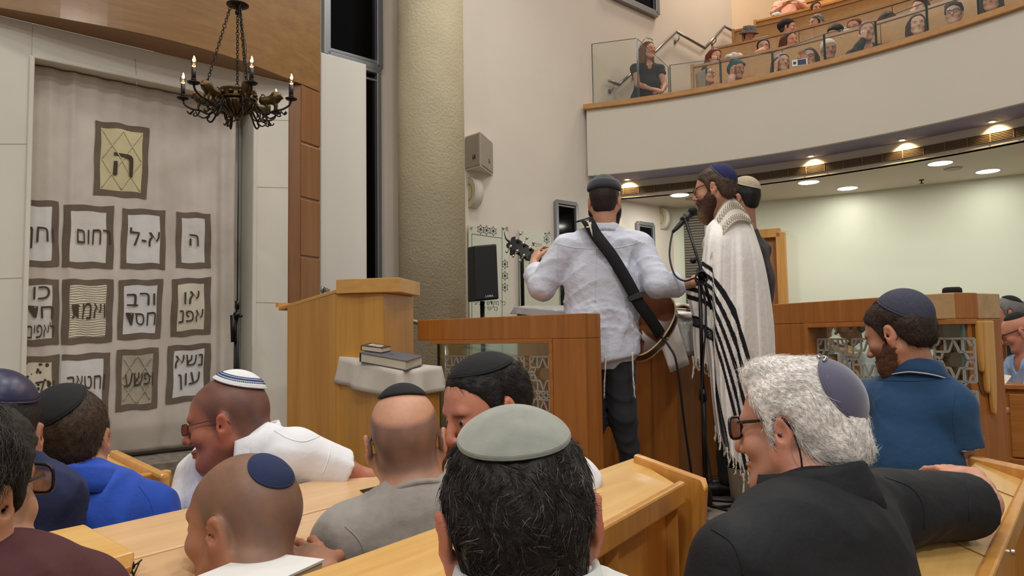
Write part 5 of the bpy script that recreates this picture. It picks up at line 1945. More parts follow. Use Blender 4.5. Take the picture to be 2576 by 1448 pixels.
# ================================================================== reading table with the silver cloth
K, Lf, Rt = P(1697, 793, 4.38), P(1300, 765, 5.1), P(1850, 780, 4.95)
Bk = Lf + (Rt - K)
zt = 1.41
root = thing('reading_table', 'oak reading table under a silver cloth, behind the guitarist', 'table', (K.x, K.y + .4, .41))
m = MB(); m.hexa([Vector((*k.xy, .412)) for k in (Lf, K, Rt, Bk)] + [Vector((*k.xy, z)) for k, z in ((Lf, 1.50), (K, 1.40), (Rt, 1.42), (Bk, 1.52))])
m.build('cabinet', M_oak, root, bevel=.004)
d_l = (K - Lf).normalized(); nl_ = Vector((d_l.y, -d_l.x, 0))
if nl_.y > 0: nl_ = -nl_
for f in (.35, .62, .86):
    q = lerp(Lf, K, f) + nl_ * .001
    MB().bar(Vector((*q.xy, .43)), Vector((*q.xy, 1.38)), .006, .004).build('panel_joint', M_seam, root)
M_silver = plain('silver_lame', (198, 198, 202), .32, .55, bump=(9, .6, .02, 4))
tops = [Vector((*k.xy, z)) for k, z in ((Bk, 1.525), (Lf, 1.505), (K, 1.405), (Rt, 1.425))]
cen = sum(tops, Vector()) / 4
path = []
dr = [.04, .05, .24, .24]
for i in range(3):
    for j in range(18 if i < 2 else 19):
        path.append((lerp(tops[i], tops[i + 1], j / 18), dr[i] + (dr[i + 1] - dr[i]) * (j / 18) ** 1.5, i))
rows = []
for k in range(13):
    t = k / 12
    row = []
    for i, (p, dz, sgm) in enumerate(path):
        if t < .35:
            q = lerp(cen, p, t / .35) + UPV * (.008 + .006 * math.sin(i * 2.1 + t * 30))
        else:
            u = (t - .35) / .65
            o_ = (p - cen); o_.z = 0; o_.normalize()
            q = p + UPV * .008 + o_ * (.015 + .02 * u + .018 * u * math.sin(i * .9 + math.sin(i * .31) * 2)) - UPV * dz * u
        row.append(q)
    rows.append(row)
o = tag(MB().grid(rows).build('silver_cloth', M_silver, smooth=True, solid=.003, loc=(cen.x, cen.y, 1.2)), 'shiny silver cloth covering the reading table', 'cloth')
M_linen = plain('white_linen', (226, 222, 216), .9, bump=(120, .2, .002))
w = [P(1662, 800, 4.36), P(1706, 797, 4.33), P(1735, 918, 4.32), P(1697, 936, 4.31), P(1655, 880, 4.33)]
rows = []
a0, a1, b0_, b1_ = P(1640, 796, 4.40), P(1700, 792, 4.35), P(1690, 936, 4.30), P(1736, 916, 4.30)
for i in range(9):
    t = i / 8
    rows.append([lerp(lerp(a0, b0_, t), lerp(a1, b1_, t), j / 8) + nl_ * (.012 + .008 * math.sin(j * 1.1 + t * 2) * t) for j in range(9)])
tag(MB().grid(rows).build('linen_cloth', M_linen, smooth=True, solid=.003), 'white linen cloth corner hanging over the reading table front', 'cloth')
# open prayer book
bx = P(1715, 776, 4.48); bx.z = 1.448
root = thing('open_book', 'open prayer book with brown cover on the silver cloth', 'book', bx)
ex, ey = d_l, Vector((-d_l.y, d_l.x, 0))
if ey.y < 0: ey = -ey
for sgn in (-1, 1):
    rows = []
    for i in range(8):
        u = i / 7
        rows.append([bx + ex * sgn * (.005 + .115 * u) + ey * (v - .5) * .17 + UPV * (.028 * math.sin(math.pi * min(1, u * .9 + .1)) * (1 - .3 * u) + .01) for v in (0, .25, .5, .75, 1)])
    MB().grid(rows).build('page', plain('book_page', (228, 220, 204), .8, bump=(8, .3, .002, 2, None, (60, 6, 1))), root, smooth=True, solid=.014)
    MB().slab([bx + ex * sgn * .002 - ey * .095, bx + ex * sgn * .13 - ey * .095, bx + ex * sgn * .13 + ey * .095, bx + ex * sgn * .002 + ey * .095], (0, 0, .006)).build('cover', plain('red_brown_leather', (110, 54, 40), .45), root, bevel=.002)
# ================================================================== guitarist
PZF = .41
hd = Head(P(1521, 512, 3.96), look(.22, 1, -.10), (-.01, 0, 1), 1.0)
M_ltblue = plain('pale_blue_linen', (214, 217, 230), .9, bump=(34, .7, .008, 7))
M_jeans = plain('black_denim', (36, 37, 42), .85, bump=(240, .4, .001), sheen=.1)
shL, shR = P(1427, 622, 3.97), P(1612, 622, 3.97)
elL, wrL = P(1362, 722, 3.98), P(1342, 662, 4.22)
elR, wrR = P(1654, 716, 3.86), P(1756, 712, 4.02)
pv = P(1514, 885, 3.97)
def legs(F_, B, g=0.0):
    pass
root, B, sh = upper('guitarist seen from behind in pale blue shirt, dark cap and black jeans', 'person', hd,
    P(1522, 590, 3.95), pv, shL, shR, armL=(elL, wrL), armR=(elR, wrR), shirt='shirt', mat=None, tone=(204, 150, 122), h=.006, neck_r=.058,
    hands=(dict(fdir=P(1352, 622, 4.30) - wrL, back=(-.8, -.6, .1), side=1, curl=.55, s=1.0), dict(fdir=P(1790, 712, 4.15) - wrR, back=(0, -.6, .8), side=-1, curl=.4)),
    skin_kw=dict(ear=.4), loc=(pv.x, pv.y, PZF), seed=71)
S = Field(.008)
mid = (A(shL) + A(shR)) / 2
lat, up, fr = B.lat, B.up, B.front
R = np.stack([lat, fr, up], 1)
B.torso(S, .016, .0)
for k_, sq_ in ((P(1530, 760, 3.97), .62), ):
    S.cap(A(mid) - up * .20, A(pv) - np.array([0, 0, .03]), .122, .132, .05, lat=lat, sq=.74)
S.cap(A(pv) - np.array([0, 0, .0]), A(pv) - np.array([0, 0, .14]), .134, .138, .04, lat=lat, sq=.74, clip=[(A(P(1535, 896, 3.97)), np.array([.22, 0, -1.0]) / 1.024)])
S.prims[-2] = S.prims[-2][:7] + ([(A(P(1535, 896, 3.97)), np.array([.22, 0, -1.0]) / 1.024)],) + S.prims[-2][8:]
for sh_, el, wr, cut in ((shL, elL, wrL, .62), (shR, elR, wrR, .42)):
    el_, wr_ = A(el), A(wr); d = _n(wr_ - el_); cpt = el_ + (wr_ - el_) * cut
    B.arm(S, sh_, el_, wr_, .020, clip=[(cpt, d)], r=(.056, .048, .040, .033))
S.cap(B.nb - up * .045 + fr * .03, hd.w((0, .01, 0)), .064, .06, .006, '-')
S.cap(A(pv) - np.array([0, 0, .35]), A(pv) - np.array([0, 0, .05]), .105, .085, .01, '-', lat=lat, sq=.74)
fo, fo2 = folds(73, .009, 9), folds(75, .006, 20)
shirt = cloth(root, 'shirt', S, M_ltblue, disp=lambda p, d: (fo(p, d) + fo2(p, d) * np.clip((1.6 - p[:, 2]) * 3, .2, 1.3)) * np.clip((p[:, 2] - 1.20) * 7, .12, 1))
collar(root, hd, P(1522, 582, 3.95), B.front, B.lat, M_ltblue, r=.066, h=.040, fall=.040, tilt=.25, flare=.012)
# turned back cuffs
for el, wr, cut in ((elL, wrL, .62), (elR, wrR, .42)):
    el_, wr_ = A(el), A(wr); d = _n(wr_ - el_); c = el_ + (wr_ - el_) * cut
    MB().lathe([(.058, -.03), (.064, -.028), (.063, .004), (.056, .006), (.050, -.01)], Vector(c), Vector(d), 24).build('cuff', M_ltblue, root, smooth=True)
# legs
T = Field(.009)
hip = A(pv)
T.ell(hip - np.array([0, 0, .02]), (.140, .110, .12), R, .05)
hL, kL, aL = hip + A(lat) * -.085 + np.array([0, 0, -.06]), A(P(1492, 1060, 3.98)), A(P(1462, 1232, 4.02))
hR, kR, aR = hip + A(lat) * .085 + np.array([0, 0, -.06]), A(P(1568, 1050, 3.93)), A(P(1597, 1238, 3.98))
aL[2] = aR[2] = PZF + .08
for h_, k_, a_ in ((hL, kL, aL), (hR, kR, aR)):
    T.cap(h_, k_, .092, .066, .03); T.cap(k_, a_, .066, .050, .03)
cloth(root, 'trousers', T, M_jeans, 77, .007, 13)
for a_ in (aL, aR):
    s_ = Field(.007)
    s_.cap(a_ + np.array([0, -.03, -.045]), a_ + np.array([.01, .15, -.05]), .036, .032, .02)
    s_.cap(a_ + np.array([0, 0, -.02]), a_ + np.array([0, 0, .03]), .042, .045, .03)
    V, Q = s_.mesh(); V[:, 2] = np.maximum(V[:, 2], PZF + .001)
    mesh_obj('shoe', V, Q, plain('black_leather', (20, 20, 20), .4), root, smooth=True)
V, Q = hair_mesh(hd, .0055, t=.003, seed=79, rough=.0015)
put_hair(root, hd, V, Q, (46, 36, 32))
V, Q = beard_mesh(hd, .005, .012, .05, 81)
put_hair(root, hd, V, Q, (30, 25, 24), name='beard')
M_cap = plain('charcoal_felt', (54, 56, 62), .95, bump=(160, .4, .002), sheen=.3)
# flat topped cap: a dome with a wide rolled band
rows = dome(hd, hd.R @ np.array([.02, -.12, .98]), 1.32, .010, .013)
rr = []
for i, r_ in enumerate(rows):
    rr.append([Vector(q) for q in r_])
kp = MB().grid(rr, close=True).build('cap', M_cap, root, smooth=True, solid=.005)
m = MB()
def rowat(f):
    i = int(f); t = f - i
    return [Vector(a) * (1 - t) + Vector(b) * t for a, b in zip(rows[i], rows[min(i + 1, len(rows) - 1)])]
cc = Vector(hd.w(CR0))
band = [[q + (q - cc).normalized() * e for q in rowat(f)] for f, e in ((8.2, .001), (8.8, .010), (10.5, .012), (12.5, .010), (13.9, .007), (14.0, .0))]
m.grid(band, close=True); m.build('cap_band', M_cap, kp, smooth=True)
# tassels of the under garment
M_tzit = plain('tzitzit_cord', (216, 208, 194), .9)
def tassel(pts, parent, n=4, r=.0022, seed=1, name='tassel', spread=.006):
    rnd = random.Random(seed); m = MB()
    k = smooth_interp(pts, 12)
    for j in range(n):
        ox = [Vector((rnd.uniform(-spread, spread) * t / 11, rnd.uniform(-spread, spread) * t / 11, rnd.uniform(-.006, .006) * t / 11)) for t in range(12)]
        m.tube([p + o for p, o in zip(k, ox)], r, 5)
    m.tube(k[:6], r * 2.2, 6)
    return m.build(name, M_tzit, parent, smooth=True)
tassel([P(1524, 896, 3.81), P(1522, 940, 3.80), P(1519, 1000, 3.81)], root, seed=2)
tassel([P(1591, 885, 3.83), P(1593, 950, 3.83), P(1597, 1000, 3.84)], root, seed=3)

# ------------------------------------------------------------------ guitar
end, tip = P(1672, 842, 3.98), P(1272, 594, 4.48)
ax = (tip - end).normalized()
gn = Vector((-.18, 1, .05)); gn = (gn - ax * gn.dot(ax)).normalized()       # the sound board looks away from the viewer
gw = ax.cross(gn).normalized()
gt = thing('guitar', 'acoustic guitar with sunburst body and dark headstock held by the guitarist', 'guitar', end)
prof = [(0, .0), (.004, .06), (.02, .125), (.05, .170), (.09, .193), (.13, .200), (.17, .192), (.215, .165), (.26, .135), (.29, .124), (.32, .126), (.36, .138), (.40, .146), (.44, .140), (.47, .118), (.488, .07), (.492, .0)]
def outline(off):
    up_ = [(t, w - off if w > off else 0) for t, w in prof]
    pts = [(t, w) for t, w in up_] + [(t, -w) for t, w in up_[::-1][1:-1]]
    return pts
def gp(t, w, n):
    return end + ax * t + gw * w + gn * n
pts = []
fine = smooth_interp([(t, w, 0) for t, w in prof], 49)
ring = [(p.x, max(0, p.y)) for p in fine] + [(p.x, -max(0, p.y)) for p in fine[::-1][1:-1]]
m = MB(); n_ = len(ring)
m.add([gp(t, w, 0) for t, w in ring] + [gp(t, w, .105) for t, w in ring], [(i, (i + 1) % n_, n_ + (i + 1) % n_, n_ + i) for i in range(n_)])
m.build('side', plain('mahogany_side', (86, 40, 26), .15, spec=.7), gt, smooth=True)
# back face with a sunburst that belongs to the lacquer
rows = []
cols_ = []
for k in range(9):
    f = k / 8
    rows.append([gp(.215 + (t - .215) * f, w * f, -.012 * (1 - f * f)) for t, w in ring])
V, Fc = MB().grid(rows, close=True).v, MB().grid(rows, close=True).f
c_in, c_out = np.array(lin(156, 92, 46)), np.array(lin(74, 36, 22))
C = np.concatenate([np.tile(c_in * (1 - (k / 8) ** 2) + c_out * (k / 8) ** 2, (n_, 1)) for k in range(9)])
mesh_obj('back_board', V, Fc, vmat('sunburst_lacquer', .18, nvar=.08, nscale=30, spec=.6), gt, smooth=True, col=C)
rows = [[gp(.215 + (t - .215) * f, w * f, .105) for t, w in ring] for f in (0, .5, 1)]
MB().grid(rows, close=True).build('sound_board', plain('amber_top', (190, 120, 56), .2), gt)
m = MB()
for nn in (.0, .105):
    m.tube([gp(t, w, nn) for t, w in ring] + [gp(*ring[0], nn)], .0045, 6, cap=False)
m.build('binding', plain('cream_binding', (232, 212, 160), .35), gt, smooth=True)
m = MB(); Lg = (tip - end).length
m.tube([gp(.47, 0, .075), gp(.52, 0, .088), gp(Lg - .21, 0, .09)], [.034, .026, .023], 12); m.build('neck', plain('dark_neck', (34, 26, 24), .3), gt, smooth=True)
m = MB()
hb = Lg - .215
head_poly = [gp(hb, .022, .085), gp(hb + .05, .040, .08), gp(Lg - .012, .042, .06), gp(Lg, .026, .06), gp(Lg - .012, .0, .06), gp(Lg, -.026, .06), gp(Lg - .012, -.042, .06), gp(hb + .05, -.040, .08), gp(hb, -.022, .085)]
m.slab(head_poly, gn * .018); m.build('headstock', plain('black_lacquer', (14, 14, 15), .18), gt, bevel=.003)
M_tun = plain('tuner_nickel', (190, 184, 170), .25, .9)
for s_ in (-1, 1):
    for i in range(3):
        t = hb + .065 + i * .05
        m = MB()
        b = gp(t, s_ * .030, .064 - .01 * i)
        m.tube([b, b - gn * .012], .010, 10)
        m.tube([b - gn * .006, b - gn * .006 + gw * s_ * .030], .0035, 8)
        m.ball(b - gn * .006 + gw * s_ * .040, .0095, 10, None)
        m.build('tuning_peg', M_tun, gt, smooth=True)
m = MB()
m.tube(smooth_interp([gp(Lg - .01, .005, .055), gp(Lg + .02, -.0, .05), gp(Lg + .055, -.030, .04)], 10), [.008, .008, .007, .006, .006, .005, .004, .003, .002, .001], 8)
m.build('capo_clip', plain('black_clip', (18, 18, 18), .3), gt, smooth=True)
m = MB(); b = gp(Lg - .07, .05, .06)
m.box(b, (.03, .02, .04)); m.build('tuner_clip', MATS['black_clip'], gt, bevel=.004)
m = MB(); m.lathe([(.010, 0), (.010, .012), (.006, .016), (0, .016)], gp(0, 0, .05), -ax, 14); m.build('end_pin', M_tun, gt, smooth=True)
# strap
sp = [P(1462, 556, 4.02), P(1476, 552, 3.86), P(1500, 592, 3.815), P(1540, 645, 3.80), P(1582, 715, 3.815), P(1606, 760, 3.84), P(1635, 800, 3.88), P(1662, 842, 3.95)]
k = smooth_interp(sp, 40)
rows = []
for i, p in enumerate(k):
    d = (k[min(i + 1, 39)] - k[max(i - 1, 0)]).normalized()
    s_ = d.cross(Vector((.02, -1, .12))).normalized() * .032
    rows.append([p - s_, p, p + s_])
st_ = MB().grid(rows).build('strap', plain('black_webbing', (20, 20, 22), .85, bump=(300, .4, .001)), gt, smooth=True, solid=.004)
bl = k[2] ; d = (k[6] - k[2]).normalized(); s_ = d.cross(Vector((.02, -1, .12))).normalized(); nf = Vector((.02, -1, .12)).normalized() * .004
def sb(u, v):
    f = u / .15 * 6 + 5.6; i = int(f); q = lerp(k[i], k[i + 1], f - i)
    return q + s_ * v + nf
poly = [sb(.0, -.020), sb(.035, .004), sb(.04, -.012), sb(.14, .022), sb(.075, .010), sb(.070, .026), sb(.0, .012)]
MB().slab(poly, nf * .1).build('lightning_mark', plain('cream_print', (220, 206, 182), .8), st_)
m = MB(); q = k[26]; d = (k[27] - k[25]).normalized()
m.bar(q - s_ * .042 + nf, q + s_ * .042 + nf, .03, .008, up=nf); m.build('slider', plain('black_plastic', (14, 14, 15), .4), st_, bevel=.002)
tag(MB().tube(smooth_interp([P(1664, 846, 3.97), P(1684, 872, 3.95), P(1700, 905, 3.93), P(1712, 985, 3.93), P(1722, 1070, 3.95), P(1738, 1180, 3.98), P(1744, 1206, 4.0)], 40), .006, 8).build('guitar_cable', plain('cable_black', (16, 16, 17), .5), smooth=True), 'black cable hanging from the guitar down to the floor', 'cable')

# ================================================================== singer in the prayer shawl
hd = Head(P(1799, 480, 4.12), look(-.87, .48, -.10), (.02, .02, 1), 1.0)
shL, shR = P(1800, 612, 4.00), P(1868, 606, 4.38)
pv = P(1840, 900, 4.2)
root, B, sh = upper('bearded man in a white prayer shawl with black stripes singing into the microphone', 'person', hd,
    P(1832, 566, 4.18), pv, shL, shR, armL=(P(1796, 770, 4.06), P(1766, 712, 4.14)), mat=FAB('white_cotton_under', (226, 224, 222)), tone=(202, 146, 120), h=.005,
    sleeve=('long', 'long'), hands=(dict(fdir=P(1736, 692, 4.26) - P(1758, 712, 4.16), back=(-.3, -.6, .6), side=1, curl=.9), None),
    loc=(pv.x, pv.y, PZF), skin_kw=dict(ear=.4, brow=(90, 66, 48)), head_kw=dict(nose=1.1))
T = Field(.010)
for s_, dx in ((-1, -.06), (1, .07)):
    h_ = A(pv) + B.lat * .08 * s_; a_ = np.array([h_[0] + dx * .2, h_[1], PZF + .10])
    T.cap(h_, a_, .09, .055, .03)
    f_ = Field(.008); f_.cap(a_ + np.array([.04, 0, -.055]), a_ + np.array([-.16, .02, -.062]), .038, .032, .02); V, Q = f_.mesh(); V[:, 2] = np.maximum(V[:, 2], PZF + .001)
    mesh_obj('shoe', V, Q, MATS['black_leather'], root, smooth=True)
cloth(root, 'trousers', T, FAB('dark_trousers', (34, 34, 38)), 5, .005, 9)
V, Q = hair_mesh(hd, .005, t=.010, seed=91); L = hd.l(V)
st = strands(hd, V, Q, 2500, .022, 93, lambda L: np.stack([0 * L[:, 0], -1 + 0 * L[:, 0], -.6 + 0 * L[:, 0]], -1), [lin(92, 72, 58), lin(74, 58, 48), lin(112, 88, 70)], .0008, .2, 3)
put_hair(root, hd, V, Q, (84, 66, 54), st)
V, Q = beard_mesh(hd, .005, .008, .055, 95, fwd=.010); L = hd.l(V)
def cb(L, C):
    g = np.clip((-.09 - L[:, 2]) / .07, 0, 1)[:, None] * np.clip((L[:, 1] - .05) / .04, 0, 1)[:, None]
    return C * (1 - g) + np.array(lin(150, 112, 82)) * g
put_hair(root, hd, V, Q, (78, 52, 40), name='beard', colf=cb)
kippah(root, hd, hd.R @ np.array([.0, -.80, .60]), 1.06, plain('navy_knit', (36, 38, 84), .9, bump=(260, .6, .0015)), off=.013, crown=.010, rim_mat=plain('slate_rim', (96, 98, 112), .9), rimw=.003)
glasses(root, hd, MATS['black_acetate'], r=.0018, hgt=.020, w=.025, square=.8)
# the shawl: a surface through control rows (pixel x, pixel y, depth)
CT = [
 [(1778, 570, 3.98), (1796, 552, 3.98), (1822, 545, 4.00), (1850, 545, 4.06), (1876, 552, 4.18), (1892, 566, 4.34)],
 [(1772, 610, 3.94), (1792, 592, 3.89), (1826, 588, 3.90), (1864, 590, 3.98), (1894, 600, 4.14), (1908, 612, 4.36)],
 [(1766, 660, 3.93), (1788, 650, 3.86), (1826, 646, 3.86), (1872, 648, 3.93), (1910, 654, 4.12), (1922, 660, 4.36)],
 [(1762, 730, 3.92), (1786, 730, 3.84), (1826, 728, 3.84), (1878, 728, 3.92), (1922, 730, 4.12), (1936, 732, 4.38)],
 [(1768, 810, 3.92), (1788, 815, 3.83), (1828, 815, 3.83), (1882, 815, 3.91), (1930, 812, 4.12), (1946, 812, 4.40)],
 [(1782, 900, 3.92), (1796, 905, 3.83), (1832, 910, 3.83), (1886, 910, 3.91), (1936, 905, 4.12), (1951, 902, 4.40)],
 [(1790, 985, 3.92), (1802, 1000, 3.84), (1836, 1010, 3.83), (1888, 1015, 3.91), (1938, 1010, 4.12), (1953, 1005, 4.40)],
 [(1797, 1050, 3.93), (1812, 1075, 3.86), (1842, 1100, 3.85), (1890, 1125, 3.92), (1940, 1120, 4.14), (1955, 1110, 4.42)],
 [(1800, 1072, 3.93), (1816, 1105, 3.86), (1846, 1150, 3.85), (1892, 1190, 3.92), (1942, 1190, 4.14), (1957, 1170, 4.42)]]
def smooth_np(keys, n):
    k = np.array(keys, float); m = len(k)
    t = np.linspace(0, m - 1, n); a = np.minimum(t.astype(int), m - 2); u = (t - a)[:, None]
    g = lambda i: k[np.clip(i, 0, m - 1)]
    p0, p1, p2, p3 = g(a - 1), g(a), g(a + 1), g(a + 2)
    return .5 * (2 * p1 + (p2 - p0) * u + (2 * p0 - 5 * p1 + 4 * p2 - p3) * u * u + (3 * p1 - p0 - 3 * p2 + p3) * u ** 3)
def loft(ct, nu, nv):
    r = [smooth_np(row, nu) for row in ct]
    return np.stack([smooth_np([q[j] for q in r], nv) for j in range(nu)], 1)     # nv x nu x 3 (px, py, depth)
NU, NV = 190, 260
G = loft(CT, NU, NV)
uu = np.linspace(0, 1, NU)[None, :]; vv = np.linspace(0, 1, NV)[:, None]
fold = .034 * np.clip(vv * 2.2 - .10, 0, 1) * (1.1 - 1.5 * np.abs(np.sin(uu * 13 + .5 * np.sin(vv * 3))) - .7 * np.abs(np.sin(uu * 22 + 1.2 + vv * .8))) + .006 * np.sin(uu * 64 + vv * 5 + 2 * np.sin(uu * 9)) * np.clip(vv * 1.6, 0, 1)
fold -= .05 * np.exp(-((uu - .16) / .035) ** 2) * np.clip(vv * 3 - .5, 0, 1) * .5
depth = G[..., 2] + fold
STRIPE_K = ([1700, 1770, 1793, 1797, 1825, 1852, 1862, 1880, 1905, 1960], [-8, 0, 16, 42, 84, 136, 172, 235, 330, 600])
SK = ([1700, 1795, 1800, 1852, 1880, 1910], [1.0, 1.0, 1.6, 2.8, 3.2, 3.6])
W3, CCs = [], []
wh = np.array(lin(250, 244, 238)); bk_ = np.array(lin(24, 24, 30)); gy = np.array(lin(120, 118, 126))
def stripe_col(px, py):
    s = 666 + (py - 666 - np.interp(px, *STRIPE_K)) / np.interp(px, *SK)
    C = np.tile(wh, px.shape + (1,))
    for c, w_ in ((664, 6.2), (688, 6.0), (711, 6.0), (735, 6.0), (757, 6.4)):
        C[np.abs(s - c) < w_] = bk_
    b = np.abs(s - 829) < 14.5
    C[b] = bk_
    for c in (823, 827, 831, 835):
        C[np.abs(s - c) < 1.0] = gy
    return C
Cs = stripe_col(G[..., 0], G[..., 1])
Cs[G[..., 0] > 1925] = wh
PT = np.array([[tuple(P(G[i, j, 0], G[i, j, 1], depth[i, j])) for j in range(NU)] for i in range(NV)])
qs = []
idx = np.arange(NV * NU).reshape(NV, NU)
QQ = np.stack([idx[:-1, :-1], idx[1:, :-1], idx[1:, 1:], idx[:-1, 1:]], -1).reshape(-1, 4)
M_tal = vmat('wool_shawl', .95, (26, .5, .008, 5), nvar=.04, nscale=8)
tal = mesh_obj('prayer_shawl', PT.reshape(-1, 3), QQ, M_tal, root, smooth=True, solid=.003, col=Cs.reshape(-1, 3))
# the corner carried over his left arm
CT2 = [[(1726, 704, 4.02), (1742, 702, 4.0), (1768, 690, 3.96)], [(1729, 745, 4.02), (1745, 745, 3.99), (1770, 738, 3.95)], [(1742, 800, 4.01), (1754, 802, 3.98), (1776, 800, 3.94)],
       [(1744, 850, 4.01), (1758, 852, 3.98), (1784, 858, 3.94)], [(1748, 898, 4.01), (1762, 905, 3.98), (1790, 925, 3.94)]]
G2 = loft(CT2, 60, 150)
u2 = np.linspace(0, 1, 60)[None, :]
d2 = G2[..., 2] + .008 * np.sin(u2 * 14)
PT2 = np.array([[tuple(P(G2[i, j, 0], G2[i, j, 1], d2[i, j])) for j in range(60)] for i in range(150)])
s2_ = G2[..., 1] - np.interp(G2[..., 0], [1720, 1790], [-6, 14])
C2s = np.tile(wh, s2_.shape + (1,))
for c in (709, 727, 749):
    C2s[np.abs(s2_ - c) < 6] = bk_
C2s[np.abs(s2_ - 806) < 14] = bk_
for c in (800, 804, 808, 812):
    C2s[np.abs(s2_ - c) < 1.0] = gy
idx = np.arange(150 * 60).reshape(150, 60)
QQ = np.stack([idx[:-1, :-1], idx[1:, :-1], idx[1:, 1:], idx[:-1, 1:]], -1).reshape(-1, 4)
mesh_obj('shawl_corner', PT2.reshape(-1, 3), QQ, M_tal, root, smooth=True, solid=.003, col=C2s.reshape(-1, 3))
# collar band (atarah) woven with curling silver thread
CT3 = [[(1760, 698, 3.955), (1770, 650, 3.93), (1779, 600, 3.96), (1800, 543, 3.99), (1826, 505, 4.05), (1848, 500, 4.13), (1868, 520, 4.27)],
       [(1764, 698, 3.935), (1778, 650, 3.905), (1789, 610, 3.925), (1812, 565, 3.935), (1836, 535, 3.99), (1860, 530, 4.09), (1884, 545, 4.25)],
       [(1769, 698, 3.915), (1786, 655, 3.86), (1799, 624, 3.88), (1822, 588, 3.885), (1848, 560, 3.94), (1872, 556, 4.05), (1896, 566, 4.25)]]
G3 = loft(CT3, 120, 16)
PT3 = [[P(*G3[i, j]) for j in range(120)] for i in range(16)]
ata = MB().grid(PT3).build('collar_band', plain('silver_brocade', (214, 206, 190), .6, bump=(90, .6, .003)), root, smooth=True, solid=.004)
m = MB()
def band_pt(u, v):
    i, j = min(max(v, 0), 1) * 15, min(max(u, 0), 1) * 119
    i0, j0 = min(int(i), 14), min(int(j), 118)
    a = lerp(PT3[i0][j0], PT3[i0][j0 + 1], j - j0); b = lerp(PT3[i0 + 1][j0], PT3[i0 + 1][j0 + 1], j - j0)
    q = lerp(a, b, i - i0)
    nn = (PT3[i0][j0 + 1] - PT3[i0][j0]).cross(PT3[i0 + 1][j0] - PT3[i0][j0]).normalized()
    if nn.dot(CAMP - q) < 0: nn = -nn
    return q + nn * .003
for k in range(30):
    for lane, vr in ((.28, .16), (.72, .16)):
        uc = .03 + k * .032 + (.016 if lane > .5 else 0)
        pts = []
        for j in range(13):
            a = j / 12 * 5.2
            r_ = 1 - j / 16
            pts.append(band_pt(uc + .015 * r_ * math.cos(a), lane + vr * 1.25 * r_ * math.sin(a)))
        m.tube(pts, .0017, 4, cap=False)
m.tube([band_pt(j / 80, .05) for j in range(81)], .0018, 4); m.tube([band_pt(j / 80, .95) for j in range(81)], .0018, 4)
o = m.build('silver_thread', plain('tarnished_thread', (128, 116, 92), .5, .3), ata); o['kind'] = 'stuff'
# knotted fringes
rnd = random.Random(4)
edge = [PT[NV - 1, j] for j in range(0, NU, 8)] + [PT2[149, j] for j in range(0, 60, 8)]
for n_i, q in enumerate(edge[:14] + edge[-8:]):
    q = Vector(q)
    tassel([q + Vector((0, 0, .004)), q + Vector((rnd.uniform(-.006, .006), -.006, -.03)), q + Vector((rnd.uniform(-.012, .012), -.008, -.055 - rnd.uniform(0, .02)))], root, 3, .0022, n_i, 'fringe')
for q in (P(1766, 905, 3.93), P(1742, 895, 4.0), P(1868, 1190, 3.84)):
    tassel([q, q + Vector((.005, 0, -.05)), q + Vector((-.004, 0, -.12))], root, 5, .0022, 50, 'tassel')

# third man beyond
hd = Head(P(1868, 505, 4.72), look(-.72, .70, -.05), (.03, 0, 1), 1.0)
root, B, sh = upper('man in beige kippah and dark patterned shirt standing behind the prayer shawl', 'person', hd,
    P(1880, 590, 4.75), P(1885, 900, 4.8), P(1858, 632, 4.62), P(1912, 632, 4.92), shirt='shirt', mat=plain('dark_print_shirt', (62, 54, 58), .8, var=.5, vscale=70), tone=(178, 128, 104), h=.008, hs=.011,
    loc=(P(1885, 900, 4.8).x, 4.8, PZF), sleeve=('long', 'long'))
T = Field(.014)
for s_ in (-1, 1):
    h_ = B.pv + B.lat * .085 * s_; T.cap(h_, np.array([h_[0], h_[1], PZF + .055]), .085, .052, .02)
cloth(root, 'trousers', T, MATS['dark_trousers'], 5, .004, 9)
V, Q = hair_mesh(hd, .006, t=.006, seed=97); put_hair(root, hd, V, Q, (30, 27, 26))
kippah(root, hd, hd.R @ np.array([0, -.45, .9]), 1.0, plain('beige_linen', (184, 168, 142), .9, var=.15, vscale=60), off=.014, crown=.012, rim_mat=plain('beige_trim', (208, 196, 172), .9), rimw=.004)

# ------------------------------------------------------------------ microphone stand with cable and floor cables
ms = thing('microphone_stand', 'black boom microphone stand in front of the singer', 'microphone stand', Vector((*P(1775, 1215, 3.80).xy, PZF)))
base = Vector((*P(1775, 1215, 3.80).xy, PZF))
topj = P(1760, 700, 3.80)
MS = plain('stand_black', (16, 16, 17), .35, .3)
m = MB(); m.tube([base + UPV * .05, lerp(base, topj, .5)], .014, 12); m.tube([lerp(base, topj, .48), topj], .010, 12); m.build('pole', MS, ms, smooth=True)
m = MB(); m.lathe([(.030, 0), (.032, .05), (.022, .09), (.015, .10)], base + UPV * .03, (0, 0, 1), 16); m.build('hub', MS, ms, smooth=True)
for a in (.2, 2.3, 4.4):
    MB().tube([base + UPV * .06, base + Vector((math.cos(a) * .30, math.sin(a) * .30, .018))], .010, 8).build('leg', MS, ms, smooth=True)
m = MB(); m.tube([lerp(base, topj, .47), lerp(base, topj, .52)], .020, 12); m.build('clutch', MS, ms, smooth=True)
b0, b1 = P(1783, 748, 3.78), P(1726, 558, 3.88)
m = MB(); m.tube([P(1790, 778, 3.78), P(1768, 690, 3.80), b1], .008, 10); m.build('boom', MS, ms, smooth=True)
m = MB(); m.tube([P(1768, 696, 3.77), P(1760, 682, 3.82)], .022, 12); m.ball(P(1744, 655, 3.82), .018, 10); m.tube([P(1744, 655, 3.82), P(1738, 655, 3.77)], .006, 8); m.build('joint', MS, ms, smooth=True)
mic0, mic1 = P(1692, 584, 3.93), P(1752, 522, 3.95)
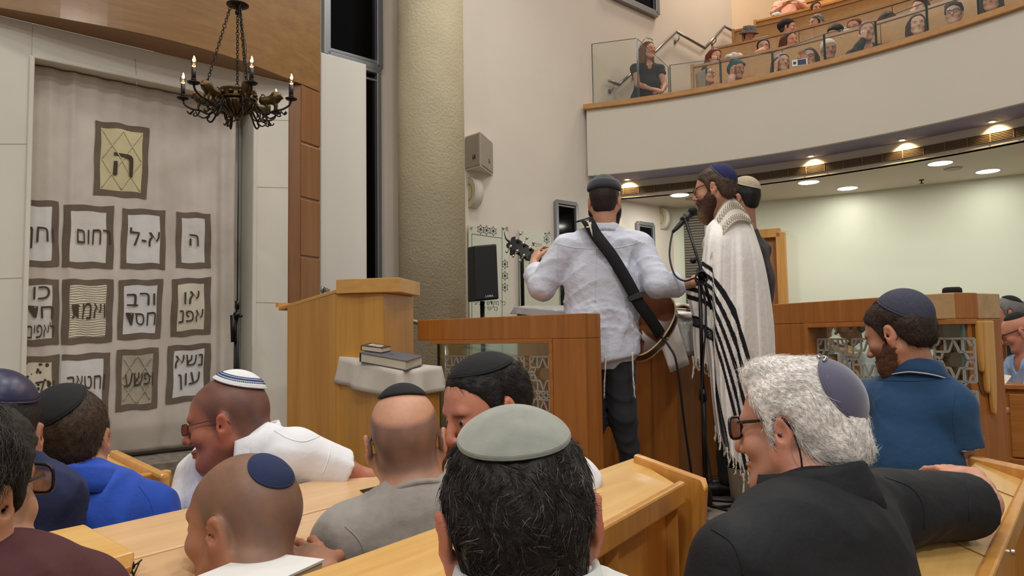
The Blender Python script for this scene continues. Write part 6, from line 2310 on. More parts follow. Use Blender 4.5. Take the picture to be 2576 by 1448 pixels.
mk = thing('microphone', 'black handheld microphone clipped to the stand, pointing at the singer', 'microphone', mic0)
m = MB(); d = (mic1 - mic0).normalized(); Lm = (mic1 - mic0).length
m.lathe([(.007, 0), (.010, .02), (.012, .03), (.017, Lm * .6), (.020, Lm * .72)], mic0, d, 16); m.build('handle', plain('mic_black', (22, 22, 24), .45), mk, smooth=True)
m = MB(); m.ball(mic0 + d * (Lm * .84), .026, 16); m.build('grille', plain('mic_grille', (30, 30, 32), .5, .6, bump=(600, 1, .002)), mk, smooth=True)
m = MB(); m.lathe([(.022, -.012), (.024, -.012), (.024, .012), (.022, .012)], mic0 + d * Lm * .5, d, 14); m.tube([mic0 + d * Lm * .5, b1], .008, 8); m.build('clip', MS, ms, smooth=True)
tag(MB().tube(smooth_interp([mic0, P(1686, 615, 3.90), P(1685, 650, 3.87), P(1697, 690, 3.83), P(1722, 706, 3.80), P(1752, 700, 3.77), P(1768, 730, 3.775), P(1776, 800, 3.78), P(1766, 1000, 3.775), P(1788, 1190, 3.76), P(1796, 1218, 3.76)], 60), .005, 8).build('microphone_cable', MATS['cable_black'], smooth=True), 'black microphone cable looping down along the stand', 'cable')
m = MB(); rnd = random.Random(8)
hbx = P(1762, 700, 3.775)
for i in range(5):
    m.tube([hbx + Vector((.03 * math.cos(a) , -.01 - .004 * i, .035 * math.sin(a))) for a in [q * .5 for q in range(14)]], .004, 6)
m.build('coiled_cable', MATS['cable_black'], ms, smooth=True)
cz = PZF + .008
def floor_pt(px, py):
    q = PZ(px, py, cz); return q
for i, (pts, l_) in enumerate([
    ([(1744, 1207), (1752, 1225), (1790, 1240), (1860, 1238), (1900, 1246), (1920, 1270)], 'black cable on the carpet running from the stand foot to the right'),
    ([(1770, 1262), (1800, 1274), (1850, 1268), (1875, 1250), (1905, 1232)], 'black cable curving on the carpet under the prayer shawl'),
    ([(1762, 1240), (1780, 1262), (1820, 1280), (1870, 1285), (1910, 1282)], 'black cable on the carpet nearest the platform edge'),
    ([(1760, 1250), (1790, 1252), (1850, 1255), (1910, 1252)], 'straight black cable across the carpet by the stand')]):
    tag(MB().tube(smooth_interp([floor_pt(*p) for p in pts], 40), .007, 8).build('floor_cable', MATS['cable_black'], smooth=True), l_, 'cable', 'cables on the platform carpet')
m = MB(); c = floor_pt(1800, 1228)
for i in range(4):
    m.tube([c + Vector((math.cos(a) * (.10 - .012 * i), math.sin(a) * (.085 - .01 * i), .010 * i + .002 * math.sin(a * 3))) for a in [q * 2 * math.pi / 28 for q in range(29)]], .006, 6)
tag(m.build('cable_coil', MATS['cable_black'], smooth=True), 'coil of black cable on the carpet beside the microphone stand', 'cable')
# white plastic tub behind the white haired man
tubp = Vector((*P(1880, 1180, 4.05).xy, PZF))
root = thing('tub', 'white plastic tub on the carpet behind the white haired man', 'tub', tubp)
MB().lathe([(.09, 0), (.105, .17), (.112, .175), (.104, .172), (.09, .01), (0, .008)], tubp, (0, 0, 1), 28).build('body', plain('white_plastic', (224, 216, 196), .4), root, smooth=True)
# ================================================================== ark curtain with sewn panels
cbase = on_ark(74, 600, -.14); cend = on_ark(606, 600, -.14)
CW = (Vector((cend.x, cend.y, 0)) - Vector((cbase.x, cbase.y, 0))).length
ZB, ZT = .535, NTOP - .012
def cuv(px, py):
    q = on_ark(px, py, -.125)
    return ((Vector((q.x, q.y, 0)) - Vector((cbase.x, cbase.y, 0))).dot(adir), q.z)
def curt(u, z, off=0.0):
    f = u / CW
    h = (ZT - z) / (ZT - ZB)
    d = .010 * math.sin(u * 26 + .8 * math.sin(z * 1.3)) * (.5 + .5 * h) + .006 * math.sin(u * 47 + z * .7) + .030 * max(0, f - .86) / .14 * math.sin((f - .86) * 60)
    d += .012 * math.exp(-((u - CW * .185) / .02) ** 2) + .006 * math.sin(z * 9 + u * 13) * h * h + .004 * math.sin(z * 4 + u * 6)
    d -= .05 * max(0, h - .93) / .07
    q = Vector((cbase.x, cbase.y, 0)) + adir * u + anor * (d + off)
    return Vector((q.x, q.y, z))
rows = [[curt(CW * j / 150, ZB + (ZT - ZB) * i / 90) for j in range(151)] for i in range(91)]
M_curt = plain('curtain_linen', (208, 200, 190), .95, bump=(60, .3, .003, 4, None, (1, 1, .25)), var=.14, vscale=2.6, vcolor=(186, 176, 164))
curtain = tag(MB().grid(rows).build('ark_curtain', M_curt, smooth=True, solid=.004, loc=((cbase.x + cend.x) / 2, (cbase.y + cend.y) / 2, ZB)),
    'white ark curtain with framed cloth panels of Hebrew words, in the stone niche', 'curtain')
M_border = plain('panel_border_brown', (112, 98, 84), .95, bump=(90, .3, .002), var=.15, vscale=14)
M_letter = plain('letter_brown', (74, 62, 50), .9)
FIELDS = {'plain': plain('panel_linen', (214, 209, 202), .95, bump=(26, .5, .006), var=.10, vscale=5), 'white': plain('panel_satin', (216, 214, 212), .6, bump=(18, .5, .006), var=.08, vscale=6),
          'yellow': plain('panel_quilt', (208, 197, 158), .9, bump=(16, .5, .006), var=.10, vscale=7), 'grey': plain('panel_grey_quilt', (176, 167, 148), .8, bump=(16, .7, .008), var=.2, vscale=10),
          'cream': plain('panel_cream', (212, 204, 184), .95, bump=(18, .4, .006), var=.1, vscale=6)}
def panel(quad, field, lines, bw=.040, lsz=.10, sides='ltrb', deco=None, dy=0.0, dx=0.0):
    uv = [cuv(*p) for p in quad]                       # tl tr br bl
    def bil(a, b, off):
        u = (uv[0][0] * (1 - a) + uv[1][0] * a) * (1 - b) + (uv[3][0] * (1 - a) + uv[2][0] * a) * b
        z = (uv[0][1] * (1 - a) + uv[1][1] * a) * (1 - b) + (uv[3][1] * (1 - a) + uv[2][1] * a) * b
        w_ = .004 * math.sin(u * 33 + z * 21)
        return curt(u + w_ * .6, z + w_, off)
    W_ = abs(uv[1][0] - uv[0][0]); H_ = abs(uv[3][1] - uv[0][1])
    fx, fy = bw / W_, bw / H_
    l = fx if 'l' in sides else 0; r = fx if 'r' in sides else 0; t = fy if 't' in sides else 0; b = fy if 'b' in sides else 0
    g = MB().grid([[bil(l + (1 - l - r) * i / 14, t + (1 - t - b) * j / 14, .006) for i in range(15)] for j in range(15)])
    o = g.build('panel', FIELDS[field], curtain, smooth=True)
    m = MB()
    strip = lambda a0, a1, b0, b1: m.grid([[bil(a0 + (a1 - a0) * i / 14, b0 + (b1 - b0) * j / 14, .008) for i in (range(0, 15, 14) if a1 - a0 < .3 else range(15))] for j in (range(0, 15, 14) if b1 - b0 < .3 else range(15))])
    if 'l' in sides: strip(0, l, 0, 1)
    if 'r' in sides: strip(1 - r, 1, 0, 1)
    if 't' in sides: strip(l, 1 - r, 0, t)
    if 'b' in sides: strip(l, 1 - r, 1 - b, 1)
    m.build('border', M_border, o, smooth=True)
    if deco == 'quilt':
        q = MB()
        for s_ in (-1, 1):
            for k in range(-3, 4):
                pts = []
                for j in range(21):
                    b_ = t + .02 + (1 - t - b - .04) * j / 20
                    a_ = .5 + s_ * (b_ - .5) * .9 + k * .36
                    if l + .02 < a_ < 1 - r - .02:
                        pts.append(bil(a_, b_, .009))
                if len(pts) > 2:
                    q.tube(pts, .0040, 5)
        q.build('quilt_ridge', FIELDS[field], o, smooth=True)
    if deco == 'pleat':
        q = MB()
        for k in range(22):
            b_ = t + .02 + (1 - t - b - .04) * k / 21
            q.tube([bil(l + .01 + (1 - l - r - .02) * j / 10, b_ + .006 * math.sin(j * 1.7 + k), .0065) for j in range(11)], .005, 5)
        q.build('pleat', FIELDS[field], o, smooth=True)
    if deco == 'spots':
        q = MB(); rnd = random.Random(12)
        for k in range(40):
            a_, b_ = rnd.uniform(l + .05, 1 - r - .05), t + (1 - t - b) * rnd.random()
            c = bil(a_, b_, .0072); rr = rnd.uniform(.004, .013)
            q.add([c + adir * rr * math.cos(x) + UPV * rr * 1.2 * math.sin(x) for x in [i * 2 * math.pi / 8 for i in range(8)]], [tuple(range(8))])
        q.build('ink_spots', M_letter, o)['kind'] = 'stuff'
    q = MB()
    n_ = len(lines)
    for k, s in enumerate(lines):
        sz = lsz if not isinstance(s, tuple) else s[1]
        s = s if not isinstance(s, tuple) else s[0]
        V_, F_ = text_mesh(s, sz * 1.75, bold=0)
        V_ = np.array(V_)
        sx = min(1.0, (1 - l - r) * W_ * .92 / max(1e-6, V_[:, 0].max() - V_[:, 0].min()))
        zc_ = .5 + dy + (k - (n_ - 1) / 2) * (sz * 1.62 / H_)
        q.add([bil(.5 + dx + v[0] * sx / W_, zc_ - v[1] / H_, .0165) for v in V_], F_)
    q.build('lettering', M_letter, o)
    return o
panel([(252, 291), (391, 312), (384, 493), (248, 481)], 'yellow', [('ה', .155)], deco='quilt', dy=.06, dx=.02)
panel([(73, 493), (160, 499), (160, 665), (66, 667)], 'white', ['וחן'], sides='trb', lsz=.095, dy=.02)
panel([(173, 506), (299, 512), (298, 671), (166, 668)], 'plain', ['רחום'], lsz=.095, dx=.1)
panel([(322, 516), (432, 523), (433, 673), (316, 671)], 'white', ['א-ל'], lsz=.095, dx=.02)
panel([(458, 526), (547, 531), (546, 671), (457, 670)], 'plain', ['ה'], lsz=.085)
panel([(66, 697), (161, 698), (160, 866), (61, 870)], 'plain', ['כו', 'חד', 'לאפים'], sides='trb', lsz=.078)
panel([(169, 699), (299, 699), (293, 859), (165, 866)], 'cream', ['ואמת'], lsz=.098, deco='pleat', dx=.02)
panel([(313, 700), (427, 699), (420, 849), (307, 854)], 'white', ['ורב', 'חסד'], lsz=.085, dx=.02)
panel([(449, 698), (546, 694), (546, 838), (445, 847)], 'cream', ['או', 'אפנ'], lsz=.085)
panel([(60, 899), (161, 892), (161, 1045), (56, 1052)], 'cream', ['ונקה'], sides='trb', lsz=.090, deco='spots', dy=.05)
panel([(166, 893), (291, 885), (284, 1043), (164, 1050)], 'white', ['וחטאה'], sides='trb', lsz=.085, dy=-.03)
panel([(306, 881), (415, 873), (409, 1029), (303, 1038)], 'grey', ['ופשע'], lsz=.085, deco='quilt', dx=.05)
panel([(440, 870), (546, 862), (545, 1003), (433, 1019)], 'white', ['נשא', 'עון'], lsz=.082, dy=-.06)

# ------------------------------------------------------------------ chandelier
C0 = P(597, 256, 4.35)
BR = plain('antique_brass', (92, 76, 50), .38, .85, bump=(60, .4, .003), var=.35, vscale=30)
BRD = plain('dark_bronze', (44, 38, 32), .45, .7, bump=(60, .3, .003))
ch = thing('chandelier', 'dark brass chandelier with lion scroll arms and candle bulbs hanging before the ark', 'chandelier', C0 - UPV * .12)
MB().lathe([(0, -.115), (.012, -.11), (.018, -.095), (.008, -.085), (.02, -.075), (.05, -.062), (.085, -.035), (.100, -.012), (.104, 0)], C0 - UPV * .005, (0, 0, 1), 32).build('bowl', BR, ch, smooth=True)
m = MB()
for j in range(16):
    a = j * math.pi / 8
    m.tube([C0 + Vector((math.cos(a) * r, math.sin(a) * r, z)) for r, z in [(.022, -.082), (.052, -.070), (.088, -.042), (.106, -.008)]], .008, 6)
m.build('flute', BR, ch, smooth=True)
m = MB(); m.lathe([(.098, .0), (.112, .004), (.114, .012), (.104, .018), (.104, .05), (.112, .056), (.108, .064), (.02, .060), (0, .06)], C0, (0, 0, 1), 32); m.build('body_ring', BR, ch, smooth=True)
m = MB()
for j in range(12):
    a = j * math.pi / 6
    m.ball(C0 + Vector((math.cos(a) * .105, math.sin(a) * .105, .034)), (.018, .018, .012), 8)
m.build('boss', BR, ch, smooth=True)
M_bulb = glass('bulb_glass', (255, 236, 220), .03, .12)
M_fil = glow('bulb_filament', (255, 140, 90), 2.0)
def arm_shape(ang, full):
    o = [math.cos(ang), math.sin(ang)]
    pt = lambda r, z, s=0: C0 + Vector((o[0] * r - o[1] * s, o[1] * r + o[0] * s, z))
    a = MB()
    a.tube(smooth_interp([pt(.09, .03), pt(.125, -.035), pt(.165, -.075), pt(.215, -.055), pt(.265, -.045), pt(.305, -.02), pt(.318, .012)], 22), .0062, 8)
    a.tube(smooth_interp([pt(.10, -.02), pt(.13, -.095), pt(.155, -.125), pt(.175, -.105), pt(.160, -.088)], 16), .0055, 7)
    a.tube(smooth_interp([pt(.15, -.07), pt(.19, -.10), pt(.225, -.085), pt(.245, -.06)], 12), .0045, 6)
    a.tube(smooth_interp([pt(.215, -.052), pt(.235, -.085), pt(.255, -.085), pt(.25, -.068)], 12), .0042, 6)
    for q in (-1, 1):
        a.tube(smooth_interp([pt(.105, -.01, q * .01), pt(.14, -.05, q * .03), pt(.18, -.07, q * .022), pt(.19, -.045, q * .01)], 12), .004, 6)
        a.tube(smooth_interp([pt(.25, -.045), pt(.275, -.075, q * .008), pt(.29, -.06, q * .012)], 10), .004, 6)
    arm = a.build('arm', BRD, ch, smooth=True)
    l = Field(.006)                 # a small lion walking out along the arm
    l.cap(pt(.150, .006), pt(.212, .012), .024, .028, .012)
    l.ell(pt(.240, .034), (.021, .021, .022), None, .01)
    l.ell(pt(.226, .028), (.033, .033, .036), None, .012)
    l.cap(pt(.254, .028), pt(.266, .024), .010, .008, .006)
    for (x, s) in ((.16, .010), (.165, -.010), (.212, .011), (.22, -.011)):
        l.cap(pt(x, -.008, s), pt(x + .012, -.030, s), .0085, .006, .006); l.cap(pt(x + .012, -.030, s), pt(x + .008, -.052, s), .006, .006, .005)
    l.chain([pt(.15, .004), pt(.132, .026), pt(.145, .046), pt(.158, .042)], [.005, .004, .004, .006], .005)
    V, Q = l.mesh(); mesh_obj('lion', V, Q, BR, arm, smooth=True)
    b = MB(); c = pt(.318, .012)
    b.lathe([(0, -.004), (.012, -.004), (.03, .002), (.036, .010), (.033, .011), (.012, .006), (.012, .02), (.014, .024), (.014, .03)], c, (0, 0, 1), 20); b.build('drip_pan', BRD, ch, smooth=True)
    MB().lathe([(.012, .026), (.0125, .094), (.0, .094)], c, (0, 0, 1), 14).build('candle_sleeve', plain('black_candle_sleeve', (22, 22, 22), .5), ch, smooth=True)
    bu = MB().lathe([(.009, .094), (.0155, .108), (.0165, .122), (.012, .142), (.004, .160), (0, .166)], c, (0, 0, 1), 14).build('bulb', M_bulb, ch, smooth=True)
    MB().tube([c + UPV * .100, c + UPV * .112, c + UPV * .118], [.0025, .004, .0025], 8).build('filament', M_fil, bu, smooth=True)
    d = bpy.data.lights.new('candle_bulb_light', 'POINT'); d.energy = .12; d.color = (1, .62, .36); d.shadow_soft_size = .012
    lo = bpy.data.objects.new('candle_bulb_light', d); COL.objects.link(lo); lo.location = c + UPV * .14
for k in range(6):
    arm_shape(math.radians(4 + 60 * k), True)
pl = P(598, 16, 4.35)
MB().lathe([(0, -.055), (.014, -.05), (.016, -.035), (.008, -.025), (.012, -.018), (.04, -.008), (.064, .004), (.066, .010), (.02, .012), (.0, .012)], pl, (0, 0, 1), 28).build('ceiling_plate', BRD, ch, smooth=True)
def chain_links(a, b, n, name='chain', r=.0026):
    m = MB(); d = (b - a).normalized(); s = d.orthogonal().normalized(); t = d.cross(s)
    L = (b - a).length / n
    for i in range(n):
        c = a + d * L * (i + .5); u = s if i % 2 else t
        big = .011 if i % 5 == 2 else .0075
        m.tube([c + d * (L * .62) * math.cos(x) + u * big * math.sin(x) for x in [k * 2 * math.pi / 10 for k in range(11)]], r, 5, cap=False)
    return m.build(name, BRD, ch, smooth=True)
for k in (4, 5, 1.5):
    a = math.radians(4 + 60 * k)
    chain_links(pl + Vector((math.cos(a) * .05, math.sin(a) * .05, -.006)), C0 + Vector((math.cos(a) * .225, math.sin(a) * .225, .05)), 26)
chain_links(pl - UPV * .05, C0 + UPV * .06, 30)
chain_links(pl + UPV * .5, pl + UPV * .01, 22)
m = MB(); m.tube(smooth_interp([pl + Vector((.01, 0, -.04)), pl + Vector((.05, .01, -.25)), C0 + Vector((.035, .02, .25)), C0 + Vector((.025, .02, .06))], 20), .0025, 5)
m.build('flex', plain('brown_flex', (96, 66, 36), .6), ch, smooth=True)

# ------------------------------------------------------------------ folded stand by the ark
b = P(598, 930, 5.30); b.z = .501
st_ = thing('folded_stand', 'folded black microphone stand leaning at the right edge of the ark curtain', 'microphone stand', b)
top = P(597, 756, 5.30)
m = MB(); m.tube([b + UPV * .02, top], .012, 10); m.build('pole', MS, st_, smooth=True)
m = MB(); m.tube([top - UPV * .03, P(601, 300, 5.34)], .0042, 6); m.build('boom', MS, st_, smooth=True)  # thin black rod drawn for the dark gap line beside the curtain
for (px, d_) in ((588, 0), (610, .03)):
    q = P(px, 930, 5.30 + d_); q.z = .512
    MB().tube([P(594, 800, 5.30), q], .010, 8).build('leg', MS, st_, smooth=True)
m = MB(); m.tube([P(586, 792, 5.28), P(588, 860, 5.28)], .020, 10); m.build('counterweight', MS, st_, smooth=True)
m = MB(); m.ball(P(596, 792, 5.29), .028, 12); m.tube([P(600, 793, 5.28), P(610, 795, 5.28)], .010, 8); m.tube([P(597, 756, 5.3), P(597, 776, 5.3)], .016, 10); m.build('joint', MS, st_, smooth=True)

# ------------------------------------------------------------------ on and before the back wall
M_spk = plain('beige_speaker_cloth', (158, 148, 134), .9, bump=(400, .4, .001))
M_spkb = plain('beige_speaker_box', (206, 198, 184), .6)
w0, w2 = on_wall(1171, 400), on_wall(1239, 400)
mid = on_wall(1209, 380, .0); mid = P(1209, 380, mid.y - .34)
zt, zb = P(1209, 331, mid.y).z, P(1209, 418, mid.y).z
root = thing('wall_speaker', 'beige double speaker cabinet high on the wall beside the column', 'speaker', Vector((mid.x, mid.y, zb)))
m = MB(); m.prism([w0.xy, mid.xy, w2.xy], zb, zt); m.build('cabinet', M_spkb, root)
for (p, q) in ((w0, mid), (mid, w2)):
    dd_ = (Vector((*q.xy, 0)) - Vector((*p.xy, 0))); nn = Vector((dd_.y, -dd_.x, 0)).normalized()
    if nn.dot(CAMP - p) < 0: nn = -nn
    f = [lerp(p, q, .04), lerp(p, q, .96)]
    MB().slab([Vector((*f[0].xy, zb + .02)), Vector((*f[1].xy, zb + .02)), Vector((*f[1].xy, zt - .015)), Vector((*f[0].xy, zt - .015))], nn * .012).build('grille', M_spk, root, bevel=.003)
    c = lerp(p, q, .62); dd_.normalize()
    MB().slab([Vector((*(c + dd_ * s_ * .022).xy, zb + .10 + v)) + nn * .012 for s_, v in ((-1, 0), (1, 0), (1, .045), (-1, .045))], nn * .004).build('badge', plain('black_badge', (18, 18, 20), .4), root)
    bm_ = MB()
    for k in range(3):
        bm_.slab([Vector((*(c + dd_ * (s_ * .012 )).xy, zb + .112 + .011 * k + v)) + nn * .0165 for s_, v in ((-1, 0), (.2 + .3 * k, 0), (.2 + .3 * k, .005), (-1, .005))], nn * .001)
    bm_.build('badge_mark', plain('silver_print', (180, 180, 184), .5), root)

def sconce(px0, px1, pyt, pyb, label):
    a = on_wall(px0, (pyt + pyb) / 2); b_ = on_wall(px1, (pyt + pyb) / 2)
    zt_, zb_ = on_wall(px0, pyt).z, on_wall(px0, pyb).z
    r = (zt_ - zb_) / 2; zc_ = (zt_ + zb_) / 2
    root = thing('wall_light', label, 'wall light', Vector((a.x, a.y, zb_)), 'half moon wall lights')
    dirx = wdir; ln_ = (Vector((*b_.xy, 0)) - Vector((*a.xy, 0))).length
    n = 20
    arcp = [(r * .75 * math.sin(math.pi * i / n), r * math.cos(math.pi * i / n)) for i in range(n + 1)]
    def pt(s, d, z): return Vector((*(a + dirx * s + wnor * d).xy, zc_ + z))
    m = MB(); m.grid([[pt(s, d, z) for d, z in arcp] for s in (0, ln_)]); m.build('shell', plain('white_sconce', (216, 210, 200), .5), root, smooth=True, solid=.006)
    m = MB(); m.add([pt(.004, d * .97, z * .97) for d, z in arcp], [tuple(range(n + 1))]); m.add([pt(ln_ - .004, d, z) for d, z in arcp], [tuple(range(n + 1))]); m.build('end_face', plain('ivory_sconce', (206, 194, 160), .6), root)
    m = MB(); m.grid([[pt(-.001, d * k, z * k) for d, z in arcp] for k in (.52, .58)]); m.build('rim_line', plain('sconce_line', (150, 138, 108), .6), root)
    return root
sconce(1177, 1198, 446, 521, 'white half moon wall light below the double speaker beside the column')
sconce(1660, 1672, 522, 575, 'white half moon wall light between the guitarist and the singer')

# loudspeaker on its pole
sp0 = P(1215, 690, 6.2)
lk = thing('loudspeaker', 'black loudspeaker on a pole in front of the column edge', 'speaker', P(1215, 760, 6.2))
q = [P(1192, 618, 6.10), P(1249, 613, 6.14), P(1255, 752, 6.14), P(1196, 757, 6.10)]
back_ = [P(1175, 622, 6.25), P(1240, 616, 6.42), P(1243, 750, 6.42), P(1176, 760, 6.25)]
m = MB(); m.hexa([q[3], q[2], back_[2], back_[3], q[0], q[1], back_[1], back_[0]]); m.build('cabinet', plain('speaker_black', (18, 18, 19), .6), lk, bevel=.012)
gq = [lerp(k, sum(q, Vector()) / 4, .05) + Vector((.0, -.004, 0)) for k in q]
MB().slab(gq, (0, -.006, 0)).build('grille', plain('speaker_mesh', (24, 24, 26), .7, bump=(500, .8, .002)), lk, bevel=.003)
c = lerp(gq[3], gq[2], .6) + UPV * .02 + Vector((0, -.0075, 0))
V_, F_t = text_mesh('LAMA', .026, rtl=False, bold=.0006)
gx_ = (gq[2] - gq[3]).normalized()
MB().add([c + gx_ * v[0] + UPV * v[1] + Vector((0, -.001, 0)) for v in V_], F_t).build('maker_mark', plain('silver_print', (180, 180, 184), .5), lk)
ps = thing('speaker_pole', 'black pole carrying the loudspeaker near the column', 'stand', Vector((sp0.x, sp0.y, 0)))
MB().tube([Vector((sp0.x, sp0.y, .06)), P(1213, 757, 6.2)], .019, 12).build('pole', MS, ps, smooth=True)
for a in (.5, 2.6, 4.7):
    MB().tube([Vector((sp0.x, sp0.y, .75)), Vector((sp0.x + .32 * math.cos(a), sp0.y + .32 * math.sin(a), .012))], .012, 8).build('leg', MS, ps, smooth=True)

# engraved glass boards on the wall
M_board = plain('frosted_glass_board', (206, 208, 192), .25, spec=.6)
M_ink = plain('engraved_dark', (62, 60, 54), .6)
def board(px0, px1, pyt, pyb, label, stars, lines_, marks):
    a, b_ = on_wall(px0, pyt, .03), on_wall(px1, pyt, .03)
    zt_ = a.z; zb_ = on_wall(px0, pyb, .03).z
    dv_ = (b_ - a); dv_.z = 0; W_ = dv_.length; dv_.normalize()
    root = MB().slab([Vector((*a.xy, zb_)), Vector((*b_.xy, zb_)), Vector((*b_.xy, zt_)), Vector((*a.xy, zt_))], wnor * .012).build('glass_board', M_board, bevel=.002)
    tag(root, label, 'board', 'engraved glass boards on the wall')
    pt = lambda px, py: on_wall(px, py, .0425)
    for (px, py) in stars:
        m = MB(); c = pt(px, py)
        for s_ in (0, 1):
            tri = [c + dv_ * .055 * math.cos(x + s_ * math.pi / 3 + math.pi / 2) + UPV * .055 * math.sin(x + s_ * math.pi / 3 + math.pi / 2) for x in (0, 2.0944, 4.18879)]
            for i in range(3):
                for (f0, f1) in ((.0, .36), (.64, 1.0)):
                    m.bar(lerp(tri[i], tri[(i + 1) % 3], f0), lerp(tri[i], tri[(i + 1) % 3], f1), .006, .002, up=wnor)
        m.lathe([(.012, 0), (.018, 0), (.018, .001), (.012, .001)], c, wnor, 10)
        m.build('star', M_ink, root)
    m = MB()
    for (x0, y0, x1, y1) in lines_:
        m.bar(pt(x0, y0), pt(x1, y1), .006, .002, up=wnor)
    m.build('engraved_line', M_ink, root)
    m = MB(); rnd = random.Random(px0)
    for (px, py, s, sz) in marks:
        V_, F_ = text_mesh(s, sz)
        c = pt(px, py)
        m.add([c + dv_ * v[0] + UPV * v[1] for v in V_], F_)
    if m.v: m.build('lettering', M_ink, root)
    for (px, py) in ((px0 + 6, pyt + 8), (px1 - 4, pyt + 8)):
        MB().lathe([(.012, 0), (.012, .02), (0, .022)], on_wall(px, py, .042), wnor, 10).build('stud', M_steel, root)
board(1173, 1272, 566, 960, 'frosted glass board with star emblems behind the black loudspeaker', [(1203, 578), (1218, 580), (1235, 582), (1264, 665), (1264, 694), (1264, 723)],
      [(1181, 589, 1181, 900), (1181, 589, 1257, 600), (1257, 572, 1257, 900)], [(1226, 762, 'כל מקדש שביעי', .075), (1226, 776, 'כראוי לו', .075), (1266, 578, 'בס״ד', .05)])
board(1300, 1379, 578, 960, 'frosted glass board behind the guitar neck and the guitarist', [(1369, 603)], [(1300, 640, 1300, 900)], [(1345, 617, 'ברכת', .07), (1375, 724, 'שומר לעד חסדך', .075), (1378, 737, 'המאציל חסד', .075), (1371, 590, 'בס״ד', .05)])
# the free standing board with the dark edge
a, b_ = P(1314, 700, 7.2), P(1402, 700, 7.5)
zt_, zb_ = P(1314, 630, 7.2).z, .0
root = MB().slab([Vector((*a.xy, 1.2)), Vector((*b_.xy, 1.2)), Vector((*b_.xy, zt_)), Vector((*a.xy, zt_))], (.01, -.012, 0)).build('prayer_board', plain('pale_board', (204, 206, 186), .4))
tag(root, 'pale board with black rounded edge between loudspeaker and guitarist', 'board')
m = MB(); m.tube([Vector((*a.xy, 1.2)), Vector((*a.xy, zt_ - .05)), Vector((*lerp(a, b_, .03).xy, zt_ - .012)), Vector((*lerp(a, b_, .10).xy, zt_))], .020, 8); m.build('edge', MS, root, smooth=True)
MB().slab([lerp(a, b_, .08) + UPV * (zt_ - .10 - a.z) + Vector((0, -.02, 0)), lerp(a, b_, .55) + UPV * (zt_ - .10 - a.z) + Vector((0, -.02, 0)), lerp(a, b_, .55) + UPV * (zt_ - .02 - a.z) + Vector((0, -.02, 0)), lerp(a, b_, .10) + UPV * (zt_ - .02 - a.z) + Vector((0, -.02, 0))], (0, -.004, 0)).build('gold_plate', plain('gold_plate', (176, 152, 92), .4, .5), root)
for px in (1318, 1398):
    q = P(px, 700, 7.3)
    MB().tube([Vector((q.x, q.y, 0.01)), Vector((q.x, q.y, 1.3))], .02, 8).build('post', MS, root)

# stainless stair rail between lectern and platform
root = thing('stair_rail', 'shiny steel stair rail behind the lectern running down to the platform', 'handrail', Vector((*P(965, 790, 5.0).xy, .5)))
pts = [P(966, 786, 5.0), P(1050, 812, 5.15), P(1182, 862, 5.3)]
MB().tube(pts, .017, 12).build('rail', M_steel, root, smooth=True)
for p in (P(1000, 800, 5.07), P(1120, 862, 5.25)):
    MB().tube([p, Vector((p.x, p.y, .0 if p.y > 5.6 else .42))], .011, 8).build('post', M_steel, root, smooth=True)
root = thing('stair_rail', 'short end of a steel rail with round knob above the lectern slope', 'handrail', Vector((*P(812, 730, 5.2).xy, .51)))
m = MB(); m.tube([P(812, 726, 5.2), P(846, 740, 5.1)], .016, 12); m.ball(P(812, 728, 5.2), .024, 12); m.build('rail', M_steel, root, smooth=True)
MB().tube([P(812, 728, 5.2), Vector((*P(812, 728, 5.2).xy, .51))], .011, 8).build('post', M_steel, root, smooth=True)
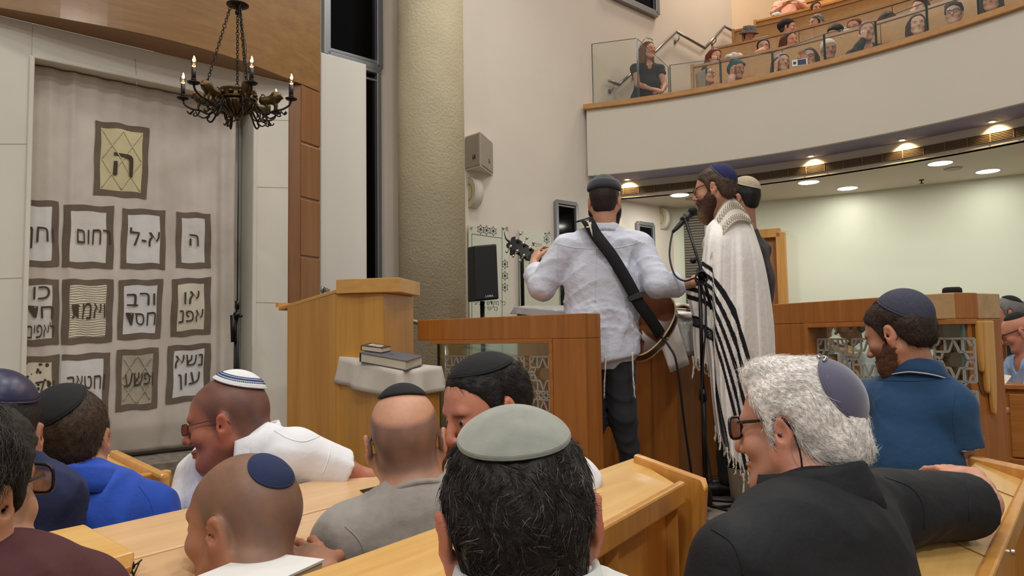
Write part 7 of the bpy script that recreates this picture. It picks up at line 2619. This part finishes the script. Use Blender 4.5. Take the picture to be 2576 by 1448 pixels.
# ================================================================== people on the balcony
M_hairf = vmat('hair_far', .6, None, nvar=.25, nscale=120, spec=.3)
def long_hair(F_, H, drop=.18, wide=.085, back=True, t=.0):
    s, R = H.s, H.R
    F_.cap(H.w((0, -.055, .02)), H.w((0, -.075, -.02 - drop)), .070 * s, .075 * s, .03, lat=R[:, 0], sq=.62)
    for q in (-1, 1):
        F_.cap(H.w((q * .066, .0, .04)), H.w((q * wide, -.005, -.03 - drop)), .026 * s, .030 * s, .03)
def person_far(label, px, py, d=None, row=None, face=(-.3, -.95, -.05), tone=(206, 158, 132), hair=(60, 44, 36), hairstyle='long', scarf=None, top=(40, 40, 44), specs=False,
               arms=None, sleeve='short', standing=False, s=1.0, up=(0, 0, 1), h=.0075, lean=0.0, group='seated people on the balcony', drop=.16, dr=.36, tilt=0):
    if d is None:
        c = PC(px, py, RB[row] - dr, CX, CY)
    else:
        c = P(px, py, d)
    # stand-in room scale: farther sitters face the middle of the hall
    hd = Head(c, face, up, s * .96)
    f2 = _n(np.array([face[0] * .5 + (CX + 1.0 - c.x) * .08, face[1] * .5 + (CY - c.y) * .08, 0]))
    lat = np.cross(f2, [0, 0, 1])
    nb = A(c) - f2 * .045 + np.array([0, 0, -.165]) * s
    W = .165 * s
    shR, shL = nb + lat * W + np.array([0, 0, -.055]), nb - lat * W + np.array([0, 0, -.055])
    pv = nb - f2 * (.10 + lean) + np.array([0, 0, -.44])
    B = Body(hd, nb, pv, shL, shR, .10)
    fz = 3.53 if standing else (ROWS[row][2] - 1.22 if row is not None else .41)
    root = thing('person', label, 'person', (pv[0], pv[1], fz), group)
    F_ = Field(h)
    hd.prims(F_, nose=.9, jaw=.9, detail=False, ears=True)
    hd.neck(F_, B.nb, .047)
    B.torso(F_, -.008)
    if arms:
        for side, (el, wr, hp) in arms.items():
            sh = B.shL if side == 'L' else B.shR
            loc = lambda v: A(c) + hd_l(v)
            fr = np.stack([lat, f2, np.array([0, 0, 1.])], 1)
            e_, w_ = A(c) + fr @ np.array(el), A(c) + fr @ np.array(wr)
            B.arm(F_, sh, e_, w_, -.006)
            hand(F_, w_, fr @ np.array(hp[0]), fr @ np.array(hp[1]), 1 if side == 'L' else -1, curl=.5, s=.95)
    V, Q = F_.mesh()
    C = skin_colors(V, hd, tone, ear=.2, brow=tuple(int(x * .8) for x in hair), blush=.3)
    L = hd.l(V)
    for q in (-1, 1):
        m_ = np.exp(-(((L[:, 0] - q * .032) / .0125) ** 4) - (((L[:, 2] - .0065) / .0055) ** 4)) * (L[:, 1] > .07)
        C = C * (1 - .85 * m_[:, None]) + np.array(lin(44, 32, 28)) * .85 * m_[:, None]
    mesh_obj('body', V, Q, M_skin, root, smooth=True, col=C)
    # clothes
    S = Field(h * 1.25); B.torso(S, .012)
    for side, sh in (('L', B.shL), ('R', B.shR)):
        fr = np.stack([lat, f2, np.array([0, 0, 1.])], 1)
        if arms and side in arms:
            e_, w_ = A(c) + fr @ np.array(arms[side][0]), A(c) + fr @ np.array(arms[side][1])
        else:
            e_ = sh + np.array([0, 0, -.26]) + f2 * .06; w_ = e_ + f2 * .22
        if sleeve == 'short':
            B.arm(S, sh, e_, w_, .014, upto='elbow', clip=[(sh + (e_ - sh) * .55, _n(e_ - sh))])
        elif sleeve == 'long':
            B.arm(S, sh, e_, w_, .012, clip=[(w_, _n(w_ - e_))])
        elif sleeve == 'cap':
            B.arm(S, sh, e_, w_, .018, upto='elbow', clip=[(sh + (e_ - sh) * .34, _n(e_ - sh))])
    if standing:
        S.cap(B.nb - np.array([0, 0, .28]), B.pv, .115, .15, .05, lat=lat, sq=.75)
        S.cap(B.pv, B.pv - np.array([0, 0, .62]), .15, .17, .05, lat=lat, sq=.75)
    S.cap(B.nb - B.up * .05 + f2 * .045, hd.w((0, .01, 0)), .062, .05, .006, '-')
    cloth(root, 'dress' if standing else 'top', S, plain('cloth_%d_%d_%d' % top, top, .9, var=.12, vscale=30), abs(hash(label)) % 1000 if False else len(label) * 7, .005, 9)
    if standing:
        T = Field(.012)
        for q in (-1, 1):
            h_ = B.pv + lat * .08 * q - np.array([0, 0, .5]); T.cap(h_, np.array([h_[0], h_[1], fz + .05]), .055, .042, .02); T.cap(np.array([h_[0], h_[1], fz + .035]), np.array([h_[0], h_[1], fz + .035]) + f2 * .15, .034, .028, .02)
        V, Q = T.mesh(); V[:, 2] = np.maximum(V[:, 2], fz + .001); mesh_obj('legs', V, Q, M_skin, root, smooth=True, col=np.tile(np.array(lin(*tone)), (len(V), 1)))
    # hair and coverings
    HLW = ([-.13, -.05, -.02, .0, .02, .03, .045, .06, .08, .1, .13], [-.4, -.4, -.3, -.22, -.12, .0, .045, .066, .088, .105, .12])
    if hairstyle == 'long':
        V, Q = hair_mesh(hd, h, t=.012, hl=HLW, seed=len(label), rough=.003, extra=lambda F, H: long_hair(F, H, drop))
    elif hairstyle == 'short':
        V, Q = hair_mesh(hd, h, t=.009, seed=len(label))
    elif hairstyle == 'up':
        V, Q = hair_mesh(hd, h, t=.009, seed=len(label), extra=lambda F, H: F.ell(H.w((0, -.11, .05)), (.045, .04, .045), H.R, .02))
    else:
        V = None
    if V is not None and len(V):
        put_hair(root, hd, V, Q, hair)
    if scarf:
        col, st = scarf
        S2 = Field(h)
        k_ = .016
        S2.ell(hd.w(CR0 + np.array([0, -.006, .006])), (CRR + k_) * hd.s, hd.R, .02)
        S2.ell(hd.w((0, -.075, .030)), np.array([.072, .058, .065]) * hd.s, hd.R, .03)
        if st == 'turban':
            S2.cap(hd.w((-.06, .06, .075)), hd.w((.06, -.02, .12)), .032, .032, .02)
            S2.cap(hd.w((0, -.09, .03)), hd.w((0, -.12, .05)), .050, .035, .03)
        if st == 'beanie':
            S2.cap(hd.w((0, -.07, .07)), hd.w((0, -.10, .06)), .055, .05, .03)
        if st == 'band':
            cl = [(hd.w((0, .038, .0)), hd.R @ np.array([0, 1, -.35]) / 1.06), (hd.w((0, -.035, .0)), hd.R @ np.array([0, -1, .25]) / 1.03)]
        else:
            cl = [(hd.w((0, .075, .068)), hd.R @ _n([0, .55, -.83]))]
        def dsp(p, d):
            o_ = np.zeros(len(p))
            for c_, n_ in cl:
                o_ = np.maximum(o_, (p - c_) @ n_ - d)
            L_ = hd.l(p)
            w_ = .0025 * np.sin(L_[:, 2] * 240 + L_[:, 1] * 120)
            return np.maximum(w_, np.maximum(o_, (-.02 - .5 * (L_[:, 1] < -.03) * .06 - L_[:, 2]) * hd.s - d) if True else o_)
        V, Q = S2.mesh(dsp)
        mt = col if not isinstance(col, tuple) else plain('scarf_%d_%d_%d' % col, col, .9, bump=(60, .4, .003))
        mesh_obj('headscarf', V, Q, mt, root, smooth=True)
    if specs:
        glasses(root, hd, MATS['black_acetate'], r=.0026, lens=False)
    return root, hd, B

def mottled(name, c1, c2, sc=26):
    return plain(name, c1, .9, var=.5, vscale=sc, vcolor=c2)
CHEEK = {'R': ((.17, .22, -.30), (.085, .11, -.10), ((-.05, -.05, 1), (.6, .3, .2)))}
CHEEKL = {'L': ((-.17, .22, -.30), (-.085, .11, -.10), ((.05, -.05, 1), (-.6, .3, .2)))}
MOUTH = {'R': ((.13, .24, -.30), (.03, .16, -.13), ((-.05, -.15, 1), (.3, .9, .2)))}
NF = lambda a: (a, -.9, -.04)
# first row, at the rail
r_, h_, b_ = person_far('woman in a black dress standing at the balcony rail with glasses on her head', 1630, 130, d=9.75, face=(.55, -.82, .03), tone=(196, 140, 116), hair=(112, 78, 58), top=(28, 29, 32), standing=True, sleeve='cap', drop=.13, s=1.03,
    arms={'R': ((-.02 + .19, .04, -.47), (.05, .25, -.60), ((-.7, .5, -.25), (.3, .5, .8))), 'L': ((-.21, .02, -.47), (-.10, .24, -.62), ((.7, .5, -.2), (-.3, .5, .8)))}, group='people on the balcony')
HEADSPEC = Head(h_.w((0, -.03, .085)), h_.R @ np.array([0, .75, .66]), h_.R @ np.array([0, -.66, .75]), 1.0)
glasses(r_, HEADSPEC, plain('tortoise_frame', (60, 44, 36), .3), r=.0028, lens=True)
person_far('woman with black headband and long grey hair looking up, lowest balcony row nearest the stairs', 1776, 193, row=0, face=(.75, -.62, .12), hair=(150, 138, 124), scarf=((30, 29, 30), 'band'), top=(92, 92, 92), specs=True, drop=.20)
person_far('woman in teal turban resting her cheek on her hand, pink top', 1852, 178, row=0, face=(.45, -.88, -.12), hairstyle=None, scarf=((34, 84, 92), 'turban'), top=(206, 164, 156), arms=CHEEK, sleeve='long', tone=(190, 136, 110))
person_far('woman with blue and white patterned headband leaning her head on her hand', 1966, 162, row=0, face=(.15, -.98, .05), hair=(70, 54, 46), scarf=(mottled('blue_white_print', (190, 194, 210), (70, 80, 130)), 'band'), top=(84, 76, 80), arms=CHEEK, up=(.12, 0, 1))
r_, h_, b_ = person_far('dark haired woman in glasses holding up a white phone at the rail', 2036, 148, row=0, face=(-.5, -.86, -.05), hair=(44, 34, 30), top=(70, 60, 62), specs=True, arms={'R': ((.15, .20, -.30), (.09, .32, -.21), ((-.3, .5, .8), (0, -1, .2))), 'L': ((-.16, .20, -.30), (-.02, .34, -.15), ((.3, .3, .9), (0, -1, .2)))}, drop=.10)
hp = P(2012, 157, PC(2036, 148, RB[0] - .36, CX, CY).y - .42)
fdir = Vector((-.35, -.93, 0)).normalized(); sd = Vector((-fdir.y, fdir.x, 0))
ph = thing('phone', 'white phone held sideways in front of the dark haired woman in glasses', 'phone', hp)
RM = Matrix((sd, fdir, UPV)).transposed()
MB().box(hp, (.165, .009, .078), RM).build('case', plain('white_phone', (224, 222, 218), .4), ph, bevel=.004)
MB().box(hp + fdir * .0055 + sd * .022, (.09, .002, .062), RM).build('screen', plain('dark_screen', (40, 52, 90), .15), ph)
MB().box(hp + fdir * .0055 - sd * .055, (.03, .003, .03), RM).build('camera_bump', plain('dark_lens', (30, 30, 34), .2), ph)
person_far('woman in a white knitted hat and grey patterned top', 2084, 128, row=0, face=(-.15, -.98, -.10), hairstyle=None, scarf=((226, 222, 212), 'beanie'), top=(176, 178, 180), tone=(186, 136, 116), sleeve='long')
person_far('woman with pulled back fair hair covering her mouth with her hand, black top', 2180, 82, row=0, face=(-.25, -.96, -.04), hair=(134, 100, 76), hairstyle='up', top=(34, 36, 40), arms=MOUTH, sleeve='long', tone=(212, 164, 140))
person_far('woman with long straight dark brown hair and pale face at the rail', 2307, 66, row=0, face=(-.35, -.93, -.02), hair=(48, 36, 34), top=(40, 38, 42), tone=(222, 182, 160), drop=.24)
person_far('woman in black headscarf and dark glasses at the rail near the right edge', 2400, 38, row=0, face=(-.65, -.76, -.02), hairstyle=None, scarf=((28, 28, 32), 'turban'), top=(66, 60, 60), specs=True, tone=(214, 172, 150))
person_far('long haired woman at the far right end of the rail, cut by the picture top', 2493, 4, row=0, face=(-.6, -.8, -.05), hair=(46, 38, 38), top=(44, 40, 42), specs=True, drop=.22)
# second row
person_far('red haired woman looking down with hand at her face, second balcony row near the stairs', 1797, 146, row=1, face=(.25, -.93, -.25), hair=(112, 62, 42), top=(60, 50, 50), arms=MOUTH, dr=.40)
person_far('dark haired woman with her hand stretched to her chin, second balcony row', 1920, 122, row=1, face=(-.2, -.97, -.05), hair=(46, 36, 34), hairstyle='up', top=(206, 172, 150), arms={'R': ((.24, .14, -.22), (.08, .16, -.10), ((-.8, .1, .3), (.2, .8, .5)))}, sleeve='short', dr=.40)
person_far('reddish haired woman smiling with head tilted, second balcony row', 1986, 105, row=1, face=(.35, -.92, -.10), hair=(96, 58, 44), top=(80, 70, 66), drop=.05, up=(-.15, 0, 1), dr=.40)
person_far('dark haired person bowing over a white paper, second balcony row', 2104, 86, row=1, face=(-.8, -.3, -.5), hair=(38, 34, 34), hairstyle='short', top=(72, 66, 66), dr=.40)
q = PC(2137, 86, RB[1] - .62, CX, CY)
tag(MB().box(q, (.17, .004, .20), Matrix.Rotation(-.5, 3, 'X') @ Matrix.Rotation(.5, 3, 'Y')).build('paper_sheet', plain('white_paper', (230, 228, 224), .8)), 'white paper sheet held up beside the bowing dark haired person', 'paper')
person_far('red haired woman half hidden behind the fair haired woman covering her mouth', 2150, 72, row=1, face=(-.7, -.7, -.1), hair=(112, 66, 44), hairstyle='short', top=(90, 70, 64), dr=.40)
person_far('person with thick dark hair bowing forward, second balcony row', 2232, 58, row=1, face=(-.3, -.6, -.75), hair=(52, 42, 40), hairstyle='long', top=(60, 56, 58), dr=.42, drop=.04)
person_far('dark haired woman in profile with fingers at her lips, second balcony row', 2316, 24, row=1, face=(-.9, -.4, -.02), hair=(60, 46, 42), hairstyle='up', top=(60, 56, 60), arms=MOUTH, tone=(222, 178, 156), dr=.40)
person_far('woman beyond the rail in the second balcony row at the right, mostly above the picture', 2440, -16, row=1, face=(-.7, -.7, -.1), hair=(70, 50, 44), top=(120, 90, 80), dr=.40)
# third row
r_, h_, b_ = person_far('person in a dark plaid brimmed hat resting on the bench, third balcony row', 1883, 96, row=2, face=(.15, -.95, -.28), hair=(50, 40, 36), hairstyle='short', top=(70, 58, 54), tone=(176, 118, 92), dr=.40)
PL_ = mottled('plaid_hat', (44, 44, 50), (150, 146, 146), 60)
m = MB(); upv = Vector(h_.R[:, 2]); cc = Vector(h_.w((0, -.005, .075)))
m.lathe([(.135, -.012), (.138, -.006), (.098, .006), (.096, .05), (.090, .085), (.075, .098), (.03, .092), (0, .09)], cc, upv, 24)
m.build('hat', PL_, r_, smooth=True)
person_far('person in a black cap looking right, third balcony row', 1981, 72, row=2, face=(.85, -.5, -.12), hair=(70, 60, 54), hairstyle='short', scarf=((26, 26, 28), 'beanie'), top=(88, 84, 86), tone=(206, 156, 134), dr=.40)
person_far('woman in profile with grey patterned headscarf, third balcony row', 2054, 62, row=2, face=(-.93, -.3, .02), hair=(50, 42, 40), hairstyle='short', scarf=(mottled('grey_print_scarf', (150, 146, 150), (36, 36, 44)), 'turban'), top=(66, 60, 60), dr=.40)
person_far('dark haired woman watching from the third balcony row, head cut by the picture top', 2287, 6, row=2, face=(-.25, -.95, -.08), hair=(36, 28, 28), top=(70, 50, 50), drop=.10, tone=(190, 136, 114), dr=.40)
person_far('dark haired woman in third balcony row at the right, behind the fingers at lips woman', 2340, 20, row=2, face=(-.6, -.6, -.3), hair=(58, 46, 44), hairstyle='long', top=(66, 56, 58), dr=.40, drop=.05)
# fourth and fifth rows
r_, h_, b_ = person_far('woman in spotted black headscarf and glasses wearing a blue mask on her chin', 2136, 38, row=3, face=(-.1, -.97, -.12), hairstyle=None, scarf=(mottled('spotted_scarf', (60, 58, 62), (22, 22, 26), 80), 'turban'), top=(70, 64, 66), specs=True, tone=(214, 160, 138), dr=.40)
mk_ = Field(.006); mk_.ell(h_.w((0, .085, -.095)), (.052, .036, .030), h_.R, .01); V, Q = mk_.mesh()
mesh_obj('face_mask', V, Q, mottled('blue_mask', (190, 214, 236), (120, 160, 206), 14), r_, smooth=True)
person_far('dark haired woman peeping over the bench, fourth balcony row', 2052, 24, row=3, face=(.0, -.98, -.1), hair=(36, 28, 28), hairstyle='short', top=(60, 54, 54), s=.85, tone=(186, 132, 108), dr=.40)
ARMB = {'R': ((.25, .20, -.42), (.02, .34, -.36), ((-.9, .3, -.2), (.2, .6, .8))), 'L': ((-.25, .18, -.42), (-.05, .36, -.33), ((.9, .2, -.1), (-.2, .6, .8)))}
person_far('woman in a pink top leaning on the topmost balcony bench with folded arms', 1982, -26, row=4, face=(-.1, -.98, -.1), hair=(80, 60, 50), top=(232, 176, 160), arms=ARMB, sleeve='short', dr=.30)
person_far('woman in pink leaning her arm on the bench above the spotted headscarf', 2158, -14, row=4, face=(.0, -.98, -.1), hair=(70, 54, 46), top=(226, 170, 156), arms=ARMB, sleeve='short', dr=.30)

# things on the balcony ledges
def on_ledge(px, row, dR=.10):
    R, a0, zt = ROWS[row]
    q = PC(px, 60, R + dR, CX, CY)
    return Vector((q.x, q.y, zt + .001))
p = on_ledge(1915, 1); RZ = Matrix.Rotation(-.6, 3, 'Z')
bk = thing('book', 'closed book lying on the balcony bench ledge beside the plaid hat', 'book', p)
MB().box(p + UPV * .018, (.21, .14, .028), RZ).build('pages', M_pages, bk); MB().box(p + UPV * .034, (.22, .15, .005), RZ).build('cover', plain('tan_cover', (150, 124, 88), .6), bk); MB().box(p + UPV * .0025, (.22, .15, .005), RZ).build('cover', MATS['tan_cover'], bk)
for (px, row, l_, c1) in [(1954, 3, 'crumpled white and blue bag on the upper balcony ledge', (206, 214, 226)), (1842, 1, 'white cloth bundle on the ledge above the teal turban', (236, 232, 228))]:
    p = on_ledge(px, row) if row == 3 else on_ledge(px, 0)
    F_ = Field(.008); rnd = random.Random(px)
    for i in range(6):
        F_.ell(p + Vector((rnd.uniform(-.08, .08), rnd.uniform(-.04, .04), .03 + rnd.uniform(0, .04))), (.05, .04, .032), None, .02)
    V, Q = F_.mesh(folds(px, .006, 30)); V[:, 2] = np.maximum(V[:, 2], p.z)
    tag(mesh_obj('bundle', V, Q, mottled('bundle_%d' % px, c1, tuple(int(k * .75) for k in c1), 20), smooth=True), l_, 'bag')
for (px, row, l_, c1, c2) in [(2183, 3, 'white drink bottle with dark cap standing on the fourth bench ledge', (214, 212, 208), (40, 36, 40)), (2394, 1, 'white bottle on the ledge behind the black headscarf woman', (220, 222, 226), (230, 230, 232))]:
    p = on_ledge(px, 2 if row == 3 else 1)
    bt = thing('bottle', l_, 'bottle', p)
    MB().lathe([(.030, 0), (.034, .006), (.034, .15), (.026, .17), (.014, .19), (.014, .20)], p, (0, 0, 1), 16).build('body', mottled('bottle_%d' % px, c1, (96, 92, 100), 30), bt, smooth=True)
    MB().lathe([(.017, .19), (.017, .225), (0, .226)], p, (0, 0, 1), 14).build('cap', plain('bottle_cap_%d' % px, c2, .5), bt, smooth=True)
# basket bag and black seat beside the standing woman
p = P(1700, 232, 9.72); p.z = 4.00
bag = thing('handbag', 'black and white woven basket handbag beside the standing woman', 'bag', p)
RZ = Matrix.Rotation(-.45, 3, 'Z')
m = MB(); m.hexa([p + RZ @ Vector(k) for k in [(-.10, -.06, 0), (.10, -.06, 0), (.10, .06, 0), (-.10, .06, 0), (-.13, -.07, .24), (.13, -.07, .24), (.13, .07, .24), (-.13, .07, .24)]])
ck, nt, bs = nodemat('woven_check'); tc = nt.nodes.new('ShaderNodeTexCoord'); cx_ = nt.nodes.new('ShaderNodeTexChecker'); cx_.inputs['Scale'].default_value = 62
cx_.inputs[1].default_value = (*lin(206, 198, 188), 1); cx_.inputs[2].default_value = (*lin(34, 32, 34), 1); nt.links.new(tc.outputs['Object'], cx_.inputs[0]); nt.links.new(cx_.outputs[0], bs.inputs[0])
m.build('body', ck, bag, bevel=.01)
for s_ in (-1, 1):
    MB().tube([p + RZ @ Vector((-.07, s_ * .065, .23)), p + RZ @ Vector((-.05, s_ * .05, .33)), p + RZ @ Vector((.05, s_ * .05, .33)), p + RZ @ Vector((.07, s_ * .065, .23))], .009, 8).build('handle', MS, bag, smooth=True)
p = P(1715, 232, 9.9); p.z = 3.54
st = thing('seat', 'dark seat behind the basket handbag at the balcony aisle', 'seat', p)
MB().box(p + UPV * .40, (.45, .4, .08), RZ).build('cushion', plain('dark_seat', (48, 46, 50), .8), st, bevel=.02)
MB().box(p + UPV * .72 + RZ @ Vector((0, .2, 0)), (.45, .06, .50), RZ).build('back_rest', MATS['dark_seat'], st, bevel=.02)
for sx in (-1, 1):
    for sy in (-1, 1):
        MB().box(p + UPV * .18 + RZ @ Vector((sx * .2, sy * .16, 0)), (.04, .04, .36), RZ).build('leg', MS, st)
bag.location.z += 0

# ================================================================== men beyond the platform at the right
NG = None
r_, h_, b_ = person_far('grey haired man in dark jacket and black kippah in profile beyond the oak rail', 2533, 790, d=5.7, face=(-.86, .40, -.02), tone=(190, 130, 108), hair=(120, 116, 114), hairstyle='short', top=(30, 30, 34), sleeve='long', group=NG, h=.007)
kippah(r_, h_, h_.R @ np.array([0, -.4, .92]), .75, M_blackk, off=.013, crown=.006)
r_, h_, b_ = person_far('man with grey rimmed kippah mostly hidden behind the dark jacket man', 2559, 800, d=6.3, face=(-.9, .3, -.05), tone=(180, 128, 106), hair=(60, 54, 52), hairstyle='short', top=(50, 50, 56), group=NG, h=.008)
kippah(r_, h_, h_.R @ np.array([0, -.4, .92]), .95, plain('grey_kippah_far', (96, 98, 104), .9), off=.013, crown=.008, rim_mat=plain('pale_rim', (190, 190, 192), .8), rimw=.005)
r_, h_, b_ = person_far('balding man in glasses, black kippah and light blue shirt reading at the right edge', 2566, 838, d=4.9, face=(-.78, .5, -.36), tone=(198, 134, 110), hairstyle=None, top=(150, 176, 212), specs=True, sleeve='short', group=NG, h=.006,
    arms={'L': ((-.20, .10, -.48), (-.10, .34, -.50), ((.4, .8, 0), (0, 0, 1))), 'R': ((.20, .10, -.48), (.10, .34, -.50), ((-.4, .8, 0), (0, 0, 1)))})
kippah(r_, h_, h_.R @ np.array([0, -.1, 1]), .80, M_blackk, off=.004, crown=.012)
# book stand in front of the dark jacket man
p = P(2525, 850, 5.1)
o = tag(MB().slab([P(2500, 845, 5.1), P(2535, 862, 5.0), P(2545, 850, 5.25), P(2512, 836, 5.35)], (0, 0, -.02)).build('book_rest', M_oak, bevel=.003), 'sloping oak book rest in front of the dark jacket man', 'book rest')
MB().tube([P(2523, 852, 5.18), Vector((*P(2523, 852, 5.18).xy, .412))], .02, 8).build('post', M_oak, o)
q = P(2518, 955, 4.72); zz = P(2503, 966, 4.75).z
tag(MB().slab([P(2512, 962, 4.82) + UPV * .01, P(2512, 1002, 4.73) * 0 + P(2514, 985, 4.76), P(2545, 945, 4.78), P(2512, 940, 4.86)], (0, .004, .002)).build('open_book', plain('pale_page', (226, 216, 200), .8)), 'open pale book leaning at the edge of the oak bench', 'book')
# people seen through the glass of the right hand front
r_, h_, b_ = person_far('dark skinned man in white shirt seen through the star lattice glass', 2140, 822, d=5.6, face=(-.9, .2, -.2), tone=(120, 84, 66), hair=(36, 30, 30), hairstyle='short', top=(226, 226, 230), sleeve='long', group=NG, h=.008)
r_, h_, b_ = person_far('man in pale blue shirt seen through the left edge of the star lattice glass', 2066, 812, d=5.9, face=(.7, -.5, -.2), tone=(196, 142, 118), hair=(70, 62, 60), hairstyle='short', top=(196, 204, 220), sleeve='long', group=NG, h=.008)
r_, h_, b_ = person_far('man in dark suit seen through the corner glass beside the slate kippah', 2392, 850, d=4.5, face=(-.8, .5, -.3), tone=(196, 142, 118), hair=(40, 36, 36), hairstyle='short', top=(36, 30, 34), sleeve='long', group=NG, h=.008)
q = P(2110, 880, 5.2)
tag(MB().slab([P(2070, 862, 5.3), P(2150, 890, 5.15), P(2170, 880, 5.4), P(2090, 852, 5.5)], (0, 0, -.03)).build('slanted_desk', M_oakp, bevel=.004), 'slanted pale desk board seen through the star lattice glass', 'desk')
o = bpy.data.objects['slanted_desk']
for px in (2095, 2150):
    k = P(px, 880, 5.32)
    MB().tube([Vector((k.x, k.y, k.z - .03)), Vector((k.x, k.y, .412))], .03, 8).build('post', M_oak, o)
tag(MB().slab([P(2085, 858, 5.33) + UPV * .012, P(2120, 872, 5.26) + UPV * .012, P(2135, 864, 5.40) + UPV * .012, P(2100, 850, 5.46) + UPV * .012], (0, 0, .012)).build('open_book', plain('pale_page', (226, 216, 200), .8)), 'open book on the slanted desk behind the star lattice', 'book')

# ================================================================== sewn seams on the clothes and joints in the stone
from mathutils.bvhtree import BVHTree
def seam(obj, path, r=.0014, n=40, mat=None, lift=.0006, name='seam'):
    """a thin seam running over a garment's surface under the given line of sight points"""
    me = obj.data
    base = wloc(obj)
    bv = BVHTree.FromPolygons([v.co + base for v in me.vertices], [tuple(p.vertices) for p in me.polygons])
    k = smooth_interp([(x, y, 0) for x, y in path], n)
    pts = []
    for q in k:
        v = ray(q.x, q.y).normalized()
        hit, nor, _, dist = bv.ray_cast(CAMP, v)
        if hit is not None and (not pts or (hit - pts[-1]).length < .08):
            pts.append(hit - v * lift)
    if len(pts) > 3:
        MB().tube(pts, r, 6).build(name, mat or me.materials[0], obj, smooth=True)
def garment(label_start, part):
    for o in bpy.data.objects:
        if o.get('label', '').startswith(label_start):
            for c in o.children:
                if c.name.split('.')[0] == part:
                    return c
g = garment('guitarist seen', 'shirt')
for p in ([(1398, 612), (1440, 622), (1500, 626), (1560, 622), (1612, 608)], [(1500, 627), (1499, 680), (1497, 760)], [(1408, 590), (1402, 650), (1404, 720), (1412, 760)], [(1606, 590), (1603, 650), (1596, 720)]):
    seam(g, p, .002)
g = garment('man in white shirt and glasses', 'shirt')
for p in ([(690, 1082), (725, 1102), (765, 1110), (805, 1096)], [(822, 1082), (832, 1120), (824, 1160), (812, 1190)], [(884, 1150), (890, 1168), (888, 1188)]):
    seam(g, p, .0013)
g = garment('white haired man', 'polo_shirt')
for p in ([(1790, 1330), (1838, 1362), (1862, 1410), (1868, 1446)], [(2225, 1200), (2290, 1225), (2322, 1270), (2326, 1330)], [(2426, 1200), (2440, 1250), (2438, 1310)]):
    seam(g, p, .0013)
g = garment('bearded man in teal', 'polo_shirt')
for p in ([(2180, 985), (2205, 1040), (2206, 1110), (2190, 1150)], [(2405, 980), (2398, 1040), (2404, 1110)], [(2205, 955), (2300, 958), (2390, 950)]):
    seam(g, p, .0016)
g = garment('man with cropped hair', 'shirt')
for p in ([(868, 1322), (905, 1362), (918, 1410), (912, 1440)],):
    seam(g, p, .0014)
g = garment('man with brown hair', 'polo_shirt')
for p in ([(80, 1240), (96, 1290), (92, 1340)], [(350, 1222), (378, 1262), (388, 1300)]):
    seam(g, p, .0014)
m = MB()
for (x0, y0, x1, y1) in [(340, 148, 344, 214), (0, 362, 76, 362), (644, 470, 726, 472), (0, 700, 66, 698), (644, 760, 724, 762), (644, 300, 726, 303)]:
    m.bar(on_ark(x0, y0, .0005), on_ark(x1, y1, .0005), .004, .002, up=anor)
struct(m.build('trim_3', plain('stone_joint', (170, 163, 148), .9)))
